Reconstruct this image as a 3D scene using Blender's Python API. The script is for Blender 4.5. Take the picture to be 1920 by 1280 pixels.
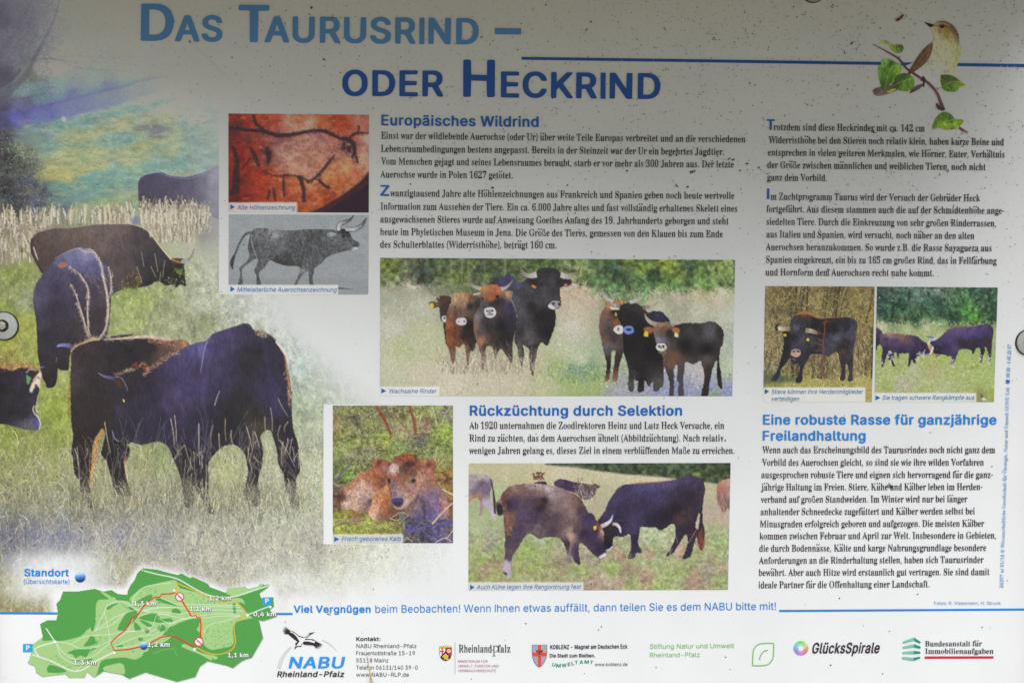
import bpy, math, random
import numpy as np
from mathutils import Matrix, Vector
from mathutils.geometry import delaunay_2d_cdt

# ------------------------------------------------------------------ camera, sky, sun, exposure
for o in list(bpy.data.objects): bpy.data.objects.remove(o)
SC = bpy.context.scene
COL = SC.collection
FPX = 1920 * 50 / 36                    # focal length in photo pixels (50 mm lens, 36 mm sensor)
DIST = 1.6667                           # metres from lens to panel
ZC = 1.55                               # height of the aimed point
TH, PH, RO = 0.04870, 0.07279, 0.00704  # yaw, pitch, roll
F_ = np.array([math.sin(TH)*math.cos(PH), math.cos(TH)*math.cos(PH), -math.sin(PH)])
R0 = np.cross(F_, [0, 0, 1]); R0 /= np.linalg.norm(R0); U0 = np.cross(R0, F_)
R_ = math.cos(RO)*R0 + math.sin(RO)*U0
U_ = -math.sin(RO)*R0 + math.cos(RO)*U0
AIM = np.array([0, 0, ZC]); CAM = AIM - DIST*F_
cam = bpy.data.cameras.new('camera'); cam.lens = 50; cam.sensor_width = 36; cam.clip_start = .05; cam.clip_end = 500
camo = bpy.data.objects.new('camera', cam); COL.objects.link(camo)
camo.matrix_world = Matrix(((R_[0], U_[0], -F_[0], CAM[0]), (R_[1], U_[1], -F_[1], CAM[1]), (R_[2], U_[2], -F_[2], CAM[2]), (0, 0, 0, 1)))
SC.camera = camo
cam.dof.use_dof = False

SUN_EL, SUN_AZ = 41, 4                 # overcast, the light comes from high in front of the board
w = bpy.data.worlds.new('World'); SC.world = w; w.use_nodes = True
nt = w.node_tree; bg = nt.nodes['Background']
sky = nt.nodes.new('ShaderNodeTexSky'); sky.sky_type = 'NISHITA'; sky.sun_disc = False
sky.sun_elevation = math.radians(SUN_EL); sky.sun_rotation = math.radians(180 - SUN_AZ)
sky.air_density = 1.0; sky.dust_density = 2.0; sky.ozone_density = 1.0
nt.links.new(sky.outputs[0], bg.inputs[0]); bg.inputs[1].default_value = 0.05
sl = bpy.data.lights.new('sun', 'SUN'); sl.energy = 1.4; sl.angle = math.radians(42); sl.color = (1, .995, .985)
so = bpy.data.objects.new('sun', sl); COL.objects.link(so)
sd = Vector((math.sin(math.radians(SUN_AZ))*math.cos(math.radians(SUN_EL)), -math.cos(math.radians(SUN_AZ))*math.cos(math.radians(SUN_EL)), math.sin(math.radians(SUN_EL))))
so.rotation_euler = sd.to_track_quat('Z', 'Y').to_euler(); so.location = (0, -3, 4)
vs = SC.view_settings; vs.view_transform = 'Standard'; vs.look = 'None'; vs.gamma = 1; vs.use_curve_mapping = False
vs.exposure = 1.06
SC.render.film_transparent = False

# ------------------------------------------------------------------ helpers
def W(px, py, d=0.0):
    """Photo pixel(s) -> point on the panel, d metres in front of its face (the panel stands in the plane y = 0)."""
    px = np.asarray(px, float); py = np.asarray(py, float)
    D = F_ + R_*((px-960)/FPX)[..., None] - U_*((py-640)/FPX)[..., None]
    t = (-d - CAM[1])/D[..., 1]
    return CAM + D*t[..., None]

def s2l(c):
    c = np.asarray(c, float)
    return np.where(c <= .04045, c/12.92, ((c+.055)/1.055)**2.4)

def hx(h):
    h = h.lstrip('#')
    if len(h) == 3: h = ''.join(a+a for a in h)
    return np.array([int(h[i:i+2], 16) for i in (0, 2, 4)])/255

def mk(name, v, f, mat, parent=None, col=None, smooth=False):
    me = bpy.data.meshes.new(name)
    v = np.asarray(v, np.float32)
    if isinstance(f, np.ndarray) and f.ndim == 2:
        n, k = f.shape
        me.vertices.add(len(v)); me.vertices.foreach_set('co', v.ravel())
        me.loops.add(n*k); me.loops.foreach_set('vertex_index', f.ravel().astype(np.int32))
        me.polygons.add(n); me.polygons.foreach_set('loop_start', np.arange(0, n*k, k, dtype=np.int32))
        me.update(calc_edges=True)
    else:
        me.from_pydata([tuple(map(float, p)) for p in v], [], [tuple(map(int, q)) for q in f])
    if col is not None:
        a = me.color_attributes.new('Col', 'FLOAT_COLOR', 'POINT')
        c = np.ones((len(v), 4), np.float32); c[:, :3] = col
        a.data.foreach_set('color', c.ravel())
    if smooth:
        me.polygons.foreach_set('use_smooth', np.ones(len(me.polygons), bool))
    me.materials.append(mat); me.validate(); me.update()
    o = bpy.data.objects.new(name, me); COL.objects.link(o)
    if parent is not None: o.parent = parent
    return o

def tag(o, label=None, cat=None, group=None, kind=None):
    if label: o['label'] = label
    if cat: o['category'] = cat
    if group: o['group'] = group
    if kind: o['kind'] = kind
    return o

def box(x0, x1, y0, y1, z0, z1):
    v = [(x, y, z) for x in (x0, x1) for y in (y0, y1) for z in (z0, z1)]
    f = [(0, 1, 3, 2), (4, 6, 7, 5), (0, 4, 5, 1), (2, 3, 7, 6), (0, 2, 6, 4), (1, 5, 7, 3)]
    return v, f

def principled(name, rough=.5, spec=.3):
    m = bpy.data.materials.new(name); m.use_nodes = True
    b = m.node_tree.nodes['Principled BSDF']
    b.inputs['Roughness'].default_value = rough; b.inputs['Specular IOR Level'].default_value = spec
    return m, m.node_tree, b

def dirt_nodes(nt, strength=1.0):
    """Faint weathering that belongs to the panel: blotches, fine speckle and greenish algae, by place on the panel."""
    L = nt.links; N = nt.nodes
    g = N.new('ShaderNodeNewGeometry')
    def noise(scale, detail, rough):
        n = N.new('ShaderNodeTexNoise'); n.inputs['Scale'].default_value = scale; n.inputs['Detail'].default_value = detail
        n.inputs['Roughness'].default_value = rough; L.new(g.outputs['Position'], n.inputs['Vector']); return n.outputs['Fac']
    def ramp(src, a, b, va, vb):
        r = N.new('ShaderNodeMapRange'); r.inputs[1].default_value = a; r.inputs[2].default_value = b
        r.inputs[3].default_value = va; r.inputs[4].default_value = vb; L.new(src, r.inputs[0]); return r.outputs[0]
    def mul(a, b):
        m = N.new('ShaderNodeMath'); m.operation = 'MULTIPLY'; L.new(a, m.inputs[0]); L.new(b, m.inputs[1]); return m.outputs[0]
    blotch = ramp(noise(9, 4, .6), .3, .7, 1.0, 1-.05*strength)
    fine = ramp(noise(420, 2, .7), .58, .76, 1.0, 1-.09*strength)
    grain = ramp(noise(1500, 1, .5), .3, .7, 1.0, 1-.025*strength)
    s = mul(mul(blotch, fine), grain)
    x = N.new('ShaderNodeSeparateXYZ'); L.new(g.outputs['Position'], x.inputs[0])
    up = ramp(x.outputs['Z'], ZC-.05, ZC+.42, 0.0, 1.0)       # algae grow on the part that stays damp under the roof
    rt = ramp(x.outputs['X'], -.45, .45, .35, 1.0)
    alg = mul(mul(ramp(noise(230, 3, .7), .55, .70, 0.0, .62*strength), ramp(noise(22, 3, .65), .38, .66, 0.0, 1.0)), mul(up, rt))
    return s, alg

def ink(name, color=None, strength=1.0, rough=.42, spec=.28):
    m, nt, b = principled(name, rough, spec)
    s, alg = dirt_nodes(nt, strength)
    N, L = nt.nodes, nt.links
    mx = N.new('ShaderNodeMix'); mx.data_type = 'RGBA'; mx.blend_type = 'MULTIPLY'; mx.inputs['Factor'].default_value = 1
    if color is None:
        a = N.new('ShaderNodeVertexColor'); a.layer_name = 'Col'; L.new(a.outputs['Color'], mx.inputs['A'])
    else:
        mx.inputs['A'].default_value = (*color, 1)
    cb = N.new('ShaderNodeCombineColor')
    for i in range(3): L.new(s, cb.inputs[i])
    L.new(cb.outputs[0], mx.inputs['B'])
    m2 = N.new('ShaderNodeMix'); m2.data_type = 'RGBA'; L.new(alg, m2.inputs['Factor'])
    L.new(mx.outputs['Result'], m2.inputs['A']); m2.inputs['B'].default_value = (.17, .16, .075, 1)
    L.new(m2.outputs['Result'], b.inputs['Base Color'])
    return m
PAPER = np.array([.775, .80, .825])
M_PAPER = ink('printed_paper_white', PAPER)
M_PRINT = ink('printed_picture')

board = bpy.data.objects.new('information_board', None); COL.objects.link(board)
board.location = (0, 0, ZC)
bpy.context.view_layer.update()

# ------------------------------------------------------------------ letter outlines (own data: one character per coordinate)
FONT = {}
def _font(s):
    g = {}
    for it in s.split('\n'):
        ch, adv, body = it[0], ord(it[1])-0x180, it[2:]
        cs = [[(ord(c[i])-0x180, ord(c[i+1])-0x180) for i in range(0, len(c)-1, 2)] for c in body.split('|')] if body else []
        g[ch] = (adv, cs)
    return g
FONT['sans'] = _font('AǠƅƀƄƂƧǣƪǥƷǥǚƇǜƀǏƀǆƙǄƜƝƜƛƛƑƁƏƀ|ƠƨƾƨǀƩưǘƮǕ\nBǛƎƀƌƂƍǥƷǥƽǤǅǠǋǚǎǔǏǆǋƽǁƵǋƯǒƥǓƗǏƌǉƆƻƁưƀ|ƙƌƶƌƿƎǃƑǇƚǆơǄƥƾƫƸƭƲƮƙƮ|ƙƺƴƺƻƼǁǂǃǉǀǔƺǙƳǚƙǚ\nCǦưſƪƀƞƅƔƎƏƕƉƨƉƾƌǊƏǐƘǜƥǤƷǧǆǤǐǞǘǖǞǇǜǆǒǆǌǒǅǗƾǚƴǛƭǚƦǗƟǒƛǌƖƾƕƮƖƦƚƛƢƒƧƎƱƋƹƋƿƌǈƑǏƙǒƠǜƠǞƟǚƓǕƌǎƆǇƂƿƀ\nDǤƎƀƌƂƍǥƵǥǁǢǉǞǏǙǕǑǛǀǜƸǛƦǕƕǏƍǉƈƿƃƫƀ|ƙƌƱƌƻƎǄƔǉƙǌƟǐƫǏƼǍǅǈǎƾǗưǚƙǚ\nEǔƎƀƌƂƍǥǊǥǊǝǉǛƙǚƙƺǆƹǇƸǈưǇƮǅƮƙƭƘƎƙƌƛƌǊƋǌƉǋƀ\nFǒƎƀƌƂƍǥǉǥǊǝǈǛƙǚƙƸǄƷǅƶǅƮǃƬƙƬƘƁƗƀ\nGǨưſƤƂƛƇƔƎƏƕƉƨƉƾƌǊƑǔƙǝơǣƫǦƷǧǃǥǐǞǘǖǜǏǞǇǜǆǒǆǍǏǇǕǃǘƽǚƴǛƭǚƤǖƜǎƘǆƖƾƕƮƙƝƝƗƤƐƭƌƺƋǄƎǋƓǑƝǒƥǑƧƹƨƹƳǞƳǠƱǟƢǚƒǐƇǅƁƻſ\nHǧƎƀƌƂƍǥƖǦƘǤƙƺǌƺǎƺǎƼǏǤǑǦǛǥǛƀǑƀǏƁǎƮƛƮƙƮƘƬƘƁƗƀ\nIƼƈƀƆƂƇƋƖƌƗƍƘǘƖǚƇǛƇǤƉǦƴǥƶǣƵǛƦǚƥǙƤƎƦƌƵƋƵƁƳƀ\nJǏƠſƔƃƍƉƈƓƇơƉƢƓƢƔƙƖƒƚƎƟƋƥƊƫƋƲƐƵƕƶƛƷǤƸǥǂǥǄǣǄƛǂƓƽƉƶƃƩſ\nKǝƎƀƌƂƍǥƖǦƘǤƙƲǈǤǋǦǘǥǗǣƱƺǖƅǘƀǍƀǊƁƫƬƧưƙơƘƀ\nLǏƎƀƌƂƌǣƎǥƖǦƘǥƘǣƙƌǇƋǈƊǈƂǈƀǆƀ\nMǾƎƀƌƂƍǥƜǦƟǤƿƑǟǥǱǥǱƀǧƀǥƁǥǔǅƂǂƀƻƀƹƁƜǋƙǑƘƁƗƀ\nNǩƎƀƌƂƍǥƙǦƜǤǐƓǐǤǒǦǜǥǜƀǐƀǍƁƙǒƘƁƗƀ\nOǫưſƪƀƠƄƙƉƑƒƌƜƉƨƉƾƍǌƗǛƥǤƷǧǃǥǊǢǐǞǘǖǝǎǡǂǢƻǢƫǞƚǙƑǓƊǋƄǄƁƺſ|ưƋƹƋǁƍǇƐǍƖǔƣǖƳǔǂǒǉǍǐǄǘƷǛƪǙƣǕƞǐƘǆƕƸƖƧƚƛƤƐ\nPǙƎƀƌƂƍǥƶǥǃǡǌǙǑǌǑƿǌƲǆƬƼƧƶƦƙƥƘƁƗƀ|ƙƱƳƱƻƳƿƶǃƻǄǁǄǋǀǔƸǙƳǚƙǚ\nQǫǐŷǇƂƺſƲžƪƀƠƄƕƍƌƜƈƩƉƾƌǊƐǒƖǚƥǤƶǨǆǤǏǟǗǗǟǉǢƻǡƥǛƔǑƇǜŷ|ưƋƹƋƿƍƴƜƳƟƾƟǈƔǊƓǍƖǔƣǖƳǔǂǒǉǍǐǄǘƷǛƪǙƣǕƞǐƘǆƕƸƖƧƚƛƤƐ\nRǚƎƀƌƂƍǥƷǥǅǠǊǜǐǒǑǍǑǀǐƻǋƲǀƪǀƨǑƈǔƀǇƀƱƧƛƨƙƧƘƥƘƁƗƀ|ƙƳƮƳƷƴƾƷǃƽǅǆǄǍǂǒƽǗƳǚƙǚ\nSǙƤſƜƁƔƅƎƊƊƑƈƛƔƛƗƔƝƎƥƋƯƊƻƍǂƓǅƜǄơǀƦƸƪơƱƔƸƏƽƌǂƋǆƋǏƎǘƒǝƗǡƠǥƯǧƾǤǆǟǎǖǐǌǄǌƿǕƷǚƲǛƨǛƣǚƛǕƘǏƘǆƛǂơƾƽƵǈƯǐƥǑƗǌƋǄƄƾƁƵſ\nTǚƨƀƦƂƦǙƤǚƈǛƇǜƇǤƉǦǒǥǔǣǓǜǒǛƶǚƴǙƳƁƲƀ\nUǧƬſơƂƘƈƑƐƍƚƍǤƏǦƗǥƘǤƘƣƛƘơƑƩƌƮƋƸƊǁƍǄƏǌƘǎơǏǤǐǥǚǥǜǣǜƟǘƓǔƍǎƇǆƂƻſ\nVǠƪƀƤƍƄǥƏǦƑǤưƍƲƑǎǣǐǥǛǥǜǣǙǜƸƂƶƀ\nWȉƠƀƟƁƜƋƆǜƄǥƏǥƑǣƦƑƧƐƼǡƾǥǊǦǌǤǢƐǣƐǤƔǸǣǺǥȅǥȄǟǪƀǝƀǛƁǅǓǄǔƮƁƭƀ\nXǟƅƀƆƃƨƴƈǣƈǥƕǥƯƾƱƿǊǤǍǦǘǥǗǣƽƽƸƴǙƃǚƀǏƀǌƁƱƩƯƪƒƀ\nYǞƪƀƨƂƨƪƅǣƅǥƐǦƓǤƯƷǌǥǙǥǚǤǘǡƶƪƵƁƴƀ\nZǘƊƀƉƁƉƊƿǙƿǚƽǚƊǛƉǜƉǥǏǥǏǜƙƍƙƌƛƌǎƋǐƉǏƀ\naǎƙſƎƄƉƊƆƑƇƛƈƟƋƣƓƨƟƫƵƯƷƳƶƹƲƿƨǂƝǀƙƽƔƷƊƺƉƼƐǅƘǊƠǌƯǌƺǇƿǂǂƼǄƵǃƁǁƀƸƀƷƉưƃƪƀƦſ|ƜƊƨƊƯƍƴƒƶƖƷƛƷƥơơƖƝƓƘƓƑƖƍ\nbǕƨſƟƃƘƋƗƊƖƀƍƀƋƁƊǣƌǥƕǥƖǤƗǁƟǈƤǋƨǌƴǌƼǊǁǆǈƾǌƵǎƦǍƜǊƑǅƉǁƅƸƀƳſ|ƦƊưƊƷƍƽƓǁƠǁƬƾƶƹƽƱǁƧǁƟƽƙƴƗƫƗƠƚƔơƍ\ncǏƣſƜƁƕƅƍƎƉƗƇƢƈƯƍƽƖǇƣǌưǌƵǋƾǆǄǀǈƸƾƵƷƽƯǁƤǁƝƾƗƶƔƬƔƟƖƗƛƏƟƌƥƊƮƊƴƌƸƏƾƗǆƕǈƓǃƊƻƃƯſ\ndǕơſƛƁƓƆƋƑƈƚƆƣƈưƊƸƏǁƔǆƚǊơǌƭǌƱǋƶǈƾǁƿǤǀǥǉǥǊǣǊƁǈƀƿƀƾƊƽƋƸƅưƀƬſ|ƤƊƭƊƳƌƻƕƽƜƾƩƼƴƶƽƮǁƤǁƞƿƗƷƔƭƔƟƖƗƛƏ\neǑƣſƘƃƏƋƈƚƇƩƋƹƎƿƕǆƛǊƢǌƯǌƹǉǄƿǉƱǊƢƕơƔƟƕƘƛƏƥƊƱƊƸƎƾƔǇƒǈƐǂƇƶƀƯž|ƔƭƻƬƽƭƽưƹƺƵƾƯǁƩǂƟǀƘƺƕƴ\nfƳƒƀƐƂƐǀƏǁƂǂƂǊƃǋƐǌƑǜƔǢƘǦƠǩƭǩưǧƮǟƢǞƟǜƝǘƝǌƭǋƭǃƬǂƞǁƝǀƜƁƛƀ\ngǕƦŢƛŤƓŨƍŮƋŲƔŷƜŰƥŭƭŭƶůƺųƽŸƾŽƾƌƽƍƸƇƳƃƨƁƙƄƓƈƍƏƈƜƆƨƉƵƐǂƚǊơǌƮǌƵǉƾǁƿǋǉǋǊǉǊŻǉŵǆŮǀŨƳţ|ƦƌƫƌưƍƷƑƼƙƾơƾƬƺƸƵƾƮǁƤǁƝƾƗƷƔƭƔƠƗƖƜƐ\nhǒƌƀƊƂƊǣƌǥƔǦƖǥƖǣƗǂƞǈƤǋƨǌƲǌƼǉǄǀǈƴǈƂǇƀǅƀƽƀƼƁƻƱƸƻƲǀƮǁƦǂƞƾƜƼƙƸƗƱƖƁƕƀ\niơƌƀƊƂƋǊƌǋƕǋƖǉƖƁƕƀ|ƎǙƋǛƉǞƉǤƎǨƔǨƗǦƙǢƙǟƕǚ\njơƀŤſťſŮƇűƊŷƋǊƌǋƕǋƖǉƖŴƓŬƎŧƆŤ|ƎǙƋǛƉǞƉǤƎǨƔǨƘǥƙǟƕǚ\nkǌƌƀƊƂƊǣƌǥƔǦƖǥƖǣƗƫƙƬƹǋǆǋǆǉƪƭƩƫǉƁǈƀƻƀƟƣƙƞƗƛƖƀ\nlƦƗƀƏƄƋƍƊǣƌǥƕǥƖǤƗƑƘƍƚƋƢƊƣƄƣƁơƀ\nmǺƌƀƊƂƋǋƖǋƗǂƢǋƪǍƯǍƷǊƻǆƿǀǉǉǏǌǕǍǢǋǩǆǮƽǯƷǯƀǦƀǤƁǣƵǟƾǜǀǔǂǋǀǆƻǄƷǃƁǁƀƷƀƶƸƵƻưǀƨǂƞƿƚƻƘƷƖƱƖƁƕƀ\nnǒƌƀƊƂƋǋƖǋƗǂƞǈƨǌƳǌƼǉǃǂǇƵǇƀƾƀƼƁƼưƹƹƶƾƲǀƮǁƦǂƞƾƜƼƙƸƗƱƖƁƕƀ\noǓƣſƜƁƕƅƍƎƉƗƇƢƈƯƍƽƖǇƣǌưǌƽǇǅƿǋưǌƨǋƜǆƎƾƅƷƁƯſ|ƤƊƮƊƷƎƼƕƿƟƿƭƼƶƷƽƯǁƤǁƜƽƗƶƔƬƔƟƖƗƛƏ\npǕƌŤƊŦƋǊƍǌƖǋƗǂƘǁƠǉƧǌƴǌƻǊǅǂǌƵǎƥǍƜǊƑǂƆƸƀƳſƩſƥƀƟƃƘƋƗƋƖťƕŤ|ƦƊưƊƷƍƽƓǁƠǁƬƾƶƹƽƱǁƧǁƟƽƙƴƗƫƗƠƚƔơƍ\nqǕǀŤƾŦƾƋƽƋƷƄưƀƬſƢſƝƀƓƆƍƍƉƖƆƣƉƵƐǂƚǊơǌƮǌƵǉƽǁƾǂƿǋǈǌǊǊǊťǉŤ|ƤƊƭƊƳƌƻƕƽƜƾƩƼƴƶƽƮǁƤǁƞƿƗƷƔƭƔƟƖƗƛƏ\nrƴƌƀƊƂƋǊƍǌƖǋƗǂƞǉƤǌƯǌưǊưǁƨǁƠƿƜƼƘƶƖưƖƁƕƀ\nsǉƝſƖƁƎƆƉƍƈƓƒƕƖƏƛƋƟƊƪƊưƌƳƏƵƓƵƗưƝƘƤƑƨƋƯƊƳƊƻƎǃƖǊƞǌƬǌƸǇƽǂǀƼǀƺƶƸƯǀƩǂƢǂƚƿƘƽƖƸƖƵƙƱƞƮƶƧƻƤǁƜǂƔƾƉƷƃƫſ\ntƭƛƀƓƄƏƉƎƍƌƔƌǀƋǁƃǂƂǃƂǋƋǌƌǍƍǝƎǞƙǞƚǌƧǋƨǊƨǂƛǁƚǀƚƑƛƍƝƋƢƊƨƊƪƂƨƀ\nuǒƣſƚƁƓƅƏƊƌƑƊƗƋǊƍǌƕǋƖǊƗƚƚƑƞƍƢƋƬƊƱƌƵƏƺƗƼƞƼǊƽǋǆǋǈǉǇƁǅƀƼƀƻƊưƁ\nvǎƢƀƟƄƅǈƅǋƑǋƧƏƼǊƿǌǉǋǈǆƮƁƬƀ\nwǱƝƀƚƅƆǇƆǋƐǋƒǉƢƑƳǋƾǋǀǉǏƑǐƒǠǊǢǌǬǋǩƿǕƀǌƀǊƁƹƺƸƹƨƁƦƀ\nxǌƆƀƆƂƞƧƈǉƇǋƔǋƦưƸǋǅǋǄǉƮƨƮƦǆƂǆƀƺƀƦƝƒƀ\nyǎƑţƊťƌŭƎŮƘŰƝŵƠƀƅǈƅǋƑǋƧƎƽǋǉǋǈǆƥŭƝť\nzǌƊƀƉƁƉƊƲƿưǀƋǁƊǂƊǋǂǋǂǂƚƍƜƌǂƋǄƉǃƀ\n0ǛƩſƝƃƖƈƒƎƎƖƋƣƊƺƎǏƖǝƜǢƢǥƭǨƶǦƽǣǇǚǎǋǒƲǎƛǉƏǄƈƺƁƱſ|ƬƊƮƊƶƌƻƐǁƚǄƨǄƾǂǉƻǖƲǛƩǛƥǚƞǔƙǊƖƷƗƥƛƗƣƍ\n1ǛƑƀƐƂƐƊƩƋƪƍƪǘƨǘƓǉƒǋƒǕƧǥƶǥƸǣƸƌƺƊǍƊǎƉǎƁǌƀ\n2ǛƎƀƍƁƍƉƷƷƿǄǀǊƿǐƽǔƸǙƳǛƨǛƢǙƜǓƙǊƘǉƎǉƎǏƐǖƗǟơǥƭǨƹǥǃǟǈǙǌǌǋǃǈƻǀưƠƎƠƌǌƋǍƊǍƁǋƀ\n3ǛƦſƝƁƔƆƍƍƉƙƊƚƕƚƙƒƝƎƤƋƫƊƶƌƺƎƿƓǁƘǁơƽƪƳưƮƱơƲƠƳƠƼƹǙƷǚƏǛƎǜƎǤƐǦǉǥǊǤǊǜƮƻƻƸǃƴǉƮǌƩǎơǎƘǌƑǈƋǃƆƼƂưſ\n4ǛƺƀƹƁƸƓƷƕƊƖƈƖƈƘƈƞƊƣƮǠƱǥƳǦƼǥƽǤƖƢƙƠƸơƹƾƻǀǄƿǅƢǆơǒƠǒƗǑƖǅƕǄƀ\n5ǛƧſƟƁƔƈƎƑƍƚƘƚƜƒƣƌƬƊƲƋƺƏƾƔǁƜǁƤǀƩƻƱƳƶƨƷƠƵƙƲƓƲƎƳƓǤƖǦǈǥǊǣǉǜǈǛơǚƞǙƛƾƜƽƤǁƪǂƳǂƽƿǅƹǊƲǎƣǌƔǉƎǃƇƶƀưſ\n6ǛƨſƛƄƖƈƑƏƍƝƎƨƔƸƱǤƳǥƾǥƾǣƥƾƵƾƺƽǃƸǇƴǌƫǍƦǍƙǉƎǁƅƷƀƱſ|ƪƊưƊƸƍƾƓǁƜǁƣƽƭƷƳƭƵƥƳƞƮƛƩƙƠƚƙƝƒƤƌ\n7ǛƕƀƔƁƕƃǀǙƾǚƎǛƍǜƍǥǎǥǎǚƥƈƠƀ\n8ǛƧſƚƃƑƊƌƒƋƠƍƧƒƮƝƵƔƼƏǅƏǒƐǗƙǡƤǦƮǧƶǦƾǣǇǛǋǔǌǎǋǄǇƽƾƵǅƱǋƫǏƣǐƚǌƍǄƅƷƀ|ƪƊƶƋƽƏǂƕǄƛǂƢƾƨƷƭƭƯƦƮƞƪƙƤƘƠƘƘƚƒƠƍ|ƪƺƳƻƸƽƼǁƿǆƿǏƾǓƻǗƴǛƨǛƣǚƝǔƛǏƛǈƝǂƢƽ\n9ǛƜƀƜƂƵƨƴƩƫƦƤƨƝƪƕưƐƷƎƾƌǉƎǐƔǛƝǣƬǧƶǦǃǟǉǗǍǌǍǀǌƻǃƨƨƀ|ƪƱƱƱƻƶǀƾǁǃǁǋƽǔƸǙƮǜƧǛƠǗƜǒƚǌƚǁƝƹƢƴ\n.ƦƐƀƋƄƊƉƍƏƑƑƕƑƚƎƜƊƜƇƚƃƗƀ\n,ƦƉũƈŪƎƍƏƎƚƎƛƍƑŪƐũ\n-ǛƘƦƖƨƗƯƘưǁưǃƯǃƧǂƦ\n!ƧƐƀƋƅƋƌƎƏƒƑƘƐƜƋƜƄƗƀ|ƏơƎƣƍǤƎǥƙǥƚǣƙƢƘơ\n:ƦƐƀƋƄƊƉƍƏƑƑƕƑƚƎƜƊƜƇƚƃƗƀ|ƐƷƋƻƊǀƍǆƑǈƕǈƚǅƜǁƜƾƚƺƗƷ\n/ƲƄűƄųƇƀƣǨƥǪƭǪƮǩƮǧƏŴƍű\n(ƷƤŭƝŹƖƌƓƛƒƮƕǄƝǟƣǫƬǫƮǪƦǕƠƼƞƠƤƈƯŮƭŭ\n)ƷƉŭƉŰƏžƕƐƘƣƘưƕǄƐǗƈǪƊǫƒǫƔǪƗǥƜǙơǈƤƵƤƞƠƊƛżƕŰƒŭ\nßǘưſƥƂơƄƥƍƧƎƮƋƵƊƼƋǂƏǄƖǂƛƵƧƮƯƭƳƭƺƵǇƶǐƳǗƫǛƤǛƠǚƚǓƘǍƘƁƖƀƎƀƍƁƍǒƑǜƖǡƝǥƦǧƮǦƶǤƻǠƿǛǂǒǂǋƺƺƺƳƾƮǌơǐƘǐƐǏƌǉƄƿƀ\n©ǿƸſƭƂƣƇƖƓƑƛƍƥƌƫƌƻƏǆƓǎƝǚƧǡƴǦǄǧǏǥǚǠǡǛǨǔǰǇǳƼǴƲǲƥǭƙǩƓǠƊǙƅǐƁǆſ|ƸƋǆƋǎƍǖƑǜƖǡƜǧƪǨƱǧƼǡǊǔǖǅǛƵǚƧǓƝǈƘƺƘƬƚƤƟƛƫƐ|ƺƖƲƙƨƢƤƪƣƶƧǂƭǉƸǏǃǐǋǎǓǉǙǂǛƼǛƺǑƺǌǀǈǃǄǄƻǄƳƿƯƸƯƯưƫƳƧƸƣǀơǈƣǐƬǙƬǚƪǕƟǎƙǅƖ\näǎƙſƎƄƉƊƆƑƇƛƈƟƋƣƓƨƟƫƵƯƷƳƶƹƲƿƨǂƝǀƙƽƔƷƊƺƉƼƐǅƘǊƠǌƯǌƺǇƿǂǂƼǄƵǃƁǁƀƸƀƷƉưƃƪƀƦſ|ƜƊƨƊƯƍƴƒƶƖƷƛƷƥơơƖƝƓƘƓƑƖƍ|ƕǙƐǝƐǣƔǨƚǨƟǤƟǞƛǙ|ƲǙƭǝƭǤƱǨƷǨƺǦƼǢƼǟƹǚƵǙ\nöǓƣſƜƁƕƅƍƎƉƗƇƢƈƯƍƽƖǇƣǌưǌƽǇǅƿǋưǌƨǋƜǆƎƾƅƷƁƯſ|ƤƊƮƊƷƎƼƕƿƟƿƭƼƶƷƽƯǁƤǁƜƽƗƶƔƬƔƟƖƗƛƏ|ƙǙƔǝƓǠƔǣƘǨƞǨơǦƣǢƣǟƟǚ|ƶǙƱǝưǢƳǧƶǨƻǨƿǤƿǝƺǙ\nüǒƣſƚƁƓƅƏƊƌƑƊƗƋǊƍǌƕǋƖǊƗƚƚƑƞƍƢƋƬƊƱƌƵƏƺƗƼƞƼǊƽǋǆǋǈǉǇƁǅƀƼƀƻƊưƁ|ƘǙƓǝƓǣƗǨƝǨƢǤƢǞƞǙ|ƵǙƲǛưǞưǤƵǨƺǨƿǤƿǞƻǙ\nÖǫưſƪƀƠƄƙƉƑƒƌƜƉƨƉƾƍǌƗǛƥǤƷǧǃǥǊǢǐǞǘǖǝǎǡǂǢƻǢƫǞƚǙƑǓƊǋƄǄƁƺſ|ưƋƹƋǁƍǇƐǍƖǔƣǖƳǔǂǒǉǍǐǄǘƷǛƪǙƣǕƞǐƘǆƕƸƖƧƚƛƤƐ|ƤǳƠǷƟǺƠǾƥȂƪȂƮǾƯǻƮǷƪǳ|ǁǳƾǵƼǹƼǼƾȀǁȂǆȂǋǾǋǷǆǳ\nÜǧƬſơƂƘƈƑƐƍƚƍǤƏǦƗǥƘǤƘƣƛƘơƑƩƌƮƋƸƊǁƍǄƏǌƘǎơǏǤǐǥǚǥǜǣǜƟǘƓǔƍǎƇǆƂƻſ|ƣǳƞǷƞǽƢȂƨȂƭǾƭǸƩǳ|ǀǳƻǷƻǾǀȂǅȂǉǿǊǹǈǵǅǳ\n–ǆƁƦƀƨƀƯƁưǃưǅƯǅƧǄƦ\n ƥ')
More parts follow.
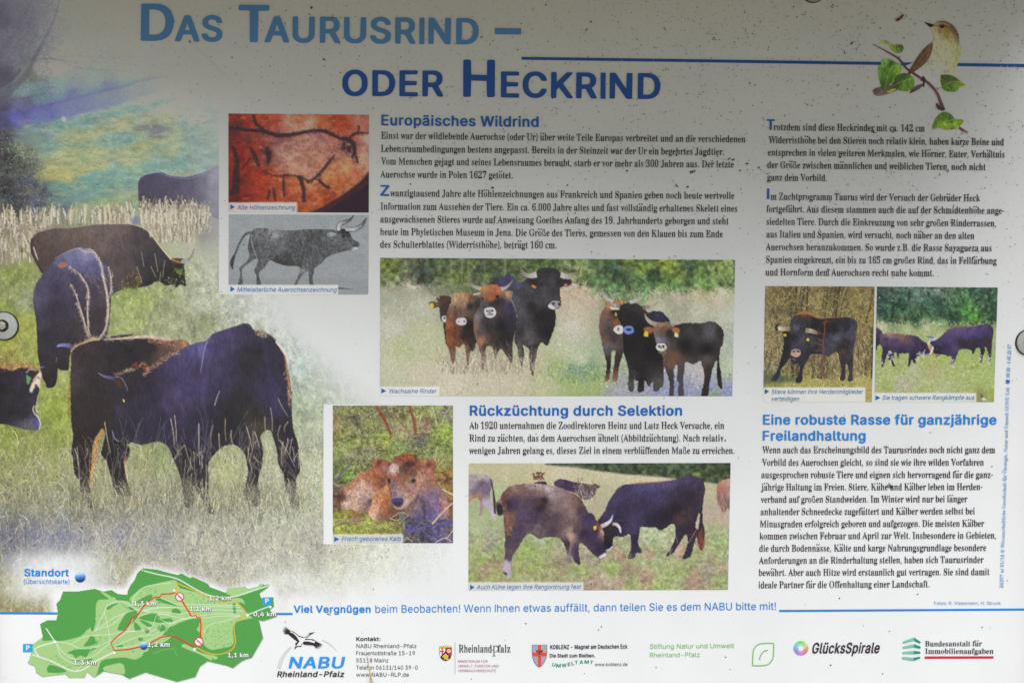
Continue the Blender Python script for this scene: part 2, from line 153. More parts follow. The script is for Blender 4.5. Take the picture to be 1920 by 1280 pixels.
FONT['bold'] = _font('AǦƂŽſſſƃƣǥƨǨƸǨƻǧƿǟǟƈǡſǜżǎŽǋžǀƙƢƚƟƘƗƂƕſƑŽ|ƦƫƹƫƹƮưǇƮǄ\nBǡƋŽƈſƈƁƈǦƍǨƹǨƿǧǉǢǐǛǔǐǔǅǓǁǐƼǊƶǓƭǘƢǘƖǔƋǍƄǅƀƽžƲż|ƞƏƵƏƽƑǁƖǂƛƿƤƺƩƶƪưƬƞƫ|ƞƽƳƽƸƿƼǃƾǊƻǓƷǖƱǗƞǗ\nCǬƮżƢſƚƃƏƍƊƔƄƧƄƿƇǋƋǓƔǞƙǢƦǨƲǪƹǪǈǧǔǠǝǗǣǉǣǅǟǃǐǃǍǅǇǐǀǖƵǘƪǕƥǒƠǋƛƽƚƯƛƧƟƜƨƒƮƏƶƎƽƏǄƓǊƚǍơǐƣǠƣǣơǣƞǡƖǛƌǏƂǆžƼż\nDǪƋŽƈſƈƁƈǦƍǨƷǨǃǥǍǠǔǚǚǒǠǁǢƹǠƥǚƔǓƋǍƆǁƀƭŽ|ƞƏưƏƹƑǃƙǈƢǊƬǊƻǈǄǃǍƻǔƮǗƠǘƞǖ\nEǚƋŽƈſƈƁƈǦƍǨǊǨǎǧǏǥǏǛǌǘƞǗƞƽǉƼǌƹǌƯǋƬǈƫƞƪƞƑƞƏƠƎǍƎǐƋǐſǋż\nFǘƋŽƈſƈƁƈǦƍǨǉǨǍǧǎǥǎǛǋǘƞǗƞƻǇƺǊƷǊƭǉƫǆƪƞƩƝſƙŽ\nGǮƮżƢſƗƅƏƍƊƔƄƧƄƿƇǋƌǕƕǟƞǥƩǩƹǪǅǨǔǠǜǘǠǒǣǉǣǅǟǃǐǃǍǅǈǎǃǓƻǗƶǘưǗƨǔơǍƞǇƚƷƛƧơƙƨƒƮƏƴƎǀƐǇƕǌƞǍƣǌƤƸƥƵƦƴƨƴƳƵƵƸƶǢƶǤƳǤơǟƑǔƅǇžǂŽƼż\nHǭƋŽƈſƈƁƈǦƌǨƘǨƝǦƞƽǇƼǉƽǊƿǊǦǏǨǜǨǟǧǠǤǠſǜŽǏżǊſǉƫƠƬƞƫƞƩƝſƙŽ\nIǂƅŽƂƀƂƌƆƎƑƏƒƐƒǕƑǗƆǘƃǙƂǛƂǦƇǨƷǨƺǥƺǚƶǘƫǗƪǖƪƑƫƏƶƎƺƌƺſƵż\nJǕƞżƖžƐƁƈƈƃƓƂƣƆƥƕƥƘƣƙƙƛƓƞƐƢƎƨƎƭƑưƖƱƛƲǥƳǧƶǨǅǨǈǦǈǤǈƚǆƏǀƆƶſƫż\nKǣƋŽƈſƈƁƈǦƌǨƘǨƝǦƞƿǅǧǈǨǘǨǜǧǝǥǜǢƸƻƷƹǛƆǞƁǞſǙżǊŽǇžƧƩƞƟƝſƙŽ\nLǕƋŽƈſƈƁƈǥƉǧƌǨƙǨƜǧƝǥƞƏǊƎǍƋǍƀǌžǈż\nMȄƋŽƈſƈƁƈǤƉǧƌǨƞǨƣǦƽƥƿƢǚǦǟǨǲǨǵǧǶǤǶƁǵžǲŽǥżǠſǟƴǝƱǉſǄżƹŽƶžƴƀơƯƞƴƝſƙŽ\nNǯƋŽƈſƈƁƈǦƍǨƜǨƠǦǃưǊƧǋǦǐǨǝǨǠǧǢǤǡſǜżǍŽǉſƞǀƝƀƜžƙŽ\nOǱƮżƨŽƜƂƕƇƌƑƇƛƄƧƄƿƇǋƊǑƓǝƣǧƫǩƹǪǅǨǐǣǝǗǢǏǦǂǧƪǢƗǞƐǗƈǏƂǆžƼż|ƲƎƸƎǄƓǋƛǎơǐƪǐƼǌǉǄǓǁǕƶǘƬǖƣǏƝǅƚƷƛƨƟƜƨƒ\nPǟƋŽƈſƈƁƈǦƍǨƷǨƾǧǇǣǑǚǖǍǖƾǑƱǊƪƾƤƹƣƞƢƝſƙŽ|ƞƴƱƴƻƸƾƽǀǂƿǋƻǓƶǖƱǗƞǗ\nQǱǎŴǋŶǅŽƼżƯżƨŽƜƂƐƌƇƛƄƨƄƿƇǋƋǓƒǜƛǣƣǧƳǪǀǩǈǧǓǡǜǘǡǑǤǊǧƼǦƤǠƓǗƇǢŸǢŶǞŴ|ƲƎƷƎƸƏƭƞƮơƱƢǁƢǊƚǎơǐƪǐƼǌǉǄǓǁǕƶǘƬǖƣǏƝǅƚƷƛƨƟƜƨƒ\nRǠƋŽƈſƈƁƈǦƍǨƹǨǁǦǉǢǏǝǕǓǖǎǖƿǕƺǐƱǆƩǆƧǖƉǚſǕżǆŽǃžƮƣƬƤƠƤƞƤƞƢƝſƙŽ|ƞƶƫƶƴƷƺƹƼƻƿǂƿǋƽǑƺǔƱǗƞǗ\nSǟƢżƚžƐƃƉƊƄƓƃƘƃƜƇƞƖƞƙƜƜƕơƐƭƍƷƏƽƔƿƙƿƠƼƤƶƧƟƮƐƶƊƼƇǁƆǅƆǐƈǘƌǝƕǤƣǩƫǪƸǩǆǤǏǜǓǖǕǋǑǉǂǉƿǋƻǓƹǕưǘƪǘƥǗƠǔƝǏƝǇƟǄƦǀƿƸǌƱǑƬǕƦǖơǖƖǔƏǐƉǋƄǂſƷż\nTǠƥŽƢſƢƁơǖƟǘƄǘƂǛƂǦƇǨǕǨǘǥǘǛǗǙǓǘƺǗƹǖƸƀƷžƴŽ\nUǭƪżƟſƔƆƌƏƈƙƈǦƍǨƙǨƝǦƞƤƟƝơƘƦƒƫƏƶƎƾƐǄƔǇƙǉơǊǦǎǨǞǨǠǦǠǤǠƞǝƑǒƅǈſƽż\nVǦƧŽƤſƢƄſǣſǦƄǨƒǨƖǦưƞƲƢǊǦǎǨǝǨǠǧǡǥǞǛƼſƸŽ\nWȏƝŽƚſƗƊſǣƀǧƃǨƐǨƕǦƥƫƧƧƷǢƺǧƽǨǌǨǑǦǢƧǣƧǥƮǴǦǹǨȆǨȉǧȊǤȉǞǮžǫŽǛŽǖƀǅƽǄƼǂƶƳſƯŽ\nXǥƂŽſſſƁƢƴƃǢƂǦƇǨƖǨƙǧƮǉưǈǇǧǊǨǘǨǜǧǝǣǂƼƾƴǠƁǠſǛżǌŽǉžƱƠƯơƖžƓŽ\nYǤƧŽƤƀƣƩƀǢſǦƄǨƓǨƖǧƯǁǈǧǌǨǝǨǟǥǝǠƻƩƺſƶŽ\nZǞƇŽƄƀƄƋƷǖƷǗƵǗƇǘƄǛƄǦƉǨǏǨǓǧǔǥǔǛơƐơƏƣƏǑƎǔƋǔſǏż\naǔƗżƊƂƄƉƂƐƂƜƃƠƇƥƑƫƝƮưƱƲƳƱƸƯƼƬƾƣƾƝƻƘƵƓƴƅƸƄƺƄƽƌǇƙǎƞǏƯǐƷǍƽǊǃǄǇƼǈƶǈſǄŽƷŽƱſƨż|ƞƍƦƍƫƏƱƗƲƠƣƞƚƛƘƗƘƒƚƏ\nbǛƦżƜſƗŽƊŽƇžƆƀƆǤƆǦƉǨƗǨƛǦƜǌƧǐƶǏƽǍǄǉǊǃǑƶǔƦǒƛǏƐǊƈǅƃƺŽƴż|ƨƍƮƍƲƎƶƒƺƘƼơƼƫƺƳƶƺƯƾƨƾƢƺƞƳƜƪƜơƟƖƥƏ\ncǕơżƚžƑƃƈƍƄƖƂơƃưƈƾƒǉơǏƲǏƷǎǂǈǋƾǍƷǈƴƼƲƸƴƳƻƮƾƦƾơƼƜƵƙƫƙƠƛƘƝƔƢƏƧƍƭƍƳƐƸƘƼƚǈƘǌƖǍƓǈƉƿƁƱż\ndǛƟżƙžƏƄƆƐƃƙƂƢƃƱƅƹƋǃƑǉƘǍƟǏƮǐƹǌƺǦƾǨǌǨǏǦǐǤǏſǋŽƾŽƸƀƮż|ƦƍƫƍƯƎƳƒƶƖƹƣƸƯƶƵƲƻƬƾƦƾơƼƛƵƙƬƙƠƛƘƟƑ\neǗơżƚžƑƃƈƍƃƚƂƢƃưƅƸƉǀƒǉƠǏƱǏƽǋǉǀǎƲǏơǊƞƚƞƙƝƚƙƟƑƧƍƮƍƱƎƵƑƹƖƼƗǂƗǊƕǍƓǍƐǋƋǆƅƸŽƱż|ƚưƶưƸƱƴƹƱƼƬƾƧƾƢƽƝƸƚƳ\nfƹƏŽƌƀƋƽƊƾƁƿžǀŽǂŽǋƀǎƋǏƌǜƍǠƔǨƞǬƯǬƴǪƵǨƲǝƮǛƥǛƢǖƢǏƮǎƲǌƲǃƲǁƯƿƣƾƢƽơƀƠžƝŽ\ngǛƤşƙšƏŦƇŮƆųƍŸƔźƘŹƢűƨŰưűƳŲƶŵƸŹƹƁƸƂƪžƞſƕƂƋƊƄƖƂƢƂƪƅƹƊǂƐǈƖǌƞǏƯǏƸǌƾǎǌǎǏǌǐǊǐźǍűǊŬǅŧƼŢƮş|ƨƏƮƐƳƓƷƚƹƢƹƫƷƳƲƻƬƾƥƾƠƻƛƴƙƬƙơƛƘƠƒ\nhǘƉŽƆſƆƁƆǥƇǧƊǨƗǨƚǧƛǥƜǌƦǏƶǏǀǋǉǁǌƵǌƀǋžǇżƻŽƷſƶƯƵƵƳƺưƽƨƾơƻƞƷƜƯƛſƗŽ\niƧƉŽƆſƆƁƆǋƇǍƊǎƗǎƚǍƛǋƛƀƚžƗŽ|ƌǖƇǙƄǝƄǤƅǦƈǩƍǫƕǫƚǩƞǢƝǜƕǖ\njƧŽšźŤźůƃųƅŸƆǋƇǍƊǎƘǎƛǌƜǊƛŲƘūƒťƇš|ƌǖƇǙƄǝƄǤƅǦƈǩƍǫƖǫƛǨƞǢƞǞƜǛƕǖ\nkǒƉŽƆſƆƁƆǥƇǧƊǨƗǨƚǧƛǥƜƶƞƶƴǌƷǎǈǎǌǌǋǉƯƫǏƀǎžǋŽƺŽƷžƞƜƜƚƛſƗŽ\nlƬƕŽƋƂƆƌƆǤƇǧƊǨƗǨƛǦƜƒƝƎƤƍƧƋƩƁƨſƢŽ\nmȀƉŽƆſƆƁƆǊƇǍƊǎƖǎƜǌƨǐưǐƹǍǀǈǍǏǛǐǦǍǮǇǳƾǴƸǴƁǳžǰŽǣŽǟſǞƳǛƼǕƾǎƽǋƺǉƵǈſǃżƶŽƳžƲƁƱƷưƺƬƾƦƾƢƽƟƺƜƱƛſƗŽ\nnǘƉŽƆſƆƁƆǌƊǎƖǎƝǌƦǏƴǐƺǎǀǋǈǃǌƶǌſǈŽƼżƷſƶƯƵƵƳƺưƽƨƾơƻƞƷƜƯƛſƗŽ\noǙơżƚžƑƃƈƍƄƖƂơƃưƈƾƒǉơǏƲǏǁǉǊǀǐƱǒƩǐƛǋƍǆƆƿƁƱż|ƦƍƬƍƳƐƸƘƺƠƺƬƸƳƳƻƭƾƦƾƠƻƛƳƙƫƙƠƛƘƞƓƢƏ\npǛƉšƆţƆťƆǌƊǎƖǎƝǌƧǐƶǏƿǌǅǈǊǃǑƶǓƤǒƛǏƏǆƄƺŽƵżƧżƜſƛţƗš|ƨƍƮƍƲƎƶƒƺƘƼơƼƫƺƳƶƺƯƾƨƾƢƺƞƳƜƪƜơƟƖƥƏ\nqǛƽšƺŤƹſƮżƠżƛŽƓƁƌƇƈƌƄƕƂơƂƩƅƹƊǂƐǈƖǌƞǏƯǏƸǌƾǎǋǎǎǍǏǋǏŤǎŢǋš|ƦƍƫƍƯƎƳƒƶƖƹƣƸƯƶƵƲƻƬƾƦƾơƼƛƵƙƬƙƠƛƘƟƑ\nrƺƉŽƆſƆƁƆǌƊǎƗǎƜǍƣǏƳǏƵǌƵǀƱƾƩƾƥƽƠƺƝƵƜƯƛſƗŽ\nsǏƛżƐƀƈƆƄƌƃƐƃƔƆƖƓƘƗƖƚƑƝƎƧƌƮƐưƓưƖƮƙƫƛƖơƍƦƆƮƅƲƅƽƊǅƎǉƕǍƝǐƮǏƳǎƻǊǂǃǅƼǄƸƹƵƴƵƱƷƫƾƥǀƝƼƛƶƝƳƠƱƸƪǀƥǆƝǈƗǆƎǃƈƿƄƵžƭż\ntƳƙŽƐƁƊƈƈƓƇƽƆƾƀƿŽǂŽǌƀǎƇǏƈǞƉǠƌǡƚǡƝǠƞǞƟǏƪǎƭǋƭǂƬǀƩƿƠƾƟƽƞƒơƎƩƍƬƌƯƁƮſƪŽ\nuǘơżƘžƏƃƈƍƆƖƆǌƋǎƗǎƛǌƜƛƝƖơƐƥƎƪƎƱƑƵƙƶƟƷǌƻǎǊǎǌǌǌǊǌſǈŽƼżƵƀƭŽ\nvǔƟŽƜſƚƃƀǇſǌƄǎƒǎƖǌƥƣƧƠƸǌƽǎǊǎǍǍǎǊǍǅƲſƮŽ\nwǷƚŽƗſƕƄƁǆƀǋƁǍƄǎƑǎƖǌơƨƢƦƭǋưǎǀǎǄǌǏƦǐƧǒƭǛǌǠǎǭǎǱǌǱǈǝƆǚſǖŽǊżǅſƹƦƸƥƬſƨŽ\nxǒƃŽƀſƀƂƙƧƂǉƂǌƇǎƕǎƘǍƦƺƴǍƷǎǅǎǉǍǊǉƳƦǋƃǌſǇżƹŽƶžƦƔƖžƒż\nyǔƏŠƉšƆţƅŦƆūƉŰƔŲƖŴƚŽƚƁƀǇſǌƄǎƒǎƖǌƥƣƧƠƸǌƽǎǊǎǍǍǎǊǍǅƪŬƣťƞŢƔŠ\nzǒƇŽƄƀƄƋƪƼƨƽƈƾƅǁƅǌƊǎǂǎǆǍǇǋǇǁƢƐƤƏǅƎǈƋǈſǃż\n0ǡƧżƟžƙƁƒƆƍƍƉƕƆƢƅƼƉǐƒǟƘǤƠǨƪǪưǪƸǩǃǤǎǘǔǇǖưǓƚǎƎǉƇǂƁƹŽƳż|ƩƎưƎƶƑƼƛƿƩƿƽƽǈƸǒƶǕưǘƪǘƤǔƞǉƜǀƚưƝƠơƖƤƒ\n1ǡƎŽƋƀƋƊƌƌƏƍƤƎƥƏƥǎƥǐƤǐƗǇƐǆƍǉƍǖƑǚƥǨƹǨƼǦƼǤƽƏƾƎǏƍǒƌǓƊǓſǎż\n2ǡƋŽƈƀƈƊƳƹƺǅƺǍƸǓƴǗưǘƪǘƦǗơǒƝǇƚǆƍǆƊǇƉǉƉǐƋǗƓǡƟǨƫǪƻǨǆǢǍǚǑǍǐǃǍƺǆưưƘƩƏǏƎǒƋǒſǍż\n3ǡƤżƛžƐƄƈƌƅƓƄƚƅƜƈƝƗƝƛƚƠƑƧƎƱƎƶƐƺƔƼƙƼƠƸƩƴƬƬƮƞƯƛƲƛƽưǗƌǘƉǛƉǦƎǨǌǨǏǥǏǛƶƾƶƽƽƻǇƶǐƬǔơǓƗǑƐǍƊǇƄƼžƲż\n4ǡƷŽƴƀƴƐƲƒƇƓƄƔƃƖƃƟƅƤƬǦưǨƿǨǂǦǂǤƞƤƳƤƴǀƸǂǅǂǈǁǉƿǊƤǔƣǗƠǗƕǔƓǋƒǊƑǉſǅŽ\n5ǡƥżƛſƏƇƉƐƇƛƋƝƚƝƝƛƠƔƥƏƩƎưƎƶƑƹƕƼƝƼƣƻƨƷƯƱƳƪƴƚƮƑƯƉƲƉƷƎǥƐǧƔǨǋǨǎǥǎǛǍǙǉǘƤǗƣǖơǅƶǅǁǁǉƻǏƳǒƪǓƝǑƓǊƈǃƂƻžƲż\n6ǡƦżƗƂƒƆƌƎƈƜƉƪƌƳƒƾƭǦƱǨǁǨǄǦǄǣƮǃưǂƼǀǆƻǋƶǑƬǒƧǒƗǌƊǂƁƼžƳż|ƬƍƯƍƵƐƹƔƼƝƼƢƹƫƴưưƱƪƱƥƯƢƬƟƤƟƛƢƓƨƎ\n7ǡƒŽƏſƏƂƹǖƷǗƋǘƈǛƈǦƍǨǎǨǒǧǓǥǓǙƦƀơŽ\n8ǡƥżƚſƑƄƋƊƇƑƆƖƆƠƈƨƍƯƔƵƎƼƊǄƊǓƎǜƕǣƢǩưǪƸǩǂǥǌǜǐǕǒǏǐǃǍƽǇƵǐƬǔƤǕƙǑƌǈƃƾžƴż|ƬƍƳƎƸƐƼƔƾƛƽơƺƦƷƩƱƫƩƫƥƪƠƦƝƟƝƘƠƒƤƏ|ƨƾƭƽƳƾƷǂƺǇƺǎƹǒƷǕƲǘƪǘƦǗơǑƠǌơǅƥǀ\n9ǡƙŽƖſƖƂƬƢƫƣƚƧƏưƋƶƈǂƉǑƏǜƕǢƛǦƪǪƸǩǆǢǍǚǒǍǒƿǑƺǈƧƭſƩŽ|ƬƴƲƵƷƸƻƿƼǄƼǉƺǐƵǖưǘƩǘƤǕƟǋƟǂƢƺƦƶ\n.ƬƎŽƊſƆƃƅƉƇƏƐƔƗƔƝƑơƊƟƂƙŽ\n,ƬƆŦƃŨƃūƉƏƍƑƜƑƟƐƠƍƖŨƒŦ\n-ǡƕƣƒƥƒƧƒưƕƳǄƳǇƲǈưǈƦǅƣ\n!ƭƎŽƉƀƆƄƆƋƇƎƋƒƑƔƖƔƜƒơƌơƅƠƂƙŽ|ƌƞƉơƈǥƉǧƌǨƛǨƞǧƠǤƞơƝƟƚƞ\n:ƬƎŽƊſƆƃƅƉƇƏƐƔƗƔƝƑơƊƟƂƙŽ|ƎƴƊƶƆƺƅǀƇǆƐǋƗǋƝǈơǁƟƹƙƴ\n/ƸƁŮžŰžŲƞǩƠǬƣǭưǭƳǫƳǧƓŰƏŮ\n(ƽƢŪƟŬƛŲƑƋƎƚƍƯƏǀƓǒƘǠƞǬƢǮƯǮƲǭƳǪƫǔƦǀƤƴƤơƩƉƴŭƳūưŪ\n)ƽƆŪƃŬƃŮƊſƐƑƓƤƔƮƎǌƃǫƄǭƇǮƔǮƘǬƜǧƥǍƩƶƩƝƢƀƘŬƔŪ\nßǞƮżƟƁƜžƘżƌŽƉžƈƀƈǓƌǝƒǣƛǨƤǪưǩƷǧƿǢǄǜǇǓǇǊƿƹƿƴǂưǑƢǕƙǕƏǔƋǍƂǅžƼż|ƞƍƟƍƢƐƦƒƱƎƺƎƽƐƿƕƽƚƬƪƨƱƨƻưǈƲǍƯǕƩǘƥǘƢǖƟǒƞǍ\näǔƗżƊƂƄƉƂƐƂƜƃƠƇƥƑƫƝƮưƱƲƳƱƸƯƼƬƾƣƾƝƻƘƵƓƴƅƸƄƺƄƽƌǇƙǎƞǏƯǐƷǍƽǊǃǄǇƼǈƶǈſǄŽƷŽƱſƨż|ƞƍƦƍƫƏƱƗƲƠƣƞƚƛƘƗƘƒƚƏ|ƓǖƎǙƋǝƋǣƌǦƏǩƔǫƛǫƠǩƤǣƣǛƜǖ|ưǖƬǘƨǜƨǥƭǪưǫƸǫƽǩǁǢǁǞƿǚƸǖ\nöǙơżƚžƑƃƈƍƄƖƂơƃưƈƾƒǉơǏƲǏǁǉǊǀǐƱǒƩǐƛǋƍǆƆƿƁƱż|ƦƍƬƍƳƐƸƘƺƠƺƬƸƳƳƻƭƾƦƾƠƻƛƳƙƫƙƠƛƘƞƓƢƏ|ƗǖƓǘƏǜƎǡƏǥƔǪƗǫƟǫƤǩƩǢƧǜƣǘƟǖ|ƴǖưǘƬǜƪǟƫǣƮǨƳǫƽǫǄǥǄǜǀǘƼǖ\nüǘơżƘžƏƃƈƍƆƖƆǌƋǎƗǎƛǌƜƛƝƖơƐƥƎƪƎƱƑƵƙƶƟƷǌƻǎǊǎǌǌǌǊǌſǈŽƼżƵƀƭŽ|ƖǖƑǙƎǝƎǣƏǦƒǩƗǫƞǫƣǩƧǣƦǛƟǖ|ƳǖƬǛƫǞƫǥƯǩƴǫƻǫǀǩǄǣǄǞǂǚƼǖ\nÖǱƮżƨŽƜƂƕƇƌƑƇƛƄƧƄƿƇǋƊǑƓǝƣǧƫǩƹǪǅǨǐǣǝǗǢǏǦǂǧƪǢƗǞƐǗƈǏƂǆžƼż|ƲƎƸƎǄƓǋƛǎơǐƪǐƼǌǉǄǓǁǕƶǘƬǖƣǏƝǅƚƷƛƨƟƜƨƒ|ƢǰƛǶƚǺƛǿƟȃƣȅƫȅƮȄƳǿƵǻƳǶƬǰ|ƿǰƺǳƷǸƶǼƹȁǀȅǇȅǌȃǐǿǐǶǌǲǈǰ\nÜǭƪżƟſƔƆƌƏƈƙƈǦƍǨƙǨƝǦƞƤƟƝơƘƦƒƫƏƶƎƾƐǄƔǇƙǉơǊǦǎǨǞǨǠǦǠǤǠƞǝƑǒƅǈſƽż|ơǰƜǳƙǷƙǽƚȀƝȃƢȅƩȅƮȃƲǽƱǵƪǰ|ƾǰƺǲƶǶƶǿƺȃƾȅǇȅǍȁǏǼǏǸǍǴǈǰ\n–ǌžƣŻƦŻưżƲſƳǅƴǉƲǊưǊƥǆƣ\n ƨ')
